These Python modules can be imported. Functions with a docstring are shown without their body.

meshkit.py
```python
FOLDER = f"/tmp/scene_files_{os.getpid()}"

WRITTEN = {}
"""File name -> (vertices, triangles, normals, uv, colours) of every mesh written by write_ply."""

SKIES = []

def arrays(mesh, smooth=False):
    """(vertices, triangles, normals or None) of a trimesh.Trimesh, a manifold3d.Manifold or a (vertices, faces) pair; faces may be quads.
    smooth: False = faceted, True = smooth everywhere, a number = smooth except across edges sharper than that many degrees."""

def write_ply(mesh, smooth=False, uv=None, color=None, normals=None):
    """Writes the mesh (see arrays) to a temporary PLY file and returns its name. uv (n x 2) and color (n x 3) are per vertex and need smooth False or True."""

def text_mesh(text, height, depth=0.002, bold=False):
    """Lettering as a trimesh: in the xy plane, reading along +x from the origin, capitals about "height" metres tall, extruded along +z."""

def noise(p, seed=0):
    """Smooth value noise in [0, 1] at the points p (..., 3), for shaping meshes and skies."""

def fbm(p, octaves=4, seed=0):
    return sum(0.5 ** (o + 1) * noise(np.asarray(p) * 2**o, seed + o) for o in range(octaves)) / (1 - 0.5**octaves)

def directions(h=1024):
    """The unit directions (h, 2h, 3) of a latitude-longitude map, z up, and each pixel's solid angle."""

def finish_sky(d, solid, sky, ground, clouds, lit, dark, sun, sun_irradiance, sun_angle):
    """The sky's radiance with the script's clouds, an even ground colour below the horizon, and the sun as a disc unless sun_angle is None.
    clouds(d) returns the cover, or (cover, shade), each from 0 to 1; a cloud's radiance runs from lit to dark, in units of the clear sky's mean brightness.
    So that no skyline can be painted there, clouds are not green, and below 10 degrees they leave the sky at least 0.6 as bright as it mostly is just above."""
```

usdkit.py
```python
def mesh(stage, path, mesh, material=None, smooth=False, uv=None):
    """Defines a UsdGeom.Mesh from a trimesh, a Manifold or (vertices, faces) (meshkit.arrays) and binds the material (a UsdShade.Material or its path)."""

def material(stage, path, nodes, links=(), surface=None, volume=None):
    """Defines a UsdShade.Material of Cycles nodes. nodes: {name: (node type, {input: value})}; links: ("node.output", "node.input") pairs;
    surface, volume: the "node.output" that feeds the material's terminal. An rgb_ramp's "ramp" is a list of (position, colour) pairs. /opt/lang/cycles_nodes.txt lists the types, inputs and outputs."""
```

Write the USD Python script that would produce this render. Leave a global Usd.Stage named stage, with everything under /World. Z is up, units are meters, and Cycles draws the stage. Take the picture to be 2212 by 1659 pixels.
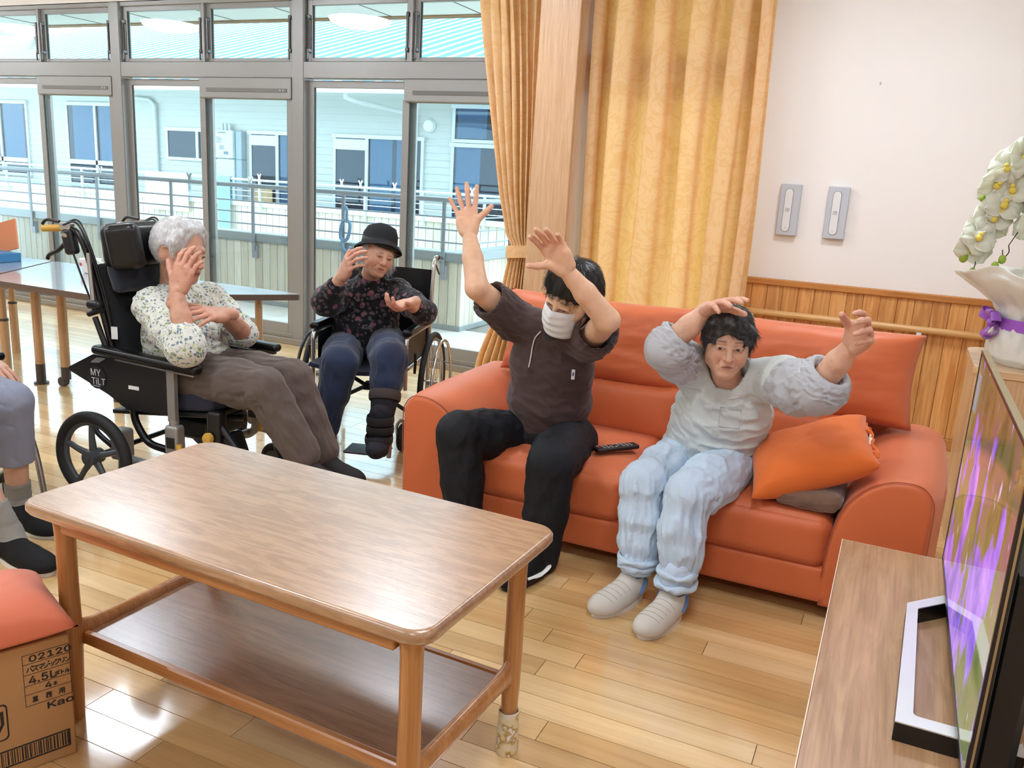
import math, random
import numpy as np, trimesh
import shapely.geometry as sg
from shapely import affinity, union_all
import manifold3d as m3
import usdkit, meshkit
from pxr import Usd, UsdGeom, UsdLux, UsdShade, Sdf, Gf, Vt

# ------------------------------------------------------------------ stage, camera, sky, sun, exposure
stage = Usd.Stage.CreateInMemory()
UsdGeom.SetStageUpAxis(stage, UsdGeom.Tokens.z)
UsdGeom.SetStageMetersPerUnit(stage, 1.0)
UsdGeom.Xform.Define(stage, '/World')
UsdGeom.Scope.Define(stage, '/World/Looks')
RIGHT, DOWN, FWD = (0.9063, 0.4188, 0.0572), (0.1493, -0.1905, -0.9703), (-0.3955, 0.8879, -0.2351)
cam = UsdGeom.Camera.Define(stage, '/World/camera')
cam.CreateHorizontalApertureAttr(36.0)
cam.CreateVerticalApertureAttr(27.0)
cam.CreateFocalLengthAttr(1834.97 / 2212 * 36.0)
cam.CreateClippingRangeAttr(Gf.Vec2f(0.05, 500))
cam.AddTransformOp().Set(Gf.Matrix4d(*RIGHT, 0, *(-x for x in DOWN), 0, *(-x for x in FWD), 0, 0, 0, 1.5, 1))
cam.CreateExposureAttr(0.5)
sky = UsdLux.DomeLight.Define(stage, '/World/sky')
sky.CreateColorAttr(Gf.Vec3f(0.70, 0.905, 1.0))
sky.CreateIntensityAttr(1.0)
sun = UsdLux.DistantLight.Define(stage, '/World/sun')
sun.CreateAngleAttr(6.0)
sun.CreateIntensityAttr(.45)
sun.CreateColorAttr(Gf.Vec3f(1.0, 0.98, 0.94))
sun.AddRotateXYZOp().Set(Gf.Vec3f(38, 0, 12))          # high, from behind this building onto the house across the court
LAMP = 24.5                                                # radiance of the ceiling lamps' shades

# ------------------------------------------------------------------ helpers
PI = math.pi
A = np.array
COUNT = {}


def uniq(parent, name):
    k = f'{parent}/{name}'
    n = COUNT.get(k, 0)
    COUNT[k] = n + 1
    return k if n == 0 else f'{k}_{n:03d}'


def keys(prim, **kw):
    for k, v in kw.items():
        if v:
            prim.SetCustomDataByKey(k, v)
    return prim


def thing(name, label, category, loc=None, rz=0, group=None, rot=None):
    p = uniq('/World', name)
    x = UsdGeom.Xform.Define(stage, p)
    if loc is not None:
        x.AddTranslateOp().Set(Gf.Vec3d(*map(float, loc)))
    if rz:
        x.AddRotateZOp().Set(float(rz))
    if rot is not None:
        x.AddRotateXYZOp().Set(Gf.Vec3f(*rot))
    keys(x.GetPrim(), label=label, category=category, group=group)
    return p


def struct(name):
    x = UsdGeom.Xform.Define(stage, uniq('/World', name))
    keys(x.GetPrim(), kind='structure')
    return str(x.GetPath())


def part(parent, name, mesh, mat, smooth=False, label=None, kind=None, tint=None):
    p = uniq(parent, name)
    m = usdkit.mesh(stage, p, mesh, mat, smooth)
    keys(m.GetPrim(), label=label, kind=kind)
    if tint is not None:
        UsdGeom.PrimvarsAPI(m).CreatePrimvar('tint', Sdf.ValueTypeNames.Color3fArray, 'vertex').Set(Vt.Vec3fArray.FromNumpy(np.asarray(tint, np.float32)))
    return p


def single(name, mesh, mat, label, category, smooth=False, group=None, kind=None):
    p = part('/World', name, mesh, mat, smooth)
    keys(stage.GetPrimAtPath(p), label=label, category=category, group=group, kind=kind)
    return p


def copy_of(src, name, loc, rz=0, label=None, category=None, group=None):
    x = UsdGeom.Xform.Define(stage, uniq('/World', name))
    x.GetPrim().GetReferences().AddInternalReference(src)
    x.ClearXformOpOrder()
    x.AddTranslateOp(opSuffix='copy').Set(Gf.Vec3d(*map(float, loc)))
    if rz:
        x.AddRotateZOp(opSuffix='copy').Set(float(rz))
    x.GetPrim().SetInstanceable(True)
    was = stage.GetPrimAtPath(src).GetCustomData()
    keys(x.GetPrim(), label=label or was.get('label'), category=category or was.get('category'), group=group or was.get('group'))
    return x


# --- colours and materials
def lin(c):
    c = A(c, float) / 255
    return tuple(np.where(c <= .04045, c / 12.92, ((c + .055) / 1.055) ** 2.4))


def M(name, c, rough=.5, metal=0., spec=.5, coat=0., coat_rough=.1, coat_ior=1.5, bump=None, sheen=0., trans=0., emit=None, alpha=1., var=0.):
    """Plain principled material. c is sRGB 0-255; bump = (noise scale, strength, distance)."""
    p = {'base_color': lin(c), 'roughness': rough, 'metallic': metal, 'specular_ior_level': spec, 'coat_weight': coat, 'coat_roughness': coat_rough, 'coat_ior': coat_ior, 'sheen_weight': sheen, 'transmission_weight': trans, 'alpha': alpha}
    if emit:
        p['emission_color'] = lin(emit[0])
        p['emission_strength'] = emit[1]
    n, l = {'p': ('principled_bsdf', p)}, []
    if bump or var:
        n['t'] = ('texture_coordinate', {})
    if bump:
        n['n'] = ('noise_texture', {'scale': bump[0], 'detail': 4.})
        n['b'] = ('bump', {'strength': bump[1], 'distance': bump[2]})
        l += [('t.object', 'n.vector'), ('n.fac', 'b.height'), ('b.normal', 'p.normal')]
    if var:
        n['v'] = ('noise_texture', {'scale': 2.5, 'detail': 3.})
        a = A(lin(c))
        n['r'] = ('rgb_ramp', {'ramp': [(.3, tuple(a * (1 - var))), (.7, tuple(np.minimum(a * (1 + var), 1)))]})
        l += [('t.object', 'v.vector'), ('v.fac', 'r.fac'), ('r.color', 'p.base_color')]
    return usdkit.material(stage, f'/World/Looks/{name}', n, l, surface='p.BSDF')


def WOOD(name, light, dark, axis=0, scale=1., rough=.4, coat=0., coat_rough=.12, coat_ior=1.5, stretch=14., contrast=(.35, .68), bump=.04, pores=True, each=True):
    """Grain stretched along an axis; every object gets its own piece of the pattern."""
    sc = [18. * scale] * 3
    sc[axis] = 18. * scale / stretch
    fine = [160. * scale] * 3
    fine[axis] = 3. * scale
    lt, dk = A(lin(light)), A(lin(dark))
    n = {'t': ('texture_coordinate', {}), 'o': ('object_info', {}), 's': ('vector_math', {'math_type': 'scale', 'scale': 37.}), 'cx': ('combine_xyz', {}),
         'ad': ('vector_math', {'math_type': 'add'}), 'm': ('mapping', {'scale': tuple(sc)}), 'mf': ('mapping', {'scale': tuple(fine)}),
         'n': ('noise_texture', {'scale': 1., 'detail': 5., 'roughness': .6, 'distortion': 1.4}), 'nf': ('noise_texture', {'scale': 1., 'detail': 3.}),
         'r': ('rgb_ramp', {'ramp': [(contrast[0], tuple(dk)), (contrast[1], tuple(lt))]}), 'rf': ('rgb_ramp', {'ramp': [(.35, (.78, .76, .74)), (.55, (1, 1, 1))]}),
         'mx': ('mix', {'mix_type': 'multiply', 'fac': .8 if pores else .25}),
         'h': ('hsv', {}), 'mr': ('map_range', {'from_min': 0., 'from_max': 1., 'to_min': .86 if each else 1., 'to_max': 1.08 if each else 1.}),
         'b': ('bump', {'strength': bump, 'distance': .01}),
         'p': ('principled_bsdf', {'roughness': rough, 'coat_weight': coat, 'coat_roughness': coat_rough, 'coat_ior': coat_ior})}
    l = [('o.random', 'cx.x'), ('o.random', 'cx.y'), ('o.random', 'cx.z'), ('cx.vector', 's.vector1'), ('t.object', 'ad.vector1'), ('s.vector', 'ad.vector2'),
         ('ad.vector', 'm.vector'), ('ad.vector', 'mf.vector'), ('m.vector', 'n.vector'), ('mf.vector', 'nf.vector'), ('n.fac', 'r.fac'), ('nf.fac', 'rf.fac'),
         ('r.color', 'mx.color1'), ('rf.color', 'mx.color2'), ('o.random', 'mr.value'), ('mr.result', 'h.value'), ('mx.color', 'h.color'), ('h.color', 'p.base_color'),
         ('nf.fac', 'b.height'), ('b.normal', 'p.normal')]
    return usdkit.material(stage, f'/World/Looks/{name}', n, l, surface='p.BSDF')


def GLASS(name, tint=(.93, .98, 1.), ior=1.45, rough=.0):
    return usdkit.material(stage, f'/World/Looks/{name}', {'gm': ('geometry', {}), 'bf': ('map_range', {'to_min': ior, 'to_max': 1 / ior}), 'f': ('fresnel', {}), 'a': ('transparent_bsdf', {'color': tint}), 'g': ('glossy_bsdf', {'color': (1, 1, 1), 'roughness': rough}), 'm': ('mix_closure', {})},
                           [('gm.backfacing', 'bf.value'), ('bf.result', 'f.IOR'), ('f.fac', 'm.fac'), ('a.BSDF', 'm.closure1'), ('g.BSDF', 'm.closure2')], surface='m.closure')


# --- shapes
def box(x0, x1, y0, y1, z0, z1, r=0.):
    """Box between the given bounds, its edges chamfered by r."""
    c, s = A([(x0 + x1) / 2, (y0 + y1) / 2, (z0 + z1) / 2]), A([abs(x1 - x0), abs(y1 - y0), abs(z1 - z0)])
    if r <= 0:
        b = trimesh.creation.box(s)
        b.apply_translation(c)
        return b
    r = min(r, s.min() * .49)
    pts = []
    for sx in (-1, 1):
        for sy in (-1, 1):
            for sz in (-1, 1):
                h = s / 2 * A([sx, sy, sz])
                q = r * A([sx, sy, sz])
                pts += [h - q * A([0, 1, 1]), h - q * A([1, 0, 1]), h - q * A([1, 1, 0])]
    b = trimesh.convex.convex_hull(A(pts))
    b.apply_translation(c)
    return b


def rbox(x0, x1, y0, y1, z0, z1, r=.02, seg=12):
    """Box with round edges: hull of eight balls."""
    c = m3.Manifold.sphere(r, seg)
    return m3.Manifold.batch_hull([c.translate([x, y, z]) for x in (x0 + r, x1 - r) for y in (y0 + r, y1 - r) for z in (z0 + r, z1 - r)])


def tm(m):
    if hasattr(m, 'to_mesh'):
        q = m.to_mesh()
        return trimesh.Trimesh(q.vert_properties[:, :3], q.tri_verts, process=False)
    if isinstance(m, (tuple, list)) and not isinstance(m[0], trimesh.Trimesh):
        return trimesh.Trimesh(m[0], m[1], process=False)
    return m


def cat(*ms):
    out = []
    for m in ms:
        out += [tm(x) for x in m] if isinstance(m, list) else [tm(m)]
    return trimesh.util.concatenate(out)


def move(m, loc=(0, 0, 0), rz=0., rx=0., ry=0.):
    m = tm(m).copy()
    for a, ax in ((rx, [1, 0, 0]), (ry, [0, 1, 0]), (rz, [0, 0, 1])):
        if a:
            m.apply_transform(trimesh.transformations.rotation_matrix(math.radians(a), ax))
    m.apply_translation(loc)
    return m


def spline(pts, n=8):
    """Catmull-Rom through the points."""
    p = A(pts, float)
    if len(p) < 3:
        return p
    q = np.vstack([2 * p[0] - p[1], p, 2 * p[-1] - p[-2]])
    out = []
    for i in range(len(p) - 1):
        a, b, c, d = q[i:i + 4]
        for t in np.linspace(0, 1, n, endpoint=False):
            out.append(.5 * (2 * b + (c - a) * t + (2 * a - 5 * b + 4 * c - d) * t * t + (3 * b - a - 3 * c + d) * t ** 3))
    return A(out + [p[-1]])


def sweep(path, radius, n=10, flat=1., up=None):
    """Tube along a path; radius may be one number or one per point; flat squeezes it along the frame's second axis."""
    p = A(path, float)
    r = np.broadcast_to(A(radius, float), (len(p),))
    t = np.gradient(p, axis=0)
    t /= np.maximum(np.linalg.norm(t, axis=1, keepdims=True), 1e-9)
    u = A(up if up is not None else ([0, 0, 1.] if abs(t[0, 2]) < .9 else [1., 0, 0]), float)
    V, ang = [], np.linspace(0, 2 * PI, n, endpoint=False)
    for i in range(len(p)):
        u = u - t[i] * (u @ t[i])
        u /= max(np.linalg.norm(u), 1e-9)
        w = np.cross(t[i], u)
        V.append(p[i] + r[i] * (np.cos(ang)[:, None] * w + flat * np.sin(ang)[:, None] * u))
    V = np.vstack(V + [p[:1], p[-1:]])
    F, k, L = [], np.arange(n), len(p)
    for i in range(L - 1):
        a, b = i * n + k, i * n + (k + 1) % n
        F += [np.c_[a, b, b + n], np.c_[a, b + n, a + n]]
    F += [np.c_[(k + 1) % n, k, np.full(n, L * n)], np.c_[(L - 1) * n + k, (L - 1) * n + (k + 1) % n, np.full(n, L * n + 1)]]
    return trimesh.Trimesh(V, np.vstack(F), process=False)


def rod(a, b, r, n=12, r2=None):
    return sweep([a, b], [r, r if r2 is None else r2], n)


def lathe(profile, n=32, axis_at=(0, 0, 0)):
    """Revolve (radius, z) pairs about z."""
    pr = A(profile, float)
    ang = np.linspace(0, 2 * PI, n, endpoint=False)
    V = np.vstack([np.c_[r * np.cos(ang), r * np.sin(ang), np.full(n, z)] for r, z in pr])
    F, k = [], np.arange(n)
    for i in range(len(pr) - 1):
        a, b = i * n + k, i * n + (k + 1) % n
        F += [np.c_[a, b, b + n], np.c_[a, b + n, a + n]]
    m = trimesh.Trimesh(V + A(axis_at), np.vstack(F), process=False)
    return m


def prism(poly, h, z=0.):
    """Extrude a polygon (list of xy or shapely) upwards from z by h."""
    g = poly if hasattr(poly, 'geom_type') else sg.Polygon(poly)
    gs = [g] if g.geom_type == 'Polygon' else list(g.geoms)
    m = trimesh.util.concatenate([trimesh.creation.extrude_polygon(x, h, engine='earcut') for x in gs])
    m.apply_translation([0, 0, z])
    return m


def upright(m, plane='xz'):
    """Turn an xy drawing with thickness along z into one standing in the xz (thickness along -y) or yz plane (thickness along x)."""
    m = tm(m).copy()
    v = m.vertices.copy()
    if plane == 'xz':
        m.vertices = np.c_[v[:, 0], -v[:, 2], v[:, 1]]
    else:
        m.vertices = np.c_[v[:, 2], v[:, 0], v[:, 1]]
    return m


def rrect(w, h, r):
    return sg.box(-w / 2 + r, -h / 2 + r, w / 2 - r, h / 2 - r).buffer(r, quad_segs=6)


def torus(R, r, n=40, m=10, plane='xz', c=(0, 0, 0)):
    a = np.linspace(0, 2 * PI, n, endpoint=False)
    b = np.linspace(0, 2 * PI, m, endpoint=False)
    a, b = np.meshgrid(a, b, indexing='ij')
    rr = R + r * np.cos(b)
    V = np.stack([rr * np.cos(a), r * np.sin(b), rr * np.sin(a)], -1).reshape(-1, 3)
    if plane == 'xy':
        V = V[:, [0, 2, 1]]
    if plane == 'yz':
        V = V[:, [1, 0, 2]]
    i, j = np.meshgrid(np.arange(n), np.arange(m), indexing='ij')
    q = lambda x, y: ((x % n) * m + y % m).ravel()
    F = np.vstack([np.c_[q(i, j), q(i + 1, j), q(i + 1, j + 1)], np.c_[q(i, j), q(i + 1, j + 1), q(i, j + 1)]])
    t = trimesh.Trimesh(V + A(c), F, process=False)
    if t.volume < 0:
        t.invert()
    return t


def grid_cloth(fn, nu, nv, thick=.004):
    """A sheet with thickness from fn(u, v) -> xyz over the unit square."""
    u, v = np.meshgrid(np.linspace(0, 1, nu), np.linspace(0, 1, nv), indexing='ij')
    P = fn(u, v)
    du, dv = np.gradient(P, axis=0), np.gradient(P, axis=1)
    nrm = np.cross(du, dv)
    nrm /= np.maximum(np.linalg.norm(nrm, axis=-1, keepdims=True), 1e-12)
    V = np.vstack([(P + nrm * thick / 2).reshape(-1, 3), (P - nrm * thick / 2).reshape(-1, 3)])
    i, j = np.meshgrid(np.arange(nu - 1), np.arange(nv - 1), indexing='ij')
    a, b, c, d = (x.ravel() for x in (i * nv + j, (i + 1) * nv + j, (i + 1) * nv + j + 1, i * nv + j + 1))
    N = nu * nv
    F = [np.c_[a, b, c], np.c_[a, c, d], np.c_[a, c, b] + N, np.c_[a, d, c] + N]
    ring = np.r_[np.arange(nv), np.arange(1, nu) * nv + nv - 1, (nu - 1) * nv + np.arange(nv - 2, -1, -1), np.arange(nu - 2, 0, -1) * nv]
    r2 = np.roll(ring, -1)
    F += [np.c_[ring, r2, r2 + N], np.c_[ring, r2 + N, ring + N]]
    m = trimesh.Trimesh(V, np.vstack(F), process=False)
    return m


def pillow(w, d, h, n=28, corner=.35, noise=.0, seed=0, p=2.6):
    """A stuffed cushion lying in xy with a seam round its edge and pointed corners."""
    u, v = np.meshgrid(np.linspace(-1, 1, n), np.linspace(-1, 1, n), indexing='ij')
    pinch = 1 - .10 * corner * (1 - np.abs(v) ** 2), 1 - .10 * corner * (1 - np.abs(u) ** 2)
    x, y = u * w / 2 * pinch[0], v * d / 2 * pinch[1]
    f = np.clip((1 - np.abs(u) ** p) * (1 - np.abs(v) ** p), 0, 1) ** .5
    z = f * h / 2
    if noise:
        z = z * (1 + noise * (meshkit.fbm(np.stack([x * 9, y * 9, x * 0 + seed], -1), 3, seed) - .5))
    V = np.vstack([np.stack([x, y, z], -1).reshape(-1, 3), np.stack([x, y, -z], -1).reshape(-1, 3)])
    i, j = np.meshgrid(np.arange(n - 1), np.arange(n - 1), indexing='ij')
    a, b, c, dd = (q.ravel() for q in (i * n + j, (i + 1) * n + j, (i + 1) * n + j + 1, i * n + j + 1))
    N = n * n
    F = np.vstack([np.c_[a, b, c], np.c_[a, c, dd], np.c_[a, c, b] + N, np.c_[a, dd, c] + N])
    m = trimesh.Trimesh(V, F, process=False)
    m.merge_vertices()
    return m


def text(s, h, depth=.001, bold=False):
    return meshkit.text_mesh(s, h, depth, bold)

# ------------------------------------------------------------------ materials
random.seed(7)
np.random.seed(7)
floor_wood = [WOOD(f'maple_floor_{i}', c, d, 0, .55, rough=.38, coat=.9, coat_rough=.10, coat_ior=1.95, contrast=(.30, .62), bump=.01, pores=False)
              for i, (c, d) in enumerate([((234, 196, 140), (218, 176, 116)), ((226, 186, 128), (208, 164, 104)), ((238, 204, 152), (222, 182, 126)), ((220, 178, 120), (200, 156, 98))])]
floor_gap = M('floor_gap', (112, 78, 44), .8)
plaster = M('white_wallpaper', (246, 240, 234), .85, spec=.2, bump=(260., .12, .002))
ceil_white = M('ceiling_board', (232, 230, 224), .9, spec=.2, bump=(120., .1, .002))
cedar = WOOD('cedar_wainscot', (232, 174, 106), (200, 134, 72), 2, 1.25, rough=.42, coat=.3, coat_rough=.25, stretch=16., contrast=(.38, .64), bump=.04, pores=False)
cap_wood = WOOD('wainscot_cap', (212, 146, 78), (186, 118, 56), 0, 1.2, rough=.4, coat=.3, coat_rough=.2, each=False)
rail_wood = WOOD('handrail_wood', (230, 182, 120), (214, 162, 98), 0, 1.4, rough=.35, coat=.3, coat_rough=.2, each=False)
column_wood = WOOD('column_veneer', (216, 176, 136), (202, 158, 116), 2, 1.6, rough=.5, coat=.15, coat_rough=.3, contrast=(.3, .7), each=False)
alu = M('stain_grey_aluminium', (152, 150, 147), .38, metal=.45, bump=None)
alu_beige = M('sash_aluminium', (150, 143, 132), .4, metal=.4)
alu_dark = M('sash_gasket', (62, 64, 62), .6)
steel = M('steel_latch', (96, 94, 92), .3, metal=.9)
vent_dark = M('ventilator_slot', (112, 108, 104), .5)
pane_glass = GLASS('window_glass', (.90, .972, .99))
far_glass = usdkit.material(stage, '/World/Looks/far_window_glass', {'gm': ('geometry', {}), 'bf': ('map_range', {'to_min': 1.5, 'to_max': 1 / 1.5}), 'f': ('fresnel', {}), 'a': ('transparent_bsdf', {'color': (.55, .68, .78)}), 'g': ('glossy_bsdf', {'color': (.95, .98, 1.), 'roughness': .02}), 'm': ('mix_closure', {})},
                            [('gm.backfacing', 'bf.value'), ('bf.result', 'f.IOR'), ('f.fac', 'm.fac'), ('a.BSDF', 'm.closure1'), ('g.BSDF', 'm.closure2')], surface='m.closure')
white_plastic = M('white_plastic', (232, 232, 230), .35)
grey_plastic = M('grey_plastic', (182, 184, 188), .45)
siding = M('white_siding', (206, 208, 204), .6, bump=(40., .2, .004))
far_frame = M('far_window_frame', (206, 216, 220), .35, metal=.2)
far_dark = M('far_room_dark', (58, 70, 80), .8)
lace = M('far_lace_curtain', (176, 196, 208), .9)
roof_pan = M('roof_steel', (112, 146, 188), 1., spec=0.)
roof_rib = M('roof_rib_steel', (226, 232, 236), 1., spec=0.)
deck_tile = M('deck_tile', (230, 216, 208), .7, bump=(60., .2, .003), var=.05)
deck_grout = M('deck_grout', (150, 138, 130), .9)
para_wood = [WOOD(f'parapet_board_{i}', c, d, 2, 1.1, rough=.6, contrast=(.3, .7), bump=.03) for i, (c, d) in enumerate([((228, 214, 194), (218, 202, 180)), ((220, 206, 186), (210, 194, 172)), ((234, 222, 204), (224, 210, 190))])]
para_cap = M('parapet_cap', (158, 160, 160), .4, metal=.4)
rail_steel = M('rail_steel', (150, 153, 160), .4, metal=.25)
soffit_white = M('soffit_board', (244, 246, 240), .8)
fascia_wood = WOOD('fascia_wood', (196, 160, 122), (160, 122, 84), 0, .8, rough=.6, each=False)
lamp_shade = M('lamp_shade', (240, 240, 236), .4, emit=((230, 242, 255), LAMP))
conc = M('court_concrete', (196, 196, 190), .9)

# ------------------------------------------------------------------ the room shell
WY = 5.80                                                          # inner face of the window wall
fl = struct('floor')
part(fl, 'subfloor', box(-10.6, 2.2, -4.2, 5.84, -.06, -.006), floor_gap)
rows, L, pitch = [], .97, .097
for k in range(-5, 47):
    y0 = 1.337 + pitch * k
    off = {3: -1.805, 4: -2.19, 6: -.722, 7: -.908, 11: -.903}.get(k, random.random() * L)
    x = off - L * math.ceil((off + 9.4) / L)
    while x < 2.0:
        rows.append((x, x + L, y0, y0 + pitch))
        x += L
R3 = A([RIGHT, DOWN, FWD])


def seen(p, margin=60):
    q = R3 @ (A(p, float) - A([0, 0, 1.5]))
    if q[2] < .2:
        return None
    u, v = 1106 + 1834.97 * q[0] / q[2], 829.5 + 1834.97 * q[1] / q[2]
    return (-margin < u < 2212 + margin and -margin < v < 1659 + margin) and q[2]


def plank_mesh(x0, x1, y0, y1):
    g = .0011
    return box(x0 + g, x1 - g, y0 + g, y1 - g, -.012, 0)


cand, far = [], []
for r in rows:
    d = [seen((x, r[2], 0)) for x in np.linspace(r[0], r[1], 5)]
    d = [x for x in d if x]
    (cand if d and r[1] < .75 else far).append((min(d) if d else 99, r))
cand.sort(key=lambda c: c[0])
for d, r in cand[:300]:
    part(fl, 'plank', plank_mesh(*r), random.choice(floor_wood))
rest = [plank_mesh(*r) for d, r in cand[300:] + far]
part(fl, 'plank_field', cat(rest), floor_wood[0], kind='stuff')
part(fl, 'plank_field', cat([box(-10.6, 2.0, -4.2, .85, -.012, 0)]), floor_wood[1], kind='stuff')

ce = struct('ceiling')
part(ce, 'ceiling_board', box(-10.6, 2.2, -4.2, WY + .1, 2.95, 3.02), ceil_white)
for i in range(14):
    part(ce, 'board_joint', box(-10.6 + .91 * i, -10.594 + .91 * i, -4.2, WY, 2.947, 2.952), vent_dark)
wr = struct('wall_right')
part(wr, 'wall_surface', box(2.1, 2.2, -4.2, WY + .1, 0, 2.95), plaster)
wl = struct('wall_left')
part(wl, 'wall_surface', box(-10.6, -10.5, -4.2, WY + .1, 0, 2.95), plaster)
wb = struct('wall_back')
part(wb, 'wall_surface', box(-10.6, 2.2, -4.2, -4.1, 0, 2.95), plaster)

wf = struct('wall_front')
part(wf, 'wall_surface', box(-.96, 2.1, WY, WY + .15, 0, 2.95), plaster)
part(wf, 'wall_header', box(-10.5, -.96, WY, WY + .15, 2.80, 2.95), plaster)
part(wf, 'backing_board', box(-.96, 2.1, WY - .012, WY, 0, .92), cedar)
x = -.9795 + .0985 * 0
x = -.682 - .0985 * 3
n = 0
while x < 2.0:
    part(wf, 'plank', box(x + .001, x + .0975, WY - .024, WY - .010, .075, .92, .004), cedar)
    x += .0985
part(wf, 'cap_rail', box(-.965, 2.1, WY - .042, WY + .002, .918, .960, .006), cap_wood)
tb = struct('baseboard_front')
part(tb, 'board', box(-.96, 2.1, WY - .030, WY, 0, .075, .004), cap_wood)
part(wf, 'wall_nick', move(trimesh.creation.icosphere(2, .010).apply_scale([.6, .3, 1.]), (-.281, WY - .001, 2.179)), M('nick_grey', (206, 200, 192), .9))

# wood-clad pillar between the window and the next bay
pl = struct('trim_1')
part(pl, 'pillar_front', box(-2.36, -2.08, 5.40, 5.42, 0, 2.95, .006), column_wood)
part(pl, 'pillar_side', box(-2.36, -2.34, 5.42, WY, 0, 2.95), column_wood)
part(pl, 'pillar_side', box(-2.10, -2.08, 5.418, WY, 0, 2.95), column_wood)
part(pl, 'pillar_core', box(-2.34, -2.10, 5.42, WY + .12, 0, 2.95), plaster)

# ------------------------------------------------------------------ the window wall
FZ0, TR0, TR1, HZ = .0, 2.18, 2.305, 2.80


def sash(parent, x0, x1, z0, z1, y, w=.05, wb_=None, t=.03, mat=None, glass=True, top=None):
    """A sliding sash: four rails and a pane."""
    wb_ = wb_ or w
    top = top or w
    mat = mat or alu
    f = part(parent, 'sash_frame', cat(box(x0, x0 + w, y - t / 2, y + t / 2, z0, z1, .003), box(x1 - w, x1, y - t / 2, y + t / 2, z0, z1, .003),
                                       box(x0 + w, x1 - w, y - t / 2, y + t / 2, z0, z0 + wb_, .003), box(x0 + w, x1 - w, y - t / 2, y + t / 2, z1 - top, z1, .003)), mat)
    part(parent, 'gasket', cat(box(x0 + w, x0 + w + .008, y - .006, y + .006, z0 + wb_, z1 - top), box(x1 - w - .008, x1 - w, y - .006, y + .006, z0 + wb_, z1 - top)), alu_dark)
    if glass:
        part(parent, 'pane', box(x0 + w - .004, x1 - w + .004, y - .003, y + .003, z0 + wb_ - .004, z1 - top + .004), pane_glass)


posts = [-8.63, -6.62, -4.61, -2.56, -.93]
wi = 0
fr = struct('trim_2')
for px_ in posts[:3]:
    part(fr, 'post', cat(box(px_ - .055, px_ + .055, WY - .02, WY + .12, 0, HZ, .004), box(px_ + .055, px_ + .062, WY - .01, WY + .10, 0, HZ)), alu)
part(fr, 'post', box(-2.62, -2.36, WY + .002, WY + .12, 0, HZ, .004), alu)
part(fr, 'post', box(-2.08, -2.0, WY + .002, WY + .12, 0, HZ, .004), far_frame)
part(fr, 'post', box(-1.02, -.962, WY + .002, WY + .12, 0, HZ, .004), alu)
part(fr, 'transom', box(-10.5, -2.36, WY - .012, WY + .12, TR0, TR1, .004), alu)
part(fr, 'head', box(-10.5, -.96, WY + .0, WY + .12, HZ - .035, HZ + .01, .004), alu)
part(fr, 'transom', box(-2.0, -.99, WY + .0, WY + .12, TR0, TR1, .004), alu)
part(fr, 'sill_track', cat(box(-10.5, -.96, WY - .045, WY + .12, 0, .052, .004), box(-10.5, -.96, WY - .012, WY + .0, .052, .085, .002), box(-10.5, -.96, WY + .035, WY + .047, .052, .07, .002)), alu_beige)
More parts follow.
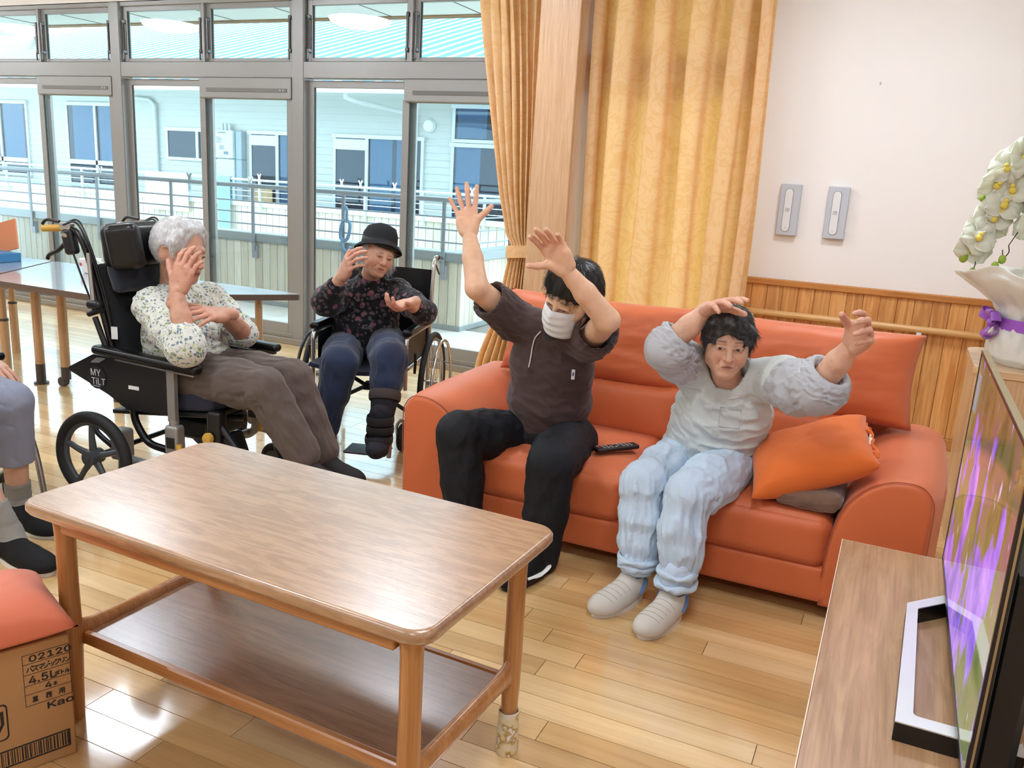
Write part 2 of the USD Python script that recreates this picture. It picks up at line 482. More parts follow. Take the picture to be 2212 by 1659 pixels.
for b in range(-1, 3):
    xl = (posts[b] if b >= 0 else -10.55) + .055
    xr = (posts[b + 1] if b >= 0 else posts[0]) - .055
    xm = (xl + xr) / 2
    wi += 1
    w = struct(f'window_{wi}')
    # upper pair of hinged lights
    for a, c in ((xl, xm + .015), (xm + .015, xr)):
        sash(w, a + .012, c - .012, TR1 + .003, HZ - .03, WY + .045, .045, .03, .04)
        for xx, s in ((a + .038, 1), (c - .038, -1)):
            if (s == 1 and a == xl) or (s == -1 and a == xl) or True:
                part(w, 'latch_bar', cat(rod((xx, WY + .004, 2.40), (xx, WY + .004, 2.64), .010, 8), box(xx - .012, xx + .012, WY - .004, WY + .03, 2.625, 2.655, .004), box(xx - .014, xx + .014, WY - .006, WY + .03, 2.375, 2.405, .004), box(xx - .006, xx + .006, WY - .012, WY + .0, 2.32, 2.385, .002)), steel)
    part(w, 'meeting_post', box(xm + .003, xm + .027, WY - .006, WY + .06, TR1, HZ - .03, .002), alu)
    # sliding pair below
    sash(w, xl + .002, xm + .055, .052, TR0 - .012, WY + .055, .062, .09, .03, alu, top=.055)
    sash(w, xm - .045, xr - .002, .085, TR0 - .15, WY + .012, .060, .09, .03, alu, top=.02)
    part(w, 'ventilator', cat(box(xm - .02, xr - .004, WY - .032, WY + .03, TR0 - .165, TR0 - .002, .006)), alu)
    part(w, 'ventilator_slot', box(xm + .06, xr - .04, WY - .037, WY - .03, TR0 - .115, TR0 - .085, .001), vent_dark)
    part(w, 'ventilator_knob', cat(rod((xr - .07, WY - .042, TR0 - .1), (xr - .07, WY - .036, TR0 - .1), .007, 8), rod((xr - .10, WY - .042, TR0 - .1), (xr - .10, WY - .036, TR0 - .1), .007, 8)), grey_plastic)
wi += 1
w = struct(f'window_{wi}')
sash(w, -2.0, -1.50, .052, TR0 - .012, WY + .055, .055, .09, .03, far_frame)
sash(w, -1.52, -1.02, .052, TR0 - .012, WY + .025, .055, .09, .03, far_frame)
sash(w, -2.0, -1.02, TR1, HZ - .03, WY + .045, .05, .05, .03, far_frame)

# ------------------------------------------------------------------ ceiling lamps
lamp_at = [(x, y) for x in (-7.62, -5.15, -2.65, -.2) for y in (4.28, 1.6, -1.1)] + [(-10.0, 4.28)]
words = {(-5.15, 4.28): 'round ceiling lamp mirrored in the upper pane left of the tied curtain', (-7.62, 4.28): 'round ceiling lamp mirrored in the upper pane above the tilting wheelchair'}
for x, y in lamp_at:
    t = thing('ceiling_lamp', words.get((x, y), 'round white ceiling lamp lit above the room out of view'), 'lamp', (x, y, 2.947), group=None if (x, y) in words else 'ceiling lamps out of view')
    part(t, 'shade', lathe([(0, -.115), (.12, -.11), (.22, -.092), (.285, -.06), (.30, -.03), (.29, -.012), (0, -.012)], 36), lamp_shade, True)
    part(t, 'rim', lathe([(.30, -.03), (.315, -.02), (.318, 0), (.29, 0), (.29, -.02)], 36), white_plastic, 40)

# ------------------------------------------------------------------ outside: deck, parapet, railing
dk = struct('ground_deck')
part(dk, 'deck_slab', box(-14, 3, WY + .12, 7.45, -.3, -.012), deck_grout)
ys = np.arange(WY + .125, 7.30, .30)
for y in ys:
    for x in np.arange(-9.3, -2.0, .30):
        if seen((x, y, 0), 0) and (y > 5.9):
            part(dk, 'tile', box(x + .003, x + .297, y + .003, min(y + .297, 9), -.02, .0, .003), deck_tile)
part(dk, 'tile_field', cat([box(-3.6 + .3 * i + .003, -3.6 + .3 * i + .297, y + .003, y + .297, -.02, 0, .003) for i in range(14) for y in np.arange(7.46, 10, .3)]), deck_tile, kind='stuff')
part(dk, 'deck_slab', box(-3.87, 3, 7.45, 11, -.3, -.012), deck_grout)
gc = struct('ground_court')
part(gc, 'court_slab', box(-60, 20, 7.5, 60, -1.2, -1.1), conc)

PY = 7.32
pp = thing('parapet', 'low boarded balcony parapet with grey metal cap outside the glass', 'parapet')
part(pp, 'parapet_core', cat(box(-13.5, -3.885, PY + .02, PY + .14, -.3, .67), box(-4.0, -3.885, PY + .02, 11, -.3, .67)), conc)
x = -12.31
while x < -3.88:
    x1 = min(x + .1, -3.872)
    part(pp, 'board', box(x + .002, x1 - .002, PY, PY + .02, .0, .672, .003), random.choice(para_wood))
    x += .1
y = PY
while y < 10.9:
    part(pp, 'board', box(-3.887, -3.867, y + .002, y + .098, .0, .672, .003), random.choice(para_wood))
    y += .1
part(pp, 'cap', cat(box(-13.5, -3.835, PY - .035, PY + .18, .672, .768, .008), box(-4.05, -3.835, PY + .18, 11, .672, .768, .008)), para_cap)
part(pp, 'skirting', cat(box(-13.5, -3.867, PY - .012, PY, 0, .05, .002), box(-3.867, -3.855, PY - .012, 11, 0, .05, .002)), para_cap)

rl = thing('balcony_railing', 'steel balcony railing with four thin bars above the boarded parapet', 'railing')
for i, x in enumerate(list(np.arange(-12.23, -3.9, 1.168))):
    part(rl, 'post', cat(box(x - .02, x + .02, PY - .058, PY - .04, .58, 1.245, .003), box(x - .035, x + .035, PY - .04, PY - .0, .50, .64, .004)), rail_steel)
part(rl, 'top_rail', cat(sweep([(-13.4, PY - .05, 1.262), (-3.83, PY - .05, 1.262), (-3.80, PY - .02, 1.262), (-3.80, 11, 1.262)], .024, 12)), rail_steel, 40)
for z in (.862, .982, 1.10):
    part(rl, 'bar', sweep([(-13.4, PY - .05, z), (-3.82, PY - .05, z), (-3.80, PY - .03, z), (-3.80, 11, z)], .008, 8), rail_steel, 40)
for y in (8.4, 9.6, 10.8):
    part(rl, 'post', box(-3.82, -3.78, y - .02, y + .02, .58, 1.245, .003), rail_steel)

# wide eave over the deck
ev = struct('trim_3')
part(ev, 'soffit', box(-13.5, 3, WY + .12, 7.02, 2.855, 2.90), soffit_white)
for i in range(14):
    part(ev, 'soffit_joint', box(-12.7 + .91 * i, -12.692 + .91 * i, WY + .13, 7.0, 2.85, 2.857), vent_dark)
part(ev, 'fascia', cat(box(-13.5, 3, 7.0, 7.04, 2.835, 3.05, .004), box(-13.5, 3, 6.97, 7.0, 2.84, 2.862, .003)), fascia_wood)
part(ev, 'roof', box(-13.5, 3, -4.5, 7.12, 3.05, 3.12), roof_pan)
gt = thing('rain_gutter', 'white rain gutter end under the eave at upper left', 'gutter')
part(gt, 'gutter', cat(box(-13.4, -9.45, 7.08, 7.20, 2.79, 2.89, .02)), white_plastic)
part(gt, 'downpipe', cat(rod((-9.40, 7.14, 2.90), (-9.40, 7.14, 2.72), .04, 14), rod((-9.40, 7.14, 2.74), (-9.62, 7.2, 2.66), .035, 12)), white_plastic, 40)

# clothes pegs clipped on both rails
peg_w = M('white_peg', (238, 236, 228), .4)


def peg_mesh():
    s = []
    for sg_ in (-1, 1):
        s.append(sweep([(sg_ * .030, 0, .055), (sg_ * .008, 0, .012), (-sg_ * .010, 0, -.012), (-sg_ * .014, 0, -.05)], [.010, .011, .011, .007], 6))
    s.append(torus(.012, .003, 12, 6, 'xz', (0, 0, 0)))
    return cat(s)


pegs = [(-8.66, 'near'), (-7.28, 'near'), (-6.42, 'near')]
first = None
peg_words = ['white peg on the near rail before the curtained window far left', 'slate peg on the near rail beside the first sash', 'white peg on the near rail close to the second post']
for (x, w_), lab in zip(pegs, peg_words):
    t = thing('clothes_peg', lab, 'clothes peg', (x, PY - .05, 1.30))
    part(t, 'peg', peg_mesh(), peg_w if 'white' in lab else rail_steel)
for x, lab in ((-11.05, 'far rail peg left of the sliding door mullion'), (-10.3, 'far rail peg just left of the grey frame post'), (-10.25 + 1.05, 'far rail peg left of three before the wide sliding door'), (-9.2 + .4, 'middle far rail peg before the wide sliding door'), (-8.1, 'far rail peg right of three before the wide sliding door'), (-6.6, 'far rail peg before the tall curtained window beside the raised hand')):
    t = thing('clothes_peg', lab, 'clothes peg', (x, 12.75, 1.24))
    part(t, 'peg', peg_mesh().apply_scale(1.25), peg_w)
hk = thing('carabiner_hook', 'blue grey carabiner with an S hook hanging on the balcony rail', 'hook')
hk_m = M('carabiner', (110, 140, 166), .4, metal=.3)
HX = -5.17
part(hk, 'carabiner', sweep(spline([(HX - .005, PY - .09, .99), (HX + .05, PY - .09, .975), (HX + .06, PY - .09, .92), (HX + .035, PY - .09, .82), (HX - .01, PY - .09, .785), (HX - .05, PY - .09, .815), (HX - .055, PY - .09, .88), (HX - .035, PY - .09, .96), (HX - .005, PY - .09, .99)], 6), .018, 8), hk_m, 40)
part(hk, 's_hook', cat(sweep(spline([(HX - .03, PY - .06, 1.10), (HX - .01, PY - .075, 1.125), (HX + .02, PY - .09, 1.09), (HX + .02, PY - .09, 1.03), (HX + .03, PY - .09, .97)], 6), .015, 8), sweep(spline([(HX - .035, PY - .09, .80), (HX - .03, PY - .09, .74), (HX + .0, PY - .09, .69), (HX + .05, PY - .09, .69), (HX + .07, PY - .09, .73)], 6), .016, 8)), hk_m, 40)

# ------------------------------------------------------------------ outside: the house across the court
BY = 14.4
hs = thing('opposite_house', 'long white sided house with blue ribbed metal roof across the court', 'building')
part(hs, 'wall', box(-27, -3.0, BY, BY + .3, -1.1, 3.0), siding)
lap = []
z = -.2
while z < 2.86:
    v = A([(-27, BY, z), (-3, BY, z), (-3, BY - .014, z), (-27, BY - .014, z), (-27, BY - .002, z + .13), (-3, BY - .002, z + .13)])
    lap.append(trimesh.convex.convex_hull(v))
    z += .13
part(hs, 'siding_lap', cat(lap), siding, kind='stuff')
part(hs, 'eave_soffit', box(-27, -3, 12.85, BY, 2.86, 2.92), soffit_white)
part(hs, 'gutter', box(-27, -3, 12.68, 12.84, 2.76, 2.90, .03), white_plastic)
SL = math.atan(.3)


def on_slope(x0, x1, d0, d1, h0, h1):
    b = box(x0, x1, d0, d1, h0, h1)
    b.apply_transform(trimesh.transformations.rotation_matrix(SL, [1, 0, 0]))
    b.apply_translation([0, 12.75, 2.84])
    return b


part(hs, 'roof_sheet', on_slope(-25.7, -3, 0, 14, 0, .05), roof_pan)
part(hs, 'verge', on_slope(-25.85, -25.65, 0, 14, -.15, .12), roof_rib)
x = -25.5
while x < -3.2:
    part(hs, 'roof_rib', on_slope(x, x + .06, .02, 13.9, .05, .074), roof_rib)
    x += .42
part(hs, 'wall', box(-25.6, -3, 26, 26.2, 2.5, 6.9), siding)


def far_window(x0, x1, z0, z1, mull=None, low=None, dark=True, curtain=None, shutter=False):
    w = part(hs, 'window', cat(box(x0 - .06, x0, BY - .06, BY - .0, z0 - .06, z1 + .06), box(x1, x1 + .06, BY - .06, BY, z0 - .06, z1 + .06), box(x0 - .08, x1 + .08, BY - .09, BY, z1, z1 + .07), box(x0, x1, BY - .06, BY, z0 - .06, z0)), far_frame)
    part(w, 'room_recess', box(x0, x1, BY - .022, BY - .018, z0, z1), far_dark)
    part(w, 'pane', box(x0, x1, BY - .045, BY - .039, z0, z1), far_glass)
    if mull is not None:
        part(w, 'mullion', box(mull - .035, mull + .035, BY - .075, BY - .038, z0, z1), far_frame)
    if low is not None:
        part(w, 'rail', box(x0, x1, BY - .075, BY - .038, low - .05, low + .05), far_frame)
    if shutter:
        part(w, 'blind_box', box(x0, mull, BY - .07, BY - .038, z1 - .22, z1 - .02), far_frame)
    for cx0, cx1, cz0 in (curtain or []):
        u = np.linspace(0, 1, 40)
        pts = [(cx0 + (cx1 - cx0) * q, .006 * math.sin(q * 22) + .006) for q in u]
        poly = sg.LineString(pts).buffer(.002)
        m = prism(poly, z1 - cz0, cz0)
        m.apply_translation([0, BY - .036, 0])
        part(w, 'curtain', m, lace)
    return w


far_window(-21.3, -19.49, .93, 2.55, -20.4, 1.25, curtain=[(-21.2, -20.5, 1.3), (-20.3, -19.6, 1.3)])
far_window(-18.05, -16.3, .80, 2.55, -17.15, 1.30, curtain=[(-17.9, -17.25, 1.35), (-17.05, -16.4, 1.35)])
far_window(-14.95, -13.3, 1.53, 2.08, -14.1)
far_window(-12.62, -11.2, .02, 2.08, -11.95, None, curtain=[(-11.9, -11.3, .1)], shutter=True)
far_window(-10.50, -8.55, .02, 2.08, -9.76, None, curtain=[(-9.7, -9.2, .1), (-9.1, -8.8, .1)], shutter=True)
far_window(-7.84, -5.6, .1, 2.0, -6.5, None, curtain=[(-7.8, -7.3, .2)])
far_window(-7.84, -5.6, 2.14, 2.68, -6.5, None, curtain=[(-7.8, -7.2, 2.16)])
part(hs, 'vent_cap', cat(move(lathe([(0, -.06), (.10, -.055), (.125, -.02), (.13, 0)], 24), rx=-90, loc=(-8.40, BY - .07, 2.36)) if False else lathe([(0, .075), (.10, .07), (.128, .03), (.13, 0)], 24).apply_transform(trimesh.transformations.rotation_matrix(PI / 2, [1, 0, 0])).apply_translation([-8.40, BY - .012, 2.36])), white_plastic, 40)
part(hs, 'downpipe', cat(sweep([(-15.9, BY - .08, 2.74), (-15.42, BY - .08, 2.70), (-15.28, BY - .08, 2.60), (-15.27, BY - .08, .2)], .045, 10)), far_frame, 40)
part(hs, 'downpipe', cat(sweep([(-9.27, 12.95, 2.95), (-9.27, 12.95, 2.72), (-9.2, 13.2, 2.66), (-8.72, BY - .08, 2.55), (-8.70, BY - .08, .2)], .055, 10)), white_plastic, 40)
wh = thing('water_heater', 'pale boxy water heater with printed panel on the opposite wall', 'water heater')
heat_m, pr_m = M('heater_case', (214, 226, 228), .4), M('heater_print', (120, 140, 156), .6)
part(wh, 'case', box(-13.45, -12.98, BY - .22, BY - .015, 1.56, 2.13, .01), heat_m)
part(wh, 'pipe_cover', box(-13.45, -12.98, BY - .19, BY - .015, .35, 1.55, .01), heat_m)
part(wh, 'flue', cat(*[rod((-13.36 + .1 * i, BY - .1, 2.12), (-13.36 + .1 * i, BY - .1, 2.26), .03, 10) for i in range(3)]), far_frame, 40)
part(wh, 'label', cat(box(-13.36, -13.16, BY - .224, BY - .218, 2.07, 2.09), *[box(-13.42, -13.30 + .02 * (i % 3), BY - .224, BY - .218, 1.98 - .025 * i, 1.99 - .025 * i) for i in range(5)], *[box(-13.34, -13.22 + .02 * (i % 2), BY - .224, BY - .218, 1.80 - .03 * i, 1.815 - .03 * i) for i in range(3)], box(-13.22, -13.10, BY - .224, BY - .218, 1.64, 1.70)), pr_m)
mb = thing('meter_cabinet', 'grey tall meter cabinet beside the water heater', 'cabinet')
part(mb, 'cabinet', box(-12.96, -12.80, BY - .16, BY - .015, .35, 2.12, .01), M('meter_grey', (168, 182, 192), .5))
part(mb, 'cabinet_joint', box(-12.965, -12.795, BY - .165, BY - .015, 1.54, 1.56), pr_m)

fp = thing('far_parapet', 'pale boarded parapet with white cap on the far balcony', 'parapet')
part(fp, 'parapet_core', box(-27, -3, 12.84, 12.98, -1.1, .70), conc)
x = -18.0
while x < -5.5:
    part(fp, 'board', box(x + .004, x + .146, 12.82, 12.845, -.9, .70, .004), random.choice(para_wood))
    x += .15
part(fp, 'cap', box(-27, -3, 12.78, 13.0, .70, .79, .01), white_plastic)
fr_ = thing('far_railing', 'thin pale railing on the far balcony before the white house', 'railing')
part(fr_, 'top_rail', rod((-27, 12.75, 1.19), (-3, 12.75, 1.19), .022, 8), far_frame)
for z in (.89, .99, 1.09):
    part(fr_, 'bar', rod((-27, 12.75, z), (-3, 12.75, z), .009, 6), far_frame)
for x in np.arange(-20.4, -4, 1.17):
    part(fr_, 'post', box(x - .02, x + .02, 12.73, 12.77, .6, 1.19), far_frame)


def drape(x0, x1, zf, zb, y=12.75, ztop=1.215, seed=0, amp=.012):
    """Cloth hung over the far rail: long in front, shorter behind."""
    def fn(u, v):
        X = x0 + (x1 - x0) * u
        Lf, Lb = ztop - zf, ztop - zb
        s = v * (Lf + Lb + .09)
        z = np.where(s < Lf, zf + s, np.where(s > Lf + .09, ztop - (s - Lf - .09), ztop + .012 * np.sin((s - Lf) / .09 * PI)))
        t = np.clip((s - Lf) / .09, 0, 1)
        Y = y - .045 + .09 * t + amp * np.sin(u * 23 + v * 3 + seed) * np.where(t < .5, 1, -1)
        return np.stack([X, Y, z], -1)
    return grid_cloth(fn, 30, 40, .006)


single('hung_sheet', drape(-13.9, -12.75, .50, .9), M('white_sheet', (240, 242, 244), .9), 'white bed sheet hung over the far railing', 'sheet', True)
single('hung_towel', drape(-12.02, -11.72, .22, .8, seed=2), M('blue_towel', (150, 190, 216), .95), 'pale blue towel hung over the far railing by the heater', 'towel', True)
crate = thing('plywood_panel', 'tan plywood panel leaning behind the far sliding door', 'panel')
part(crate, 'panel', box(-12.5, -11.98, 14.20, 14.22, .1, 1.0), WOOD('ply', (206, 176, 132), (186, 152, 106), 2, .6))

# ------------------------------------------------------------------ furniture
def loft(sections):
    """Closed skin through rings of equal length."""
    S = [A(s, float) for s in sections]
    n = len(S[0])
    V = np.vstack(S + [S[0].mean(0)[None], S[-1].mean(0)[None]])
    F, k = [], np.arange(n)
    for i in range(len(S) - 1):
        a, b = i * n + k, i * n + (k + 1) % n
        F += [np.c_[a, b, b + n], np.c_[a, b + n, a + n]]
    L = len(S)
    F += [np.c_[(k + 1) % n, k, np.full(n, L * n)], np.c_[(L - 1) * n + k, (L - 1) * n + (k + 1) % n, np.full(n, L * n + 1)]]
    m = trimesh.Trimesh(V, np.vstack(F), process=False)
    if m.volume < 0:
        m.invert()
    return m


def soft_box(x0, x1, y0, y1, z0, z1, r=.05, n=18, bulge=(0, 0, 0), wr=.0, seed=0, freq=(7, 7, 7)):
    """Upholstered block: rounded edges, faces swelling by bulge, faint wrinkles."""
    c, h = A([(x0 + x1) / 2, (y0 + y1) / 2, (z0 + z1) / 2]), A([x1 - x0, y1 - y0, z1 - z0]) / 2
    u = np.tanh(np.linspace(-1.35, 1.35, n)) / np.tanh(1.35)
    V, F, o = [], [], 0
    for ax in range(3):
        for s in (-1, 1):
            a, b = np.meshgrid(u, u, indexing='ij')
            p = np.zeros((n, n, 3))
            p[..., ax] = s
            p[..., (ax + 1) % 3] = a
            p[..., (ax + 2) % 3] = b
            i, j = np.meshgrid(np.arange(n - 1), np.arange(n - 1), indexing='ij')
            q = lambda i, j: (i * n + j).ravel() + o
            f = np.vstack([np.c_[q(i, j), q(i + 1, j), q(i + 1, j + 1)], np.c_[q(i, j), q(i + 1, j + 1), q(i, j + 1)]])
            F.append(f if s > 0 else f[:, ::-1])
            V.append(p.reshape(-1, 3))
            o += n * n
    U = np.vstack(V)
    P = U * h
    core = h - r
    q = np.clip(P, -core, core)
    d = P - q
    ln = np.linalg.norm(d, axis=1, keepdims=True)
    P = q + np.where(ln > 1e-9, d / np.maximum(ln, 1e-9) * np.minimum(ln, r), 0)
    w = 1 - U ** 2
    for ax in range(3):
        P[:, ax] += np.sign(U[:, ax]) * bulge[ax] * np.abs(U[:, ax]) * (w[:, (ax + 1) % 3] * w[:, (ax + 2) % 3]) ** .6
    m = trimesh.Trimesh(P, np.vstack(F), process=False)
    m.merge_vertices(digits_vertex=6)
    if wr:
        nn = m.vertex_normals
        f = meshkit.fbm(A(m.vertices) * A(freq) + seed * 7.3, 4, seed)
        m.vertices = m.vertices + nn * ((f - .5) * 2 * wr)[:, None]
    m.vertices = m.vertices + c
    return m


def taper(m, fn):
    m = tm(m).copy()
    m.vertices = fn(A(m.vertices))
    return m


orange = M('orange_leatherette', (206, 104, 58), .5, spec=.42, sheen=.15, bump=(420., .14, .0015))
orange_dk = M('orange_seam', (120, 52, 26), .7)
black_plastic = M('black_plastic', (22, 22, 24), .4)
black_matte = M('black_matte', (14, 14, 16), .75)

sf = thing('sofa', 'orange leatherette two seat sofa with rolled arms against the wainscot', 'sofa')
SY0 = 3.05
part(sf, 'base', soft_box(-1.62, -.02, SY0 + .012, 3.98, .055, .20, .025, 14), orange, True)
part(sf, 'back_frame', soft_box(-1.66, .06, 3.86, 4.03, .08, .66, .05, 14), orange, True)
for x in (-1.78, .12):
    for y in (3.12, 3.92):
        part(sf, 'foot', box(x - .03, x + .03, y - .03, y + .03, 0, .06, .004), black_plastic)


def arm(sgn, xo):
    """Arm profile from the outer bottom, up and over the roll, down the inner side; sgn points to the inside."""
    prof = [(0, .05), (0, .30), (0, .48), (.012, .53), (.04, .562), (.08, .572), (.14, .566), (.20, .538), (.25, .49), (.285, .43), (.305, .36), (.315, .28), (.32, .20), (.32, .05)]
    pr = spline(prof, 4)
    secs = []
    for y, ins, fl in ((SY0, .022, 0), (SY0 + .006, .008, 0), (SY0 + .02, 0, .004), (SY0 + .12, 0, .03), (SY0 + .3, 0, .05), (SY0 + .6, 0, .06), (3.93, 0, .062), (3.975, .008, .06), (3.985, .022, .06)):
        c = A([.16, .3])
        q = c + (pr - c) * (1 - ins / A([.16, .26]))
        out = np.clip(1 - q[:, 0] / .16, 0, 1)
        secs.append(np.c_[xo + sgn * (q[:, 0] - fl * out), np.full(len(q), y), q[:, 1]])
    return loft(secs), np.c_[xo + sgn * pr[:, 0], np.full(len(pr), SY0 + .004), pr[:, 1]]


for sgn, xo in ((1, -1.868), (-1, .222)):
    a, ring = arm(sgn, xo)
    ap = part(sf, 'arm', a, orange, 50)
    part(ap, 'front_piping', sweep(ring[4:-3], .002, 6), M(f'arm_piping_{sgn + 1}', (158, 76, 42), .6), 40)
for i, (x0, x1) in enumerate(((-1.545, -.858), (-.862, -.085))):
    m = soft_box(x0, x1, 3.055, 3.80, .185, .385, .055, 30, (.0, .012, .028), .006, 3 + i, (4, 4, 9))
    part(sf, 'seat_cushion', m, orange, True)
for i, (x0, x1) in enumerate(((-1.54, -.80), (-.80, -.03))):
    m = soft_box(x0, x1, 3.66, 3.90, .36, .63, .06, 22, (0, .03, .0), .006, 9 + i, (4, 4, 8))
    part(sf, 'lower_back_cushion', taper(m, lambda v: np.c_[v[:, 0], v[:, 1] + .10 * (v[:, 2] - .36), v[:, 2]]), orange, True)
for i, (x0, x1, y) in enumerate(((-1.745, -.80, 0.), (-.835, .135, .006))):
    m = pillow(x1 - x0, .40, .25, 40, .5, .12, 4 + i, 4.)
    m = move(m, rx=78)
    v = A(m.vertices)
    cr = meshkit.fbm(v * A([5, 4, 16]) + 3 * i, 4, 21 + i) - .5
    v[:, 1] += cr * .022 * (np.abs(v[:, 0]) < 9)
    m.vertices = v + A([(x0 + x1) / 2, 3.80 + y, .775])
    bc = part(sf, 'upper_back_cushion', m, orange, 50)

# loose things on the sofa
tang = M('tangerine_cotton', (222, 110, 44), .75, spec=.25, sheen=.2, bump=(300., .12, .0015))
t = thing('pillow', 'orange pillow with creased open end resting on the right sofa seat', 'pillow')
m = pillow(.455, .36, .18, 44, .6, .16, 5, 3.)
v = A(m.vertices)
v[:, 2] += .016 * (meshkit.fbm(v * A([9, 14, 9]), 4, 8) - .5) * (v[:, 2] > 0)
PA, PB, PD = A([-.362, 3.04, .425]), A([.010, 3.08, .600]), A([-.27, 3.42, .60])     # low front corner, right corner, high left corner
ux = (PB - PA) / np.linalg.norm(PB - PA)
uy = PD - PA
uy = uy - ux * (uy @ ux)
uy /= np.linalg.norm(uy)
uz = np.cross(ux, uy)
m.vertices = (PA + ux * .215 + uy * .17) + v @ np.stack([ux, uy, uz])
part(t, 'cover', m, tang, 60)
part(t, 'seam', sweep([(PA + ux * (.015 + .41 * q) + uy * .004) + uz * .002 for q in np.linspace(0, 1, 12)], .0028, 6), orange_dk, 40)
lin_m = M('pillow_lining', (226, 216, 200), .8)
op = [(PA + ux * .437 + uy * (.05 + .25 * q)) + uz * (.012 * math.sin(q * 19)) + ux * .006 * math.sin(q * 31) for q in np.linspace(0, 1, 24)]
part(t, 'open_end', sweep(op, .008, 6, .5), tang, 40)
part(t, 'lining', sweep(op[8:16], .0085, 6, .4), lin_m, 40)
br_m = M('brown_fleece', (120, 92, 74), .95, spec=.1, sheen=.5, bump=(60., .6, .008))
bl = soft_box(-.30, -.065, 3.06, 3.50, .400, .470, .034, 30, (0, 0, .008), .020, 31, (9, 14, 16))
single('blanket', bl, br_m, 'brown fleece blanket crumpled beneath the orange pillow', 'blanket', True)
rc = thing('remote_control', 'long black remote control lying on the seat beside the man', 'remote control', (-.975, 3.30, .418), rz=52)
part(rc, 'body', box(-.105, .105, -.024, .024, 0, .018, .004), black_plastic)
bt = M('remote_button', (150, 146, 140), .5)
for i in range(9):
    for j in (-1, 0, 1):
        if (i + j) % 5 != 4:
            part(rc, 'button', box(-.09 + i * .019, -.08 + i * .019, j * .014 - .004, j * .014 + .004, .018, .0205), bt if (i * 3 + j) % 4 else M(f'remote_red_{i}_{j + 1}', (170, 60, 56), .5) if i == 0 and j == 0 else bt)

# coffee table
oak_top = WOOD('oak_table_top', (178, 136, 98), (158, 116, 80), 0, 1.5, rough=.3, coat=1., coat_rough=.30, coat_ior=1.75, stretch=5., contrast=(.42, .56), bump=.06, each=False)
oak_leg = WOOD('oak_table_leg', (204, 146, 88), (176, 116, 62), 2, 1.2, rough=.36, coat=.4, coat_rough=.18, each=False)
oak_rail = WOOD('oak_table_rail', (196, 136, 80), (166, 106, 58), 0, 1.2, rough=.36, coat=.4, coat_rough=.18, each=False)
oak_shelf = WOOD('oak_table_shelf', (150, 108, 76), (122, 84, 56), 0, 1.1, rough=.34, coat=.9, coat_rough=.24, coat_ior=1.7, stretch=7., contrast=(.36, .62), bump=.05, each=False)
TT = .64
ct = thing('coffee_table', 'oak coffee table with rounded corners and lower shelf before the sofa', 'table', (-1.318, 1.618, 0), rz=-2.3)
TW, TD = .612, .318
tp = rrect(2 * TW, 2 * TD, .045)
lv = [(TT - .040, .016), (TT - .034, .006), (TT - .024, .0), (TT - .010, .0), (TT - .003, .004), (TT, .010)]
secs = []
for z, ins in lv:
    g = A(rrect(2 * TW - 2 * ins, 2 * TD - 2 * ins, .05).exterior.coords)[:-1]
    secs.append(np.c_[g, np.full(len(g), z)])
part(ct, 'table_top', loft(secs), oak_top, 40)
part(ct, 'apron', cat(box(-TW + .10, TW - .10, -TD + .045, -TD + .068, TT - .085, TT - .035, .003), box(-TW + .10, TW - .10, TD - .068, TD - .045, TT - .085, TT - .035, .003)), oak_rail)
LX, LY = TW - .075, TD - .075
for sx in (-1, 1):
    for sy in (-1, 1):
        prof = [(TT - .038, .030), (TT - .10, .026), (.40, .0255), (.30, .027), (.20, .026), (.10, .022), (0, .019)]
        path = [(sx * LX, sy * LY, z) for z, r in prof]
        part(ct, 'leg', sweep(path, [r for z, r in prof], 20, .92), oak_leg, 60)
    # end rail with swelling junctions
    ys = np.linspace(-LY, LY, 25)
    w = .020 + .034 * np.exp(-((LY - np.abs(ys)) / .035) ** 1.3)
    ring = []
    for y, h in zip(ys, w):
        a = np.linspace(0, 2 * PI, 14, endpoint=False)
        hh = .028 + h * .8 - .016
        ring.append(np.c_[sx * LX + .016 * np.cos(a), np.full(14, y), .245 + hh * np.sin(a)])
    part(ct, 'end_rail', loft(ring), oak_leg, 50)
part(ct, 'shelf', box(-LX + .012, LX - .012, -LY + .04, LY - .04, .225, .246, .003), oak_shelf)
part(ct, 'shelf_rail', cat(box(-LX + .01, LX - .01, -LY + .02, -LY + .042, .215, .250, .004), box(-LX + .01, LX - .01, LY - .042, LY - .02, .215, .250, .004)), oak_rail)
for x in (-.1, .32):
    part(ct, 'shelf_peg', rod((x, -.02, .17), (x, -.02, .225), .012, 10), oak_leg)
sock_m = usdkit.material(stage, '/World/Looks/leg_sock', {'t': ('texture_coordinate', {}), 'n': ('noise_texture', {'scale': 34., 'detail': 3.}), 'r': ('rgb_ramp', {'ramp': [(.40, lin((236, 226, 204))), (.52, lin((232, 214, 160))), (.60, lin((186, 150, 84))), (.68, lin((240, 236, 226)))]}), 'p': ('principled_bsdf', {'roughness': .95}), 'b': ('bump', {'strength': .4, 'distance': .004})},
                         [('t.object', 'n.vector'), ('n.fac', 'r.fac'), ('r.color', 'p.base_color'), ('n.fac', 'b.height'), ('b.normal', 'p.normal')], surface='p.BSDF')
sk = [(.028, .0), (.031, .02), (.029, .05), (.030, .075), (.027, .10), (.0285, .125), (.0265, .130), (.024, .118)]
part(ct, 'leg_sock', move(taper(lathe(sk, 24), lambda v: v * (1 + .06 * (meshkit.noise(v * 60, 3) - .5))[:, None]), (LX, LY, 0)), sock_m, True, label='knitted cream sock on the leg')

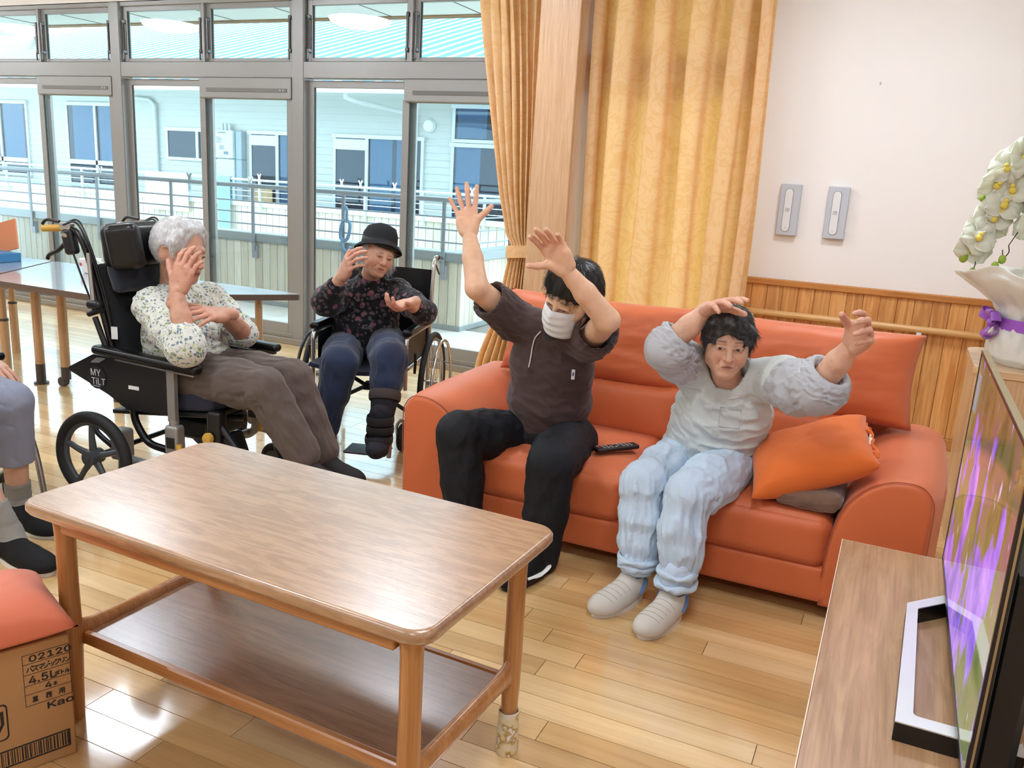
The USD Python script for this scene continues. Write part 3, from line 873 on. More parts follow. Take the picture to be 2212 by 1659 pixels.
# television bench, television, flower stand
bench_wood = WOOD('bench_wood', (186, 146, 106), (160, 118, 80), 1, .9, rough=.42, coat=.3, coat_rough=.25, stretch=9., contrast=(.34, .66), bump=.03, each=False)
edge_wood = M('bench_edge', (232, 214, 186), .4)
tb_ = thing('television_bench', 'low oak veneer television bench at lower right', 'cabinet')
part(tb_, 'top_board', box(-.042, .62, .55, 2.815, .395, .420, .0015), bench_wood)
part(tb_, 'edge_band', cat(box(-.0445, -.042, .55, 2.815, .396, .4205), box(-.042, .62, 2.815, 2.8165, .396, .4195)), edge_wood)
part(tb_, 'side_panel', box(-.03, .61, 2.785, 2.81, 0, .395), bench_wood)
part(tb_, 'side_panel', box(-.03, .61, .56, .585, 0, .395), bench_wood)
for y0, y1 in ((.60, 1.32), (1.325, 2.05), (2.055, 2.78)):
    d = part(tb_, 'drawer_front', box(-.032, -.012, y0, y1, .06, .385, .002), bench_wood)
    part(d, 'drawer_handle', box(-.040, -.032, (y0 + y1) / 2 - .09, (y0 + y1) / 2 + .09, .30, .315, .002), alu)
part(tb_, 'back_panel', box(-.01, .60, .59, 2.78, .03, .395), bench_wood)

tv = thing('television', 'black flat television showing a field of lavender on the bench', 'television')
TVX, TY0, TY1, TZ0, TZ1 = .238, 1.54, 2.642, .487, 1.113
part(tv, 'housing', cat(box(TVX, TVX + .012, TY0, TY1, TZ0, TZ1, .002), box(TVX + .010, TVX + .075, TY0 + .03, TY1 - .10, TZ0 + .01, TZ1 - .22, .012)), black_plastic)
part(tv, 'bezel', cat(box(TVX - .004, TVX + .002, TY0, TY1, TZ0, TZ0 + .014), box(TVX - .004, TVX + .002, TY0, TY0 + .010, TZ0, TZ1), box(TVX - .004, TVX + .002, TY1 - .009, TY1, TZ0, TZ1), box(TVX - .004, TVX + .002, TY0, TY1, TZ1 - .008, TZ1)), M('tv_bezel', (34, 32, 34), .25))
part(tv, 'edge_trim', cat(box(TVX + .002, TVX + .006, TY0 - .0008, TY0 + .001, TZ0, TZ1), box(TVX - .003, TVX + .012, TY0, TY1, TZ1, TZ1 + .0015)), M('tv_gold_trim', (176, 158, 122), .3, metal=.6))
LAV = 1.5
scr = usdkit.material(stage, '/World/Looks/lavender_screen', {
    't': ('geometry', {}), 's': ('separate_xyz', {}),
    'zz': ('map_range', {'from_min': TZ0, 'from_max': TZ1, 'to_min': 0., 'to_max': 1.}), 'yy': ('map_range', {'from_min': TY0, 'from_max': TY1, 'to_min': 0., 'to_max': 1.}),
    'm1': ('mapping', {'scale': (0., 9., 7.)}), 'n1': ('noise_texture', {'scale': 1., 'detail': 4., 'roughness': .55}),
    'm2': ('mapping', {'scale': (0., 5., 3.4), 'rotation': (.2, 0, 0)}), 'n2': ('noise_texture', {'scale': 1., 'detail': 3.}),
    'm3': ('mapping', {'scale': (0., 22., 11.)}), 'n3': ('noise_texture', {'scale': 1., 'detail': 2.}),
    'bg': ('rgb_ramp', {'ramp': [(0, lin((70, 104, 60))), (.22, lin((96, 106, 58))), (.45, lin((112, 120, 62))), (.62, lin((104, 92, 58))), (.78, lin((96, 62, 46))), (1, lin((82, 50, 44)))]}),
    'gr': ('rgb_ramp', {'ramp': [(.35, lin((60, 96, 52))), (.5, lin((126, 134, 74))), (.65, lin((150, 110, 130)))]}),
    'lv': ('rgb_ramp', {'ramp': [(.3, lin((96, 70, 190))), (.5, lin((156, 112, 232))), (.7, lin((206, 150, 240)))]}),
    'w1': ('math', {'math_type': 'multiply_add', 'value2': -.62, 'value3': 0.}), 'w2': ('math', {'math_type': 'add'}), 'w3': ('map_range', {'from_min': .10, 'from_max': .16, 'to_min': 0., 'to_max': 1., 'clamp': True}),
    'k1': ('math', {'math_type': 'multiply_add', 'value2': -.22}), 'k2': ('map_range', {'from_min': .40, 'from_max': .44, 'to_min': 0., 'to_max': .85, 'clamp': True}),
    'x1': ('mix', {'fac': .45}), 'x2': ('mix', {}), 'x3': ('mix', {'color2': lin((196, 190, 240))}),
    'sp': ('map_range', {'from_min': .66, 'from_max': .72, 'to_min': 0., 'to_max': .7, 'clamp': True}),
    'e': ('emission', {'strength': LAV}), 'g': ('glossy_bsdf', {'color': (1, 1, 1), 'roughness': .03}), 'f': ('fresnel', {'IOR': 1.22}), 'o': ('mix_closure', {})},
    [('t.position', 's.vector'), ('s.z', 'zz.value'), ('s.y', 'yy.value'), ('t.position', 'm1.vector'), ('t.position', 'm2.vector'), ('t.position', 'm3.vector'), ('m1.vector', 'n1.vector'), ('m2.vector', 'n2.vector'), ('m3.vector', 'n3.vector'),
     ('zz.result', 'bg.fac'), ('n1.fac', 'gr.fac'), ('bg.color', 'x1.color1'), ('gr.color', 'x1.color2'), ('n1.fac', 'lv.fac'),
     ('zz.result', 'k1.value1'), ('n2.fac', 'k1.value3'), ('k1.value', 'k2.value'), ('n1.fac', 'w1.value3'),
     ('k2.result', 'x2.fac'), ('x1.color', 'x2.color1'), ('lv.color', 'x2.color2'), ('n3.fac', 'sp.value'), ('sp.result', 'x3.fac'), ('x2.color', 'x3.color1'),
     ('x3.color', 'e.color'), ('f.fac', 'o.fac'), ('e.emission', 'o.closure1'), ('g.BSDF', 'o.closure2')], surface='o.closure')
part(tv, 'screen', box(TVX - .0025, TVX + .001, TY0 + .010, TY1 - .009, TZ0 + .014, TZ1 - .008), scr)
part(tv, 'sticker', box(TVX - .004, TVX - .0028, TY1 - .115, TY1 - .055, TZ1 - .155, TZ1 - .055, .0), M('sticker_paper', (176, 176, 196), .6), label='pale label stuck on the screen')
silver = M('tv_stand_silver', (214, 214, 214), .35, metal=.25)
g = sg.Polygon([(.126, 1.745), (.146, 2.335), (.27, 2.475), (.36, 2.475), (.36, 1.745)])
hole = sg.Polygon([(.160, 1.785), (.172, 2.315), (.285, 2.440), (.36, 2.440), (.36, 1.785)]).buffer(-.012).buffer(.012)
g = sg.Polygon([(.130, 1.745), (.130, 2.345), (.255, 2.475), (.30, 2.475), (.30, 1.80), (.27, 1.80)]) if False else g
st = part(tv, 'stand_loop', prism(g.difference(hole), .003, .462), silver)
part(st, 'stand_body', prism(g.difference(hole), .041, .421), M('stand_black', (16, 16, 17), .3))
part(tv, 'neck', box(.262, .34, 1.80, 2.42, .43, .50, .01), black_plastic)

sb = thing('set_top_box', 'black box with tan strap behind the television at lower right', 'box', (.40, 1.46, .42))
part(sb, 'case', box(0, .19, 0, .22, 0, .05, .004), black_plastic)
part(sb, 'strap', sweep(spline([(-.01, .05, .03), (.02, .05, .056), (.10, .06, .058), (.19, .05, .04)], 6), .014, 8, .2), M('tan_strap', (196, 164, 124), .7), 40)

fs = thing('flower_stand', 'pale wooden stand with rounded corners behind the television', 'stand', (.66, 4.42, 0))
beech = WOOD('beech_stand', (226, 192, 150), (208, 170, 126), 2, .8, rough=.4, coat=.3, each=False)
part(fs, 'top', prism(rrect(.62, .66, .09), .03, .79), WOOD('beech_top', (228, 194, 152), (210, 172, 128), 0, .8, rough=.35, coat=.4, each=False), 40)
part(fs, 'body', prism(rrect(.60, .64, .085), .79, 0.), beech, 40)

# wrapped orchid
paper = usdkit.material(stage, '/World/Looks/wrapping_paper', {'d': ('principled_bsdf', {'base_color': lin((250, 249, 243)), 'roughness': .55, 'coat_weight': .25, 'coat_roughness': .15}), 't': ('translucent_bsdf', {'color': lin((240, 240, 228))}), 'm': ('mix_closure', {'fac': .3})}, [('d.BSDF', 'm.closure1'), ('t.BSDF', 'm.closure2')], surface='m.closure')
violet = M('violet_ribbon', (158, 92, 200), .3, spec=.5, coat=.4)
petal = usdkit.material(stage, '/World/Looks/orchid_petal', {'d': ('principled_bsdf', {'base_color': lin((252, 252, 244)), 'roughness': .55}), 't': ('translucent_bsdf', {'color': lin((246, 250, 232))}), 'm': ('mix_closure', {'fac': .45})}, [('d.BSDF', 'm.closure1'), ('t.BSDF', 'm.closure2')], surface='m.closure')
yellow = M('orchid_lip', (232, 208, 92), .5)
bud_g = M('orchid_bud', (150, 176, 60), .45)
stem_m = M('orchid_stem', (44, 46, 30), .5)
OX, OY, OZ = .60, 4.38, .822
orc = thing('potted_orchid', 'white orchid in crinkled wrapping paper with a violet ribbon bow', 'potted plant', (OX, OY, OZ))


def wrap(u, v):
    th = u * 2 * PI
    prof_z = np.array([0, .03, .10, .16, .20, .26, .36, .40])
    prof_r = np.array([.17, .195, .195, .185, .178, .21, .34, .365])
    r = np.interp(v, np.linspace(0, 1, 8), prof_r)
    z = np.interp(v, np.linspace(0, 1, 8), prof_z)
    f = meshkit.fbm(np.stack([np.cos(th) * 3.2, np.sin(th) * 3.2, v * 3], -1), 4, 5) - .5
    r = r + f * (.03 + .09 * v) + .012 * np.sin(th * 9) * v
    z = z + (meshkit.noise(np.stack([np.cos(th) * 2.5, np.sin(th) * 2.5, v * 0], -1), 9) - .5) * .12 * np.clip(v - .6, 0, 1) / .4
    return np.stack([r * np.cos(th), r * np.sin(th), z], -1)


part(orc, 'wrapping_paper', grid_cloth(wrap, 90, 40, .003), paper, 50)
part(orc, 'inner_paper', taper(lathe([(0, .24), (.12, .25), (.2, .30), (.24, .37), (.16, .42), (.06, .40), (0, .38)], 40), lambda v: v + (meshkit.fbm(v * 9, 3, 2) - .5)[:, None] * A([.08, .08, .08])), paper, 40)
part(orc, 'pot', lathe([(0, .005), (.15, .005), (.165, .2), (.15, .2), (0, .18)], 24), white_plastic, 40)
a = np.linspace(0, 2 * PI, 60)
rb = part(orc, 'ribbon', grid_cloth(lambda u, v: np.stack([.193 * np.cos(u * 2 * PI), .193 * np.sin(u * 2 * PI), .155 + .05 * v], -1), 50, 4, .003), violet, 40)
BD = A([math.cos(math.radians(200)), math.sin(math.radians(200)), 0])
bw = A([-.185, -.085, .18])
s_ = A([.35, -.94, 0])
for k, (a0, ln, wd) in enumerate(((150, .085, .05), (35, .06, .045), (255, .075, .04), (290, .06, .04), (90, .055, .05))):
    d = math.cos(math.radians(a0)) * s_ + A([0, 0, math.sin(math.radians(a0))])
    q = np.cross(d, BD)

    def loop(u, v, d=d, q=q, ln=ln, wd=wd):
        t = u * PI * 2
        rad = ln * np.sin(t / 2)
        p = bw + (d * rad[..., None]) + BD * (.022 * np.sin(t) + .03 * np.sin(t / 2))[..., None] + q * ((v - .5) * wd * (.35 + .65 * np.sin(t / 2)))[..., None]
        return p
    part(rb, 'bow_loop', grid_cloth(loop, 26, 5, .0025), violet, 40)
part(rb, 'bow_knot', move(trimesh.creation.icosphere(2, .02), bw + BD * .02), violet, True)


def orchid_flower(scale, seed):
    rs = np.random.RandomState(seed)
    ms = []
    for k, (a, w, l) in enumerate(((90, .030, .042), (210, .030, .042), (330, .030, .042), (10, .042, .040), (170, .042, .040))):
        t = math.radians(a)
        c = A([math.cos(t), 0, math.sin(t)])
        s = A([-math.sin(t), 0, math.cos(t)])

        def fn(u, v, c=c, s=s, w=w, l=l):
            ww = w * np.sin(np.clip(u * .93 + .07, 0, 1) * PI) ** .6
            x = (v - .5) * 2 * ww
            return c * (u * l * 1.3)[..., None] + s * x[..., None] + A([0, -1., 0]) * (.012 * np.sin(u * 2.6) - .25 * x * x / w + .004 * np.sin(v * 9 + seed))[..., None]
        ms.append(grid_cloth(fn, 7, 7, .0012))
    return cat(ms).apply_scale(scale), cat(move(trimesh.creation.icosphere(1, .011), (0, -.012, -.006)), move(trimesh.creation.icosphere(1, .007), (0, -.018, .006))).apply_scale(scale)


def Rz(a):
    return trimesh.transformations.rotation_matrix(a, [0, 0, 1])


rs = np.random.RandomState(3)
stems = [spline([(.0, 0, .2), (.02, -.02, .62), (-.06, -.05, .86), (-.20, -.09, .80), (-.30, -.12, .62), (-.345, -.13, .50)], 10),
         spline([(.03, .02, .2), (.08, 0, .72), (.02, -.03, 1.0), (-.12, -.07, 1.0), (-.235, -.10, .86), (-.30, -.11, .74)], 10),
         spline([(.05, .0, .2), (.16, .02, .70), (.20, -.02, .98), (.08, -.06, .99), (-.08, -.10, .78), (-.20, -.15, .52)], 10)]
for s in stems:
    part(orc, 'flower_stem', sweep(s, np.linspace(.004, .002, len(s)), 6), stem_m, 40)
    n = 0
    for k in range(len(s) - 24, len(s) - 5, 2):
        for side in (-1, 1):
            fm, lip = orchid_flower(rs.uniform(1.15, 1.6), rs.randint(1000))
            T = trimesh.transformations.euler_matrix(rs.uniform(-.5, .6), rs.uniform(-.5, .5), rs.uniform(-1.2, .9))
            T[:3, 3] = s[k] + A([rs.uniform(-.02, .02), -.03 * (side > 0) + rs.uniform(-.02, .03), -.035 + rs.uniform(-.03, .04)])
            fm.apply_transform(T)
            lip.apply_transform(T)
            f = part(orc, 'flower', fm, petal, 50)
            part(f, 'flower_lip', lip, yellow, True)
for p, q, r in (((-.345, -.13, .50), (-.362, -.14, .455), .022), ((-.20, -.15, .52), (-.215, -.16, .46), .018), ((-.22, -.15, .50), (-.238, -.165, .43), .018), ((-.33, -.13, .47), (-.318, -.14, .40), .014), ((-.30, -.11, .74), (-.33, -.12, .71), .014)):
    part(orc, 'bud_stalk', sweep(spline([p, (A(p) + A(q)) / 2 + A([.012, 0, 0]), q], 4), .0022, 5), stem_m, 40)
    b = trimesh.creation.icosphere(2, r)
    b.apply_scale([.85, .85, 1.1])
    part(orc, 'bud', move(b, q), bud_g, True)

# cardboard box with a cushion
card = M('cardboard', (176, 132, 88), .85, spec=.2, bump=(90., .1, .002), var=.05)
ink = M('carton_ink', (40, 30, 26), .8)
BPH = 67.
cb = thing('cardboard_box', 'brown cardboard carton printed with black lettering and a barcode', 'box', (-1.74, 1.294, 0), rz=BPH)
part(cb, 'carton', cat(box(-.36, 0, 0, .27, 0, .340, .003)), card)
part(cb, 'flap', cat(box(-.002, .004, .015, .13, .03, .338, .001), box(-.002, .006, .06, .11, .10, .20, .002)), M('cardboard_edge', (196, 158, 112), .9))


def ink_part(name, shape, mat=None):
    """Flat print on the carton's front: shape is drawn in (along, up)."""
    m = upright(prism(shape, .0006), 'xz')
    return part(cb, name, m, mat or ink)


def strokes(lines, w):
    return union_all([sg.LineString(l).buffer(w / 2, cap_style=2, join_style=2) for l in lines])


KANA = {
    'ハ': [[(.35, .8), (.28, .5), (.1, .15)], [(.62, .82), (.75, .5), (.92, .15)]], 'dakuten': [[(.78, 1.0), (.85, .86)], [(.92, 1.04), (.99, .9)]],
    'ス': [[(.15, .82), (.8, .82), (.65, .5), (.1, .1)], [(.6, .42), (.92, .1)]], 'マ': [[(.1, .8), (.9, .8), (.55, .35)], [(.35, .45), (.65, .1)]],
    'シ': [[(.2, .9), (.4, .78)], [(.12, .62), (.32, .5)], [(.15, .12), (.5, .2), (.9, .65)]], 'ッ': [[(.2, .6), (.28, .4)], [(.45, .64), (.52, .44)], [(.82, .62), (.7, .25), (.4, .08)]],
    'ク': [[(.4, .92), (.12, .5)], [(.35, .78), (.85, .78), (.7, .4), (.25, .08)]], 'リ': [[(.25, .85), (.25, .4)], [(.75, .88), (.75, .4), (.4, .08)]], 'ン': [[(.15, .8), (.4, .62)], [(.15, .12), (.55, .25), (.9, .68)]],
    'ホ': [[(.1, .7), (.9, .7)], [(.5, .92), (.5, .08)], [(.3, .5), (.12, .2)], [(.7, .5), (.88, .2)]], 'ト': [[(.35, .92), (.35, .08)], [(.38, .6), (.8, .4)]],
    'ル': [[(.28, .82), (.28, .5), (.08, .12)], [(.58, .88), (.58, .15), (.92, .45)]], '本': [[(.1, .7), (.9, .7)], [(.5, .95), (.5, .05)], [(.5, .68), (.1, .22)], [(.5, .68), (.9, .22)], [(.3, .24), (.7, .24)]],
    '業': [[(.38, 1.), (.38, .8)], [(.62, 1.), (.62, .8)], [(.2, .95), (.28, .82)], [(.8, .95), (.72, .82)], [(.1, .78), (.9, .78)], [(.2, .62), (.8, .62)], [(.25, .48), (.75, .48)], [(.08, .34), (.92, .34)], [(.5, .76), (.5, 0)], [(.46, .32), (.1, .04)], [(.54, .32), (.9, .04)]],
    '務': [[(.1, .92), (.42, .92), (.25, .74)], [(.05, .66), (.45, .66), (.38, .52)], [(.27, .66), (.27, .04), (.18, .1)], [(.24, .5), (.05, .25)], [(.62, .98), (.5, .74)], [(.58, .86), (.9, .86), (.55, .52)], [(.62, .76), (.95, .5)], [(.52, .4), (.9, .4), (.86, .06), (.74, .1)], [(.7, .52), (.66, .2), (.5, .0)]],
    '用': [[(.18, .92), (.18, .4), (.06, .04)], [(.18, .92), (.86, .92), (.86, .04), (.76, .08)], [(.18, .66), (.86, .66)], [(.18, .4), (.86, .4)], [(.52, .92), (.52, .04)]]}


def kana(s, x, z, h, adv, w):
    """Lettering with the strokes above; * after a sign adds its voicing marks, o its circle."""
    out = []
    for ch in s:
        if ch == '*':
            out += [[(x - adv + px * h * .9, z + pz * h) for px, pz in l] for l in KANA['dakuten']]
            continue
        out += [[(x + px * h * .9, z + pz * h) for px, pz in l] for l in KANA[ch]]
        x += adv
    return strokes(out, w)


F0, F1 = -.1055, -.001
zs = [.314, .289, .2605, .231, .207, .176]
ink_part('label_frame', strokes([[(F0, z), (F1, z)] for z in zs] + [[(F0, .176), (F0, .314)], [(F1, .176), (F1, .314)]], .0011))


def latin(name, s, x, z, h, wide=1.):
    m = text(s, h, .0006, True)
    v = m.vertices.copy()
    v[:, 0] = v[:, 0] * wide + x
    v[:, 1] += z
    m.vertices = v
    part(cb, name, upright(m, 'xz'), ink)


latin('lettering', '02120', F0 + .012, .2935, .0160, 1.38)
ink_part('lettering', kana('ハ*スマシ*ックリン', F0 + .006, .2645, .0175, .0122, .0023))
latin('lettering', '4.5L', F0 + .008, .2345, .0195, 1.12)
ink_part('lettering', kana('ホ*トル', F0 + .067, .2350, .0140, .0118, .0024))
latin('lettering', '4', F0 + .043, .2105, .0160, 1.2)
ink_part('lettering', kana('本', F0 + .062, .2105, .0125, .0125, .0017))
ink_part('lettering', kana('業務用', F0 + .014, .182, .0165, .030, .0022))
latin('lettering', 'Kao', -.062, .153, .0170, 1.5)
rs = np.random.RandomState(4)
bars, x = [], -.200
while x < -.020:
    w_ = rs.choice([.0012, .0024, .0036])
    bars.append(sg.box(x, .0345, x + w_, .0715))
    x += w_ + rs.choice([.0014, .0026, .0036])
ink_part('barcode', union_all(bars))
fo = sg.box(-.215, .029, -.0125, .077)
ink_part('barcode_frame', fo.difference(sg.box(-.211, .033, -.0165, .073)))
ic = rrect(.095, .098, .012)
ic = affinity.translate(ic, -.193, .155)
ink_part('emblem', ic.difference(affinity.scale(ic, .93, .93)).union(strokes([[(-.205, .13), (-.19, .122), (-.168, .132), (-.158, .15), (-.158, .185)]], .007)))
salmon = M('salmon_cover', (212, 112, 80), .6, spec=.35, sheen=.2, bump=(300., .12, .0015))
cu = thing('cushion', 'salmon orange cushion lying on the cardboard carton', 'cushion', (-1.74, 1.294, .341), rz=BPH)
m = pillow(.46, .34, .17, 36, .5, .16, 12, 3.4)
v = A(m.vertices)
v[:, 2] = np.where(v[:, 2] < 0, v[:, 2] * .35, v[:, 2]) + .03
part(cu, 'cover', move(taper(trimesh.Trimesh(v, m.faces, process=False), lambda q: q), (-.215, .135, 0)), salmon, 60)

# trapezoid dining tables
lam = M('pale_laminate', (150, 152, 158), .3, spec=.5, coat=1., coat_rough=.07, coat_ior=2.6)
edge_b = M('table_edge', (96, 76, 64), .5)
leg_w = WOOD('table_leg_wood', (206, 164, 122), (188, 142, 100), 2, 1.2, rough=.4, coat=.2)
dark_c = M('table_leg_ring', (66, 54, 50), .4)
TZ = .70


def care_table(poly, name, label):
    t = thing(name, label, 'table')
    g = sg.Polygon(poly).buffer(-.03).buffer(.03, quad_segs=5)
    part(t, 'table_top', prism(g, .03, TZ - .03), lam)
    part(t, 'edge_band', prism(g.buffer(.004).difference(g), .036, TZ - .037), edge_b)
    return t, g


t1, g1 = care_table([(-5.765, 4.395), (-3.44, 4.395), (-4.27, 3.47), (-5.215, 3.47)], 'trapezoid_table', 'pale trapezoid care table with dark edge holding the white cup')
for x, y, kind in ((-5.06, 3.70, 'flange'), (-4.87, 3.74, 'caster'), (-4.33, 3.68, 'plain'), (-3.70, 4.25, 'plain')):
    lg = part(t1, 'leg', cat(rod((x, y, .13), (x, y, .63 if kind != 'plain' else .38), .029, 16)), leg_w, 40)
    part(lg, 'leg_tube', rod((x, y, .37), (x, y, .67), .023, 14), leg_w, 40)
    part(lg, 'leg_ring', rod((x, y, .625 if kind != 'plain' else .375), (x, y, .645 if kind != 'plain' else .39), .031, 16), dark_c, 40)
    part(lg, 'leg_foot', rod((x, y, .05 if kind == 'caster' else 0), (x, y, .135), .0295, 16), dark_c, 40)
    if kind == 'flange':
        part(lg, 'flange', lathe([(0, 0), (.045, 0), (.045, .012), (0, .014)], 20, (x, y, 0)), dark_c, 40)
    if kind == 'caster':
        part(lg, 'caster', cat(rod((x - .028, y - .02, .032), (x - .028, y + .02, .032), .031, 16)), dark_c, 40)
t2, g2 = care_table([(-5.785, 4.385), (-5.37, 3.68), (-6.3, 3.68), (-7.4, 4.385)], 'trapezoid_table', 'pale care table at the left edge holding the blue box')
for x, y in ((-5.42, 3.72), (-6.0, 4.2)):
    lg = part(t2, 'leg', rod((x, y, 0), (x, y, .38), .029, 16), leg_w, 40)
    part(lg, 'leg_tube', rod((x, y, .37), (x, y, .67), .023, 14), leg_w, 40)
    part(lg, 'leg_ring', rod((x, y, .375), (x, y, .39), .031, 16), dark_c, 40)
cup = thing('cup', 'white cup with a red star flower on the pale table', 'cup', (-5.06, 4.13, TZ))
cupm = M('cup_porcelain', (240, 234, 226), .25, coat=.4)
part(cup, 'cup_body', lathe([(0, .002), (.042, .002), (.048, .008), (.060, .05), (.072, .098), (.069, .098), (.056, .05), (.044, .012), (0, .010)], 28), cupm, 40)
part(cup, 'handle', sweep(spline([(.060, .01, .085), (.098, .016, .075), (.096, .016, .04), (.058, .01, .03)], 6), .007, 8), cupm, 40)
red = M('cup_red', (206, 70, 60), .4)
ang = math.radians(-75)
fl_ = cat([upright(prism(affinity.rotate(affinity.translate(sg.Point(0, 0).buffer(.004), .008, 0).union(sg.LineString([(0, 0), (.012, 0)]).buffer(.0022)), a_, origin=(0, 0)), .0015), 'xz') for a_ in range(0, 360, 60)])
part(cup, 'flower_print', move(fl_, rz=5, rx=16, loc=(-.018, -.0615, .062)), red)
bb = thing('storage_box', 'blue low box with orange lid propped upright at the left edge', 'box')
part(bb, 'box_body', box(-6.15, -5.86, 4.02, 4.20, TZ, TZ + .065, .004), M('blue_box', (40, 104, 150), .4))
part(bb, 'lid', move(box(-.14, .14, -.006, .006, 0, .22, .002), loc=(-6.02, 4.2, TZ + .06), rx=-8, ry=-14), M('orange_lid', (208, 128, 84), .5))

# curtains
def curtain_mat(name, a, b, c):
    return usdkit.material(stage, f'/World/Looks/{name}', {
        't': ('texture_coordinate', {}), 'mp': ('mapping', {'scale': (1., .25, 1.)}), 'n': ('noise_texture', {'scale': 6.5, 'detail': 1., 'distortion': 2.2}), 'r': ('rgb_ramp', {'ramp': [(.40, lin(a)), (.455, lin(b)), (.50, lin(b)), (.54, lin(a)), (.66, lin(a)), (.69, lin(b)), (.75, lin(a))]}),
        'f': ('noise_texture', {'scale': 260., 'detail': 2.}), 'bm': ('bump', {'strength': .08, 'distance': .003}),
        'd': ('principled_bsdf', {'roughness': .6, 'sheen_weight': .35, 'sheen_roughness': .4, 'specular_ior_level': .35}), 'tr': ('translucent_bsdf', {'color': lin(c)}), 'm': ('mix_closure', {'fac': .48})},
        [('t.object', 'mp.vector'), ('mp.vector', 'n.vector'), ('n.fac', 'r.fac'), ('r.color', 'd.base_color'), ('t.object', 'f.vector'), ('f.fac', 'bm.height'), ('bm.normal', 'd.normal'), ('d.BSDF', 'm.closure1'), ('tr.BSDF', 'm.closure2')], surface='m.closure')


gold = curtain_mat('gold_damask', (255, 230, 186), (246, 212, 158), (255, 224, 160))


def tied(u, v):
    z = 2.86 - v * 2.83
    zk = [.03, .2, .44, .70, .93, .965, 1.05, 1.10, 1.4, 1.85, 2.68, 2.9]
    xl = np.interp(z, zk, [-2.83, -2.79, -2.69, -2.62, -2.575, -2.558, -2.558, -2.60, -2.68, -2.765, -2.912, -2.93])
    xr = np.interp(z, zk, [-2.40, -2.40, -2.40, -2.40, -2.405, -2.41, -2.41, -2.40, -2.385, -2.37, -2.365, -2.365])
    amp = np.interp(z, zk, [.045, .045, .04, .035, .028, .022, .022, .028, .034, .036, .036, .036])
    uu = u + .010 * np.sin(z * 3 + u * 9)
    X = xl + (xr - xl) * u + .012 * np.sin(uu * 2 * PI * 9 + .6)
    Y = 5.60 + amp * np.sin(uu * 2 * PI * 8 + .8 * np.sin(z * 1.1)) + .3 * amp * np.sin(uu * 2 * PI * 17 + z)
    return np.stack([X, Y, z], -1)


cl = thing('curtain', 'gold patterned curtain tied back left of the wooden pillar', 'curtain')
part(cl, 'drape', grid_cloth(tied, 150, 110, .004), gold, 60)
tb1 = []
for z, dz in ((1.0, .04),):
    g = [( -2.572, 5.55), (-2.565, 5.525), (-2.49, 5.515), (-2.40, 5.53), (-2.385, 5.58), (-2.39, 5.66), (-2.48, 5.69), (-2.56, 5.66), (-2.572, 5.55)]
    p = spline([(x, y, z + .03 * (x + 2.48)) for x, y in g], 5)
    tb1.append(sweep(p, .040, 10, .12, up=(1, .2, 0)))
lp = sg.LineString(g).buffer(.004)
part(cl, 'tieback', taper(prism(lp, .085, .955), lambda v: np.c_[v[:, 0], v[:, 1], v[:, 2] + .10 * (v[:, 0] + 2.48)]), gold, 40)

edges = [0, .095, .165, .30, .37, .52, .60, .74, .80, .91, .955, 1.0]


def hung(u, v):
    z = 2.88 - v * 2.85
    X = -2.035 + 1.13 * u + .012 * np.sin(z * 1.7 + u * 12)
    ph = np.interp(u, edges, np.arange(len(edges)) * PI)
    w_ = np.cos(ph + .25 * np.sin(z * .9 + u * 5))
    Y = 5.615 - .062 * np.sign(w_) * np.abs(w_) ** .7 + .010 * np.sin(z * 2.2 + u * 31) - .05 * np.clip((u - .96) / .04, 0, 1)
    X = X + .022 * np.sin(ph * 2)
    return np.stack([X, Y, z], -1)


cr_ = thing('curtain', 'gold patterned curtain hanging straight right of the wooden pillar', 'curtain')
part(cr_, 'drape', grid_cloth(hung, 220, 60, .004), gold, 60)
rod_m = M('curtain_rail', (230, 228, 222), .4)
part(cl, 'rail', box(-10.4, -2.37, 5.57, 5.63, 2.875, 2.92, .004), rod_m)
part(cr_, 'rail', box(-2.07, -.86, 5.57, 5.65, 2.885, 2.93, .004), rod_m)

# wall intercom panels
pan_m = M('panel_grey', (196, 198, 204), .45)
for i, x in enumerate((-.774, -.486)):
    t = thing('wall_outlet_panel', ['grey wall panel with oval socket plate nearest the gold curtain', 'grey wall panel with oval socket plate nearer the orchid'][i], 'wall panel', (x, WY, 1.243))
    part(t, 'case', box(0, .128, -.042, 0, 0, .322, .005), pan_m)
    ov = affinity.translate(rrect(.046, .266, .0229), .057, .160)
    part(t, 'oval_groove', move(upright(prism(affinity.scale(ov, 1.12, 1.02), .0012), 'xz'), (0, -.0415, 0)), M(f'panel_groove_{i}', (120, 122, 130), .6))
    pl_ = part(t, 'oval_plate', move(upright(prism(ov, .006), 'xz'), (0, -.041, 0)), white_plastic, 40)
    part(pl_, 'socket', move(upright(prism(sg.box(.046, .150, .068, .172).difference(sg.box(.0475, .1515, .0665, .1705)), .001), 'xz'), (0, -.047, 0)), alu_dark)
    part(pl_, 'socket_slot', cat([move(upright(prism(sg.box(a, .159, a + .004, .165), .001), 'xz'), (0, -.047, 0)) for a in (.053, .060)]), alu_dark)
    part(pl_, 'catch', move(upright(prism(sg.box(.053, .042, .060, .054).difference(sg.box(.054, .043, .059, .053)), .001), 'xz'), (0, -.047, 0)), grey_plastic)

hr = thing('handrail', 'round wooden handrail on white brackets along the wainscot', 'handrail')
part(hr, 'rail', rod((-.93, 5.735, .742), (2.08, 5.735, .742), .021, 16), rail_wood, 40)
for x in (-.855, .155, 1.15):
    part(hr, 'bracket', cat(box(x - .014, x + .014, 5.722, 5.748, .672, .728, .003), box(x - .016, x + .016, 5.735, 5.777, .665, .70, .003)), white_plastic)

# ------------------------------------------------------------------ figures: blended solids turned into one skin
f32 = np.float32


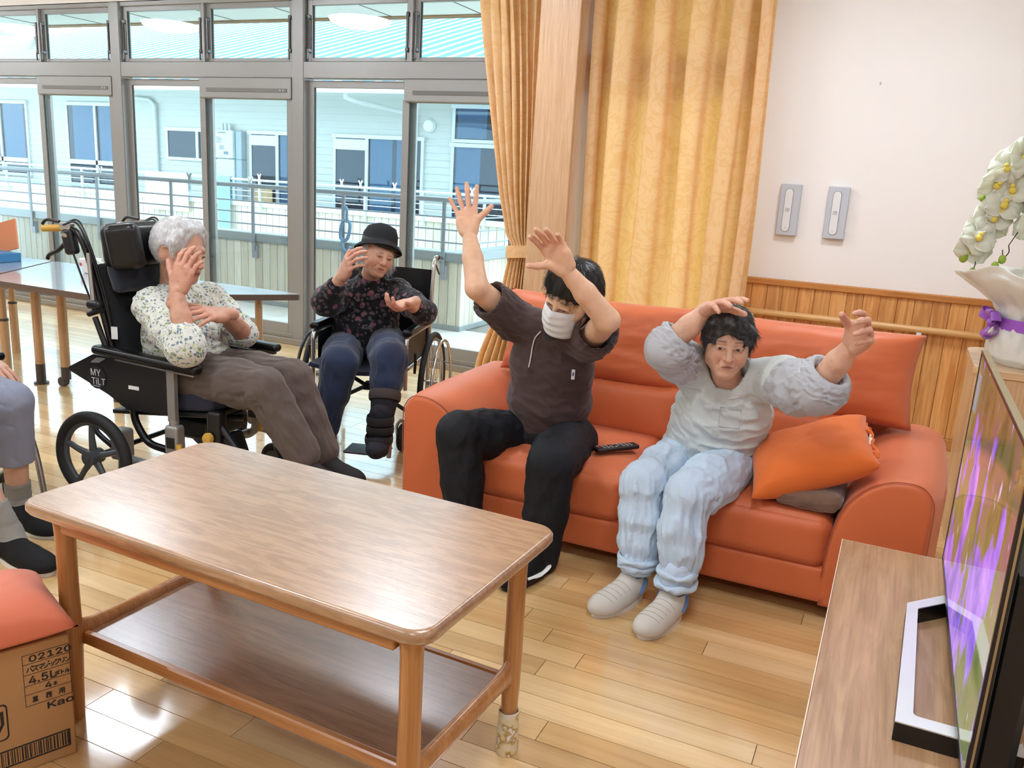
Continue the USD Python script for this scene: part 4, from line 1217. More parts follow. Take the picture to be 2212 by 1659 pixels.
def nrm(v):
    v = A(v, float)
    return v / max(np.linalg.norm(v), 1e-12)


def frame(fwd, up):
    """Columns: left, forward, up."""
    y = nrm(fwd)
    z = nrm(A(up, float) - y * (A(up, float) @ y))
    return np.c_[np.cross(y, z) * -1 if False else np.cross(y, z), y, z] @ np.diag([1, 1, 1])


class Solid:
    """A list of blended primitives: (kind, data, blend, bounds)."""

    def __init__(self):
        self.p = []

    def cone(self, a, b, ra, rb, k=.02, sub=False):
        a, b = A(a, float), A(b, float)
        r = max(ra, rb)
        self.p.append((sub, 'c', (a, b, ra, rb), k, np.minimum(a, b) - r, np.maximum(a, b) + r))
        return self

    def chain(self, pts, rad, k=.02):
        for i in range(len(pts) - 1):
            self.cone(pts[i], pts[i + 1], rad[i], rad[i + 1], k)
        return self

    def ell(self, c, r, R=None, k=.02, sub=False):
        c, r = A(c, float), A(r, float)
        R = np.eye(3) if R is None else A(R, float)
        e = np.sqrt(((R * r) ** 2).sum(1))
        self.p.append((sub, 'e', (c, r, R), k, c - e, c + e))
        return self

    def box(self, c, h, r=.01, R=None, k=.02, sub=False):
        c, h = A(c, float), A(h, float)
        R = np.eye(3) if R is None else A(R, float)
        e = np.abs(R) @ h
        self.p.append((sub, 'b', (c, h, r, R), k, c - e, c + e))
        return self

    def half(self, c, n, k=.004):
        """Cut away everything on the side n points to."""
        self.p.append((True, 'h', (A(c, float), nrm(n)), k, None, None))
        return self

    def add(self, other):
        self.p += other.p
        return self

    def mesh(self, res, pad=None, fn=None, jitter=0., lo=None, hi=None):
        un = [p for p in self.p if not p[0]]
        lo = np.min([p[4] for p in un], 0) - 3 * res if lo is None else A(lo)
        hi = np.max([p[5] for p in un], 0) + 3 * res if hi is None else A(hi)
        lo = lo - jitter * res
        n = np.ceil((hi - lo) / res).astype(int) + 1
        F = np.full(n, .2, f32)
        ax = [lo[i] + res * np.arange(n[i]) for i in range(3)]
        for sub, kind, d, k, b0, b1 in self.p:
            if b0 is None:
                sl = tuple(slice(0, x) for x in n)
            else:
                m = k + 4 * res
                i0 = np.clip(np.floor((b0 - m - lo) / res).astype(int), 0, n - 1)
                i1 = np.clip(np.ceil((b1 + m - lo) / res).astype(int) + 1, 1, n)
                if (i1 <= i0).any():
                    continue
                sl = tuple(slice(a, b) for a, b in zip(i0, i1))
            X = [ax[i][sl[i]].astype(f32) for i in range(3)]
            P = np.stack(np.meshgrid(*X, indexing='ij'), -1)
            if kind == 'c':
                a, b, ra, rb = d
                ab = (b - a).astype(f32)
                t = np.clip(((P - a.astype(f32)) @ ab) / max(float(ab @ ab), 1e-12), 0, 1)
                v = np.linalg.norm(P - a.astype(f32) - t[..., None] * ab, axis=-1) - (ra + (rb - ra) * t)
            elif kind == 'e':
                c, r, R = d
                q = (P - c.astype(f32)) @ R.astype(f32)
                k0 = np.linalg.norm(q / r.astype(f32), axis=-1)
                k1 = np.linalg.norm(q / (r ** 2).astype(f32), axis=-1)
                v = k0 * (k0 - 1) / np.maximum(k1, 1e-6)
            elif kind == 'b':
                c, h, r, R = d
                q = np.abs((P - c.astype(f32)) @ R.astype(f32)) - (h - r).astype(f32)
                v = np.linalg.norm(np.maximum(q, 0), axis=-1) + np.minimum(q.max(-1), 0) - r
            else:
                c, nn = d
                v = -((P - c.astype(f32)) @ nn.astype(f32))
            cur = F[sl]
            v = v.astype(f32)
            if sub:
                h = np.clip(.5 - .5 * (v + cur) / k, 0, 1)
                F[sl] = cur * (1 - h) - v * h + k * h * (1 - h)
            else:
                h = np.clip(.5 + .5 * (v - cur) / k, 0, 1)
                F[sl] = v * (1 - h) + cur * h - k * h * (1 - h)
        if fn is not None:
            P = np.stack(np.meshgrid(*ax, indexing='ij'), -1)
            near = np.abs(F) < .03
            F[near] += fn(P[near]).astype(f32)
        return nets(F, lo, res)


def nets(F, lo, res):
    """Naive surface nets."""
    F[0], F[-1] = np.maximum(F[0], 1e-4), np.maximum(F[-1], 1e-4)
    F[:, 0], F[:, -1] = np.maximum(F[:, 0], 1e-4), np.maximum(F[:, -1], 1e-4)
    F[:, :, 0], F[:, :, -1] = np.maximum(F[:, :, 0], 1e-4), np.maximum(F[:, :, -1], 1e-4)
    s = F < 0
    cnt = np.zeros(np.array(F.shape) - 1, np.int8)
    for a, b, c in np.ndindex(2, 2, 2):
        cnt += s[a:F.shape[0] - 1 + a, b:F.shape[1] - 1 + b, c:F.shape[2] - 1 + c]
    I = np.argwhere((cnt > 0) & (cnt < 8))
    idx = np.full(cnt.shape, -1, np.int64)
    idx[tuple(I.T)] = np.arange(len(I))
    acc, num = np.zeros((len(I), 3)), np.zeros(len(I))
    cs = list(np.ndindex(2, 2, 2))
    val = {c: F[tuple((I + A(c)).T)].astype(float) for c in cs}
    for c in cs:
        for k in range(3):
            if c[k] == 0:
                e = list(c)
                e[k] = 1
                f0, f1 = val[c], val[tuple(e)]
                m = (f0 < 0) != (f1 < 0)
                t = np.where(m, f0 / np.where(m, f0 - f1, 1), 0)
                p = np.tile(A(c, float), (len(I), 1))
                p[:, k] += t
                acc[m] += p[m]
                num[m] += 1
    V = lo + (I + acc / num[:, None]) * res
    Fc = []
    for k in range(3):
        sl0, sl1 = [slice(None)] * 3, [slice(None)] * 3
        sl0[k], sl1[k] = slice(0, -1), slice(1, None)
        E = np.argwhere(s[tuple(sl0)] != s[tuple(sl1)])
        u, w = (k + 1) % 3, (k + 2) % 3
        E = E[(E[:, u] > 0) & (E[:, w] > 0) & (E[:, u] < F.shape[u] - 1) & (E[:, w] < F.shape[w] - 1)]
        flip = s[tuple(E.T)]
        q = []
        for du, dw in ((-1, -1), (0, -1), (0, 0), (-1, 0)):
            e = E.copy()
            e[:, u] += du
            e[:, w] += dw
            q.append(idx[tuple(e.T)])
        q = np.stack(q, 1)
        q[~flip] = q[~flip][:, ::-1]
        Fc.append(q)
    Q = np.vstack(Fc)
    # split along the shorter diagonal
    d1 = ((V[Q[:, 0]] - V[Q[:, 2]]) ** 2).sum(1)
    d2 = ((V[Q[:, 1]] - V[Q[:, 3]]) ** 2).sum(1)
    a = d1 <= d2
    T = np.vstack([Q[a][:, [0, 1, 2]], Q[a][:, [0, 2, 3]], Q[~a][:, [0, 1, 3]], Q[~a][:, [1, 2, 3]]])
    return trimesh.Trimesh(V, T, process=False)


def as_manifold(m):
    return m3.Manifold(m3.Mesh(np.asarray(m.vertices, f32), np.asarray(m.faces, np.uint32)))


def weld(solids):
    """Union of (solid, resolution) pairs as one continuous mesh."""
    out = None
    ms = []
    for s, r in solids:
        for j in (0., .31, .57, .77):
            m = s.mesh(r, jitter=j)
            q = as_manifold(m)
            if q.status() == m3.Error.NoError:
                break
        ms.append((m, q))
    if all(q.status() == m3.Error.NoError for m, q in ms):
        out = ms[0][1]
        for m, q in ms[1:]:
            out = out + q
        return tm(out)
    print('weld: joined without union')
    return cat([m for m, q in ms])


# --- head in its own frame: x to the person's left... y forward, z up; s scales a 0.235 m head
def head_solid(s=1., thin=0., smile=0., mouth=.0, chub=0., nose=1.):
    S = Solid()
    S.ell((0, -.014, .032), (.074, .094, .084), k=.03)
    S.ell((0, .026, -.034), (.058 + chub * .5, .062, .082), k=.03)
    S.ell((0, .036, -.078), (.047 + chub, .046, .036 + chub * .5), k=.03)
    S.cone((-.012, .072, -.100), (.012, .072, -.100), .015, .015, k=.025)
    for x in (-1, 1):
        S.ell((x * .037, .056, -.038), (.026 + chub * .5 - thin, .026, .030), k=.02)
        S.ell((x * .062, .02, -.03), (.012, .03, .05), k=.02)
    S.cone((-.034, .078, .020), (.034, .078, .020), .010, .010, k=.02)
    for x in (-1, 1):
        S.ell((x * .031, .099, .000), (.019, .014, .011), k=.014, sub=True)
        S.ell((x * .031, .0805, -.001), (.0145, .0095, .0085), k=.005)
        S.cone((x * .016, .090, .004), (x * .044, .082, .003), .0035, .003, k=.006)
    S.cone((0, .086, .010), (0, .094 + .013 * nose, -.034), .0075, .0115, k=.012)
    for x in (-1, 1):
        S.ell((x * .0125, .0945, -.036), (.0085, .010, .008), k=.006)
        S.ell((x * .007, .100, -.045), (.004, .006, .003), k=.003, sub=True)
    S.ell((0, .083, -.064), (.028, .013, .017), k=.014)
    S.cone((-.019, .086, -.0625), (.019, .086, -.0625), .0045, .0045, k=.006)
    S.cone((-.015, .088, -.0725), (.015, .088, -.0725), .0055, .0055, k=.006)
    S.ell((0, .098, -.0672), (.021, .012, .0014 + mouth), k=.003, sub=True)
    for x in (-1, 1):
        S.cone((x * .024, .089, -.040), (x * .033, .080, -.064), .0012, .001, k=.012, sub=True)
        a = math.radians(18) * x
        Rr = A([[math.cos(a), -math.sin(a), 0], [math.sin(a), math.cos(a), 0], [0, 0, 1]])
        S.ell((x * .078, -.012, -.012), (.0085, .020, .032), Rr, k=.008)
        S.ell((x * .088, -.008, -.008), (.007, .011, .018), Rr, k=.005, sub=True)
        S.cone((x * .082, -.020, .012), (x * .084, .002, .017), .004, .004, k=.005)
    return S


def placed(S, o, R, s=1.):
    """The solid moved to o with axes R and scaled by s."""
    T = Solid()
    R = A(R, float)
    for sub, kind, d, k, b0, b1 in S.p:
        mv = lambda p: o + R @ (A(p) * s)
        if kind == 'c':
            a, b, ra, rb = d
            T.cone(mv(a), mv(b), ra * s, rb * s, k * s, sub)
        elif kind == 'e':
            c, r, Q = d
            T.ell(mv(c), r * s, R @ Q, k * s, sub)
        elif kind == 'b':
            c, h, r, Q = d
            T.box(mv(c), h * s, r * s, R @ Q, k * s, sub)
        else:
            T.half(mv(d[0]), R @ d[1], k * s)
    return T


def face_tint(V, o, R, s, skin, look=(0, 0), lids=1., brow=(40, 32, 28), brow_w=1., lips=(176, 104, 92), ruddy=.12, closed=False):
    """Colours of skin, lips, brows and eyes at the vertices."""
    sk = A(lin(skin))
    L = (V - o) @ R / s
    col = np.tile(sk, (len(V), 1))
    front = L[:, 1] > .045

    def blend(m, c, a=1.):
        m = np.clip(m, 0, 1)[:, None] * a
        col[:] = col * (1 - m) + A(lin(c)) * m
    x, y, z = L.T
    g = lambda cx, cz, rx, rz, soft=.35: np.clip((1 - np.sqrt(((x - cx) / rx) ** 2 + ((z - cz) / rz) ** 2)) / soft, 0, 1) * front
    red = A(lin((214, 120, 100)))
    for sx in (-1, 1):
        m = g(sx * .038, -.040, .034, .028, 1.)[:, None] * ruddy * 2
        col[:] = col * (1 - m) + red * m
    m = g(0, -.036, .02, .016, 1.)[:, None] * ruddy * 2
    col[:] = col * (1 - m) + red * m
    near = (np.abs(x) < .13) & (np.abs(z) < .16) & (np.abs(y) < .14)
    for sx in (-1, 1):
        t = (x - sx * .031) / .0145
        arc = np.clip(1 - t ** 2, 0, 1)
        if not closed:
            op = np.clip(1 - np.abs(z + .0015) / np.maximum(.0052 * lids * arc, 1e-5), 0, 1) * 3
            blend(np.clip(op, 0, 1) * front * near, (226, 218, 208))
            blend(np.clip(op, 0, 1) * g(sx * .031 + look[0], -.001 + look[1], .0074, .0074, .3), (34, 22, 17))
        lash = np.exp(-((z - (-.0015 + (.0052 * lids * arc if not closed else -.001))) / .0014) ** 2) * (np.abs(t) < 1.05) * (z < .008)
        blend(lash * front * near, (44, 30, 26), .85)
        cre = np.exp(-((z - .0098) / .0016) ** 2) * (np.abs(t) < 1.1)
        blend(cre * front * near, (150, 104, 84), .2)
        bz = .0245 + .0008 * np.clip(sx * x - .02, -.02, .02) / .02 - 9 * np.clip(sx * x - .034, 0, 1) ** 2
        br = np.exp(-((z - bz) / (.0036 * brow_w)) ** 2) * np.clip((sx * x - .012) / .004, 0, 1) * np.clip((.050 - sx * x) / .008, 0, 1)
        blend(br * front * near, brow, .8)
    lp = np.clip(1 - np.sqrt((x / .0235) ** 2 + ((z + .0675) / .0105) ** 2), 0, 1) * 4
    blend(np.clip(lp, 0, 1) * (y > .075) * near, lips, .75)
    ml = np.exp(-((z + .0672) / .0014) ** 2) * (np.abs(x) < .021) * (y > .07)
    blend(ml * near, (92, 48, 44), .7)
    return col


def hand_solid(side, curl=((8, 10, 6),) * 4, spread=(10, 2, -5, -13), thumb=(.80, .55, -.25), thumb_curl=12, w=1.):
    """Hand in its own frame: wrist at the origin, +y to the fingers, +z the back of the hand, thumb on +x (side 1) or -x (side -1)."""
    S = Solid()
    kn = [(.029, .088, 0), (.0095, .094, .002), (-.0105, .089, .001), (-.028, .078, -.002)]
    S.cone((0, -.045, 0), (0, .0, 0), .0245, .025, k=.02)
    for i, (x, y, z) in enumerate(kn):
        S.cone((x * .55, .012, -.002), (x, y, z), .0155, .0118, k=.012)
    S.ell((-.002, .045, -.004), (.034, .044, .0135), k=.012)
    S.cone((.016, .012, -.007), (.037, .046, -.011), .016, .0125, k=.012)
    S.cone((-.02, .014, -.007), (-.027, .05, -.009), .0145, .0115, k=.012)
    ln = [(.042, .025, .020), (.046, .029, .021), (.042, .027, .021), (.033, .020, .018)]
    rd = [.0092, .0095, .0090, .0080]
    for i in range(4):
        p, a = A(kn[i], float), 0.
        sp = math.radians(spread[i])
        d0 = A([math.sin(sp), math.cos(sp), 0])
        r = rd[i]
        for j in range(3):
            a += math.radians(curl[i][j])
            d = d0 * math.cos(a) + A([0, 0, -1]) * math.sin(a)
            q = p + d * ln[i][j]
            S.cone(p, q, r * (1.06 if j == 0 else 1.0), r * (.96 if j < 2 else .86), k=.0045)
            p, r = q, r * .95
    p = A([.037, .046, -.011])
    d = nrm(thumb)
    bend = nrm(A([-.35, .9, -.15]))
    q = p + d * .036
    S.cone(p, q, .0122, .0108, k=.008)
    d2 = nrm(d * math.cos(math.radians(thumb_curl)) + bend * math.sin(math.radians(thumb_curl)))
    S.cone(q, q + d2 * .029, .0106, .0085, k=.004)
    if side < 0:
        T = Solid()
        f = A([-1, 1, 1.])
        for sub, kind, dd, k, b0, b1 in S.p:
            if kind == 'c':
                T.cone(dd[0] * f, dd[1] * f, dd[2], dd[3], k, sub)
            else:
                T.ell(dd[0] * f, dd[1], dd[2], k, sub)
        return T
    return S


def hand_frame(direction, back):
    """Axes with +y along the fingers and +z the back of the hand."""
    y = nrm(direction)
    z = nrm(A(back, float) - y * (A(back, float) @ y))
    return np.c_[np.cross(y, z), y, z]


def wrinkle(m, amp, freq, seed=0, mask=None):
    m = tm(m)
    n = A(m.vertex_normals)
    V = A(m.vertices)
    f = meshkit.fbm(V * A(freq) + seed * 11.7 + .5 * meshkit.noise(V * 6, seed)[:, None], 3, seed) - .5
    g = meshkit.fbm(V * A(freq) * 1.7 + seed * 5.1, 2, seed + 5) - .5
    d = amp * (1.1 * f - .34 * np.exp(-(f / .045) ** 2) - .12 * np.exp(-(g / .05) ** 2) + .15)
    if mask is not None:
        d = d * mask(V)
    m.vertices = V + n * d[:, None]
    return m



def folds(m, a, b, amp, around=3., along=1.5, seed=0, ends=.15, swirl=0., sharp=1.6):
    """Creases of cloth about the axis a-b: fine around and long along it, or the other way about."""
    m = tm(m)
    V, N = A(m.vertices), A(m.vertex_normals)
    a, b = A(a, float), A(b, float)
    L = np.linalg.norm(b - a)
    d = (b - a) / L
    e1 = nrm(np.cross(d, [.31, .2, .93] if abs(d[2]) < .9 else [1, .1, 0]))
    e2 = np.cross(d, e1)
    t = (V - a) @ d / L
    x, y = (V - a) @ e1, (V - a) @ e2
    r = np.hypot(x, y) + 1e-9
    c, s = x / r, y / r
    th = swirl * t
    c, s = c * np.cos(th) - s * np.sin(th), c * np.sin(th) + s * np.cos(th)
    P = np.c_[c * around, s * around, t * along * 4]
    f = meshkit.noise(P + seed * 3.7, seed) * .65 + meshkit.noise(P * 2.1 + seed, seed + 1) * .35
    w = np.clip((t + ends) / ends, 0, 1) * np.clip((1 + ends - t) / ends, 0, 1) * np.clip(2.2 - r / (.16 * K2), 0, 1)
    g = (1 - np.abs(2 * f - 1)) ** sharp
    m.vertices = V + N * (amp * (g - .55) * w)[:, None]
    return m


K2 = 1.15
skin_mat = usdkit.material(stage, '/World/Looks/skin', {'a': ('attribute', {'attribute': 'tint'}), 't': ('texture_coordinate', {}), 'n': ('noise_texture', {'scale': 420., 'detail': 2.}), 'v': ('noise_texture', {'scale': 28., 'detail': 3.}), 'r': ('rgb_ramp', {'ramp': [(.3, (.86, .84, .83)), (.7, (1.06, 1.05, 1.05))]}), 'm': ('mix', {'mix_type': 'multiply', 'fac': .8}), 'b': ('bump', {'strength': .12, 'distance': .002}),
                           'p': ('principled_bsdf', {'roughness': .5, 'specular_ior_level': .4, 'subsurface_weight': .12, 'subsurface_radius': (1., .35, .2), 'subsurface_scale': .006})},
                           [('t.object', 'n.vector'), ('t.object', 'v.vector'), ('v.fac', 'r.fac'), ('a.color', 'm.color1'), ('r.color', 'm.color2'), ('m.color', 'p.base_color'), ('n.fac', 'b.height'), ('b.normal', 'p.normal')], surface='p.BSDF')


def hair_strands(parent, m, mat, n, length, flow, lift=.004, width=.0007, seed=0, name='hair_strands', curve=.0, keep=None, stray=.05):
    """Fine locks lying along the hair's surface: flow(P) gives the combing direction."""
    rs = np.random.RandomState(seed)
    m = tm(m)
    P, fi = trimesh.sample.sample_surface(m, n * 2, seed=seed)
    if keep is not None:
        k = keep(P)
        P, fi = P[k], fi[k]
    P, fi = P[:n], fi[:n]
    N = A(m.face_normals)[fi]
    pts, cnt = [], []
    step = length / 5
    for p, q in zip(P, N):
        d = flow(p)
        d = d - q * (d @ q)
        d = nrm(d + rs.normal(0, stray, 3))
        line = []
        x = p - q * .001
        for j in range(6):
            line.append(x + q * lift * math.sin(min(j / 5 * 2.2, PI)) * rs.uniform(.5, 1))
            x = x + d * step - q * step * curve * j / 5
        pts += line
        cnt.append(6)
    c = UsdGeom.BasisCurves.Define(stage, uniq(parent, name))
    c.CreateTypeAttr('linear')
    c.CreatePointsAttr(Vt.Vec3fArray.FromNumpy(A(pts).astype(f32)))
    c.CreateCurveVertexCountsAttr(Vt.IntArray.FromNumpy(A(cnt, np.int32)))
    w = np.tile([width, width, width, width * .9, width * .6, width * .15], len(cnt)).astype(f32)
    c.CreateWidthsAttr(Vt.FloatArray.FromNumpy(w))
    c.SetWidthsInterpolation('vertex')
    UsdShade.MaterialBindingAPI.Apply(c.GetPrim()).Bind(mat)
    keys(c.GetPrim(), kind='stuff')
    return c

# ------------------------------------------------------------------ the people
K = 1.15
UP = A([0, 0, 1.])
CR, CN = A([.908, .419, 0]), A([.407, -.913, 0])               # picture right, and towards the viewer, on the level


def at(px, py, Y):
    """The point on the sight line through a spot of the photograph that lies at depth Y."""
    r = R3.T @ A([(px - 1106) / 1834.97, (py - 829.5) / 1834.97, 1.])
    return A([0, 0, 1.5]) + Y / r[1] * r


def build_body(parent, skin, head, neck, arms, hands, legs, torso, tint_kw, head_kw=None, age=0.):
    """One continuous skin: head, neck, trunk, arms, hands, legs."""
    o, Rh, s = head
    H = placed(head_solid(**(head_kw or {})), o, Rh, s)
    nk = o + Rh @ (A([0, -.022, -.07]) * s)
    H.cone(nk, neck, .050 * s, .056 * s, k=.03)
    Bd = Solid()
    Bd.cone(nk * .5 + neck * .5, neck, .050 * s, .054 * s, .02)
    pel, chest = torso
    Bd.cone(neck, chest, .05 * K, .095 * K, .03).cone(chest, pel, .095 * K, .095 * K, .03)
    parts = [(H, .0029)]
    for sh, el, wr in arms:
        Bd.cone(neck * .6 + sh * .4 - UP * .03, sh, .036 * K, .040 * K, .03)
        Bd.cone(sh, el, .047 * K, .040 * K, .012).cone(el, el * .45 + wr * .55, .0405 * K, .036 * K, .012).cone(el * .45 + wr * .55, wr, .036 * K, .0245 * K, .012)
    for hip, kn, an in legs:
        Bd.cone(pel, hip, .085 * K, .08 * K, .02).cone(hip, kn, .072 * K, .05 * K, .02).cone(kn, an, .048 * K, .034 * K, .02)
    hs_ = []
    for side, wr, d, bk, kw in hands:
        hs_.append((placed(hand_solid(side, **kw), wr, hand_frame(d, bk), K * 1.02), .0027))
    m = weld([(Bd, .0065), parts[0]] + hs_)
    V = A(m.vertices)
    col = face_tint(V, o, Rh, s, skin, **tint_kw)
    if age:
        f = meshkit.fbm(V * 55, 3, 4)
        col *= (1 - age * np.clip((f - .60) * 6, 0, 1))[:, None] * A([1, .97, .95])
    for side, wr, d, bk, kw in hands:                                # rosier fingertips and palms
        dd = np.linalg.norm(V - wr, axis=1)
        w = np.clip((.26 - dd) / .1, 0, 1) * np.clip(((V - wr) @ nrm(d)) / .12, 0, 1)
        col = col * (1 - .25 * w[:, None]) + .25 * w[:, None] * A(lin((216, 140, 124)))
    part(parent, 'body', m, skin_mat, True, tint=np.clip(col, 0, 1))
    return m


def shirt(pel, chest, neck, shs, right, sleeves, girth=1., hem=None, neck_r=.068, fwd=None, depth=1., belly=1.):
    """Trunk cloth with sleeves: sleeves = [(chain of points, radii)]."""
    S = Solid()
    upv = nrm(neck - pel)
    F = nrm(np.cross(upv, right))
    Rt = np.c_[right, F, np.cross(right, F)]
    mid = pel * .5 + chest * .5
    S.ell(pel + upv * .0, A([.172 * girth, .130 * girth * depth, .12]) * K, Rt, .04)
    S.ell(mid, A([.160 * girth, .128 * girth * depth * belly, .13]) * K, Rt, .05)
    S.ell(chest, A([.165 * girth, .118 * girth * depth, .13]) * K, Rt, .05)
    S.cone(shs[0], shs[1], .062 * K, .062 * K, .06)
    S.cone(chest + upv * .05, neck, .09 * K, .062 * K, .05)
    for pts, rad in sleeves:
        S.chain(pts, [r * K for r in rad], .025)
    return S


def hollow(S, a, b, r, depth=.05):
    """Opens a sleeve or trouser end at b seen from a."""
    d = nrm(A(b) - A(a))
    S.cone(A(b) - d * depth, A(b) + d * .05, r, r, .006, sub=True)
    return S


def fabric(name, c, rough=.85, bump=(360., .25, .002), sheen=.25, **k):
    sheen = 0. if max(c) < 60 else sheen * .5
    return M(name, c, rough, spec=.25, bump=bump, sheen=sheen, **k)


def print_fabric(name, base, motifs, scale, rough=.85):
    """Scattered blots of several colours on a ground."""
    n = {'t': ('texture_coordinate', {}), 'd': ('noise_texture', {'scale': scale * .9, 'detail': 2.}), 'dm': ('vector_math', {'math_type': 'scale', 'scale': .028}), 'da': ('vector_math', {'math_type': 'add'}),
         'p': ('principled_bsdf', {'roughness': rough, 'specular_ior_level': .2, 'sheen_weight': .2}), 'fn': ('noise_texture', {'scale': 380.}), 'bm': ('bump', {'strength': .25, 'distance': .002}), 'base': ('color', {'value': lin(base)})}
    l = [('t.object', 'd.vector'), ('d.color', 'dm.vector1'), ('t.object', 'da.vector1'), ('dm.vector', 'da.vector2'), ('t.object', 'fn.vector'), ('fn.fac', 'bm.height'), ('bm.normal', 'p.normal')]
    prev = None
    for i, (c, sc, r, seed) in enumerate(motifs):
        n[f'o{i}'] = ('mapping', {'location': (seed * 1.7, seed * .9, seed * 2.3)})
        n[f'v{i}'] = ('voronoi_texture', {'scale': scale * sc, 'randomness': 1.})
        n[f'm{i}'] = ('map_range', {'from_min': r * 1.15, 'from_max': r * .9, 'to_min': 0., 'to_max': 1., 'clamp': True})
        n[f'x{i}'] = ('mix', {'color2': lin(c)} if prev else {'color1': lin(base), 'color2': lin(c)})
        l += [('da.vector', f'o{i}.vector'), (f'o{i}.vector', f'v{i}.vector'), (f'v{i}.distance', f'm{i}.value'), (f'm{i}.result', f'x{i}.fac')]
        if prev:
            l.append((prev, f'x{i}.color1'))
        prev = f'x{i}.color'
    del n['base']
    l.append((prev, 'p.base_color'))
    return usdkit.material(stage, f'/World/Looks/{name}', n, l, surface='p.BSDF')


def shoe(parent, heel, toe, upper_mat, sole_mat, w=.048, h=.085, name='shoe', cuff=None):
    """A shoe from heel to toe on its sole."""
    heel, toe = A(heel, float), A(toe, float)
    d = nrm(A([toe[0] - heel[0], toe[1] - heel[1], 0]))
    q = A([-d[1], d[0], 0])
    L = np.linalg.norm((toe - heel)[:2])
    z0 = heel[2]
    Rr = np.c_[q, d, UP]
    U = Solid()
    c = heel + d * L * .2 + UP * .05
    U.ell(heel + d * .055 + UP * (.030 + h * .35), A([w * .86, .062, h * .62]), Rr, .02)
    U.ell(heel + d * L * .60 + UP * .034, A([w * 1.02, L * .43, .046]), Rr, .03)
    U.ell(heel + d * L * .80 + UP * .026, A([w * .86, L * .20, .030]), Rr, .03)
    U.cone(heel + d * .06 + UP * (h * .8), heel + d * L * .55 + UP * .045, w * .80, w * .66, .03)
    U.half(heel + UP * .016, -UP)
    U.cone(heel + d * .055 + UP * (h * .95), heel + d * .05 + UP * (h * 1.9), w * .62, w * .66, .006, sub=True)
    um = U.mesh(.004)
    s_ = part(parent, name, um, upper_mat, True)
    out = []
    for t in np.linspace(0, 2 * PI, 40, endpoint=False):
        y = math.cos(t)
        x = math.sin(t)
        wy = w * (.86 + .16 * (y * .5 + .5) * (1 - .25 * max(y, 0) ** 3))
        p = heel + d * (L * .5 + y * (L * .5 - .004)) + q * x * wy
        out.append(p[:2])
    g = sg.Polygon(out)
    sole = cat(prism(g, .020, z0), prism(g.buffer(-.006), .026, z0))
    part(s_, 'sole', sole, sole_mat, 40)
    return s_, um, d, q, L


# ---- the man in the mask
mn = thing('person', 'person in white face mask and dark brown polo shirt, arms raised, on the sofa', 'person')
J = dict(pel=at(1182, 925, 3.36), chest=at(1192, 790, 3.28), neck=at(1210, 712, 3.21), head=at(1236, 640, 3.10), shR=at(1112, 692, 3.22), elR=at(1030, 622, 3.02), wrR=at(1014, 506, 3.12),
         shL=at(1272, 735, 3.18), elL=at(1312, 692, 2.96), wrL=at(1224, 584, 2.86), hipR=at(1122, 940, 3.32), knR=at(990, 935, 2.95), anR=at(1005, 1130, 2.93), hipL=at(1235, 955, 3.30), knL=at(1190, 998, 2.90), anL=at(1168, 1205, 2.90))
mR = frame(CN * .74 - CR * .64 + UP * -.36, UP + CR * .36)
ms = 1.14
build_body(mn, (226, 182, 150), (J['head'], mR, ms), J['neck'], [(J['shR'], J['elR'], J['wrR']), (J['shL'], J['elL'], J['wrL'])],
           [(-1, J['wrR'], at(1004, 430, 3.18) - J['wrR'], -CN + UP * .15, dict(curl=((4, 6, 4),) * 4, spread=(14, 3, -7, -20), thumb=(.86, .50, -.1), thumb_curl=6)),
            (1, J['wrL'], at(1180, 508, 2.80) - J['wrL'], -CN * .95 + UP * .12 + CR * .1, dict(curl=((22, 16, 10), (24, 16, 10), (26, 18, 10), (30, 20, 12)), spread=(6, 1, -4, -10), thumb=(.85, .45, -.3)))],
           [(J['hipR'], J['knR'], J['anR']), (J['hipL'], J['knL'], J['anL'])], (J['pel'], J['chest']), dict(brow=(30, 24, 22), lids=.55, look=(-.002, -.002), brow_w=1.25), dict(chub=.006))
polo_m = fabric('brown_polo', (74, 56, 54), .8, (420., .35, .002), .35)
rgt = nrm(J['shL'] - J['shR'])
S = shirt(J['pel'], J['chest'], J['neck'], (J['shR'], J['shL']), rgt, [([J['shR'], J['shR'] * .35 + J['elR'] * .65], (.074, .068)), ([J['shL'], J['shL'] * .62 + J['elL'] * .38], (.076, .076))], 1.02, belly=1.1)
cR = J['shR'] * .30 + J['elR'] * .70
cL = J['shL'] * .55 + J['elL'] * .45
S.half(cR, J['elR'] - J['shR']).half(J['pel'] - nrm(J['neck'] - J['pel']) * .105, J['pel'] - J['neck'])
S.cone(cR - nrm(J['elR'] - J['shR']) * .03, cR + nrm(J['elR'] - J['shR']) * .1, .058 * K, .062 * K, .004, sub=True)
dl = nrm(J['elL'] - J['shL'])
S.cone(cL - dl * .02, cL + dl * .2, .062 * K, .066 * K, .004, sub=True)
S.cone(J['neck'] + UP * .005, J['neck'] + nrm(J['head'] - J['neck']) * .14, .056 * ms, .075 * ms, .006, sub=True)
sm = wrinkle(S.mesh(.0065), .005, (6, 6, 13), 3)
sm = folds(sm, J['pel'] - (J['neck'] - J['pel']) * .2, J['neck'], .011, 1.6, 2.6, 4, swirl=1.1)
sm = folds(sm, J['shR'], J['elR'], .010, 2.6, .5, 6)
sm = folds(sm, J['shL'], J['elL'], .010, 2.6, .5, 7)
sh_ = part(mn, 'polo_shirt', sm, polo_m, True)
fwd_m = nrm(np.cross(nrm(J['neck'] - J['pel']), rgt))
fwd_m = fwd_m if fwd_m @ CN > 0 else -fwd_m
upm = nrm(J['neck'] - J['pel'])


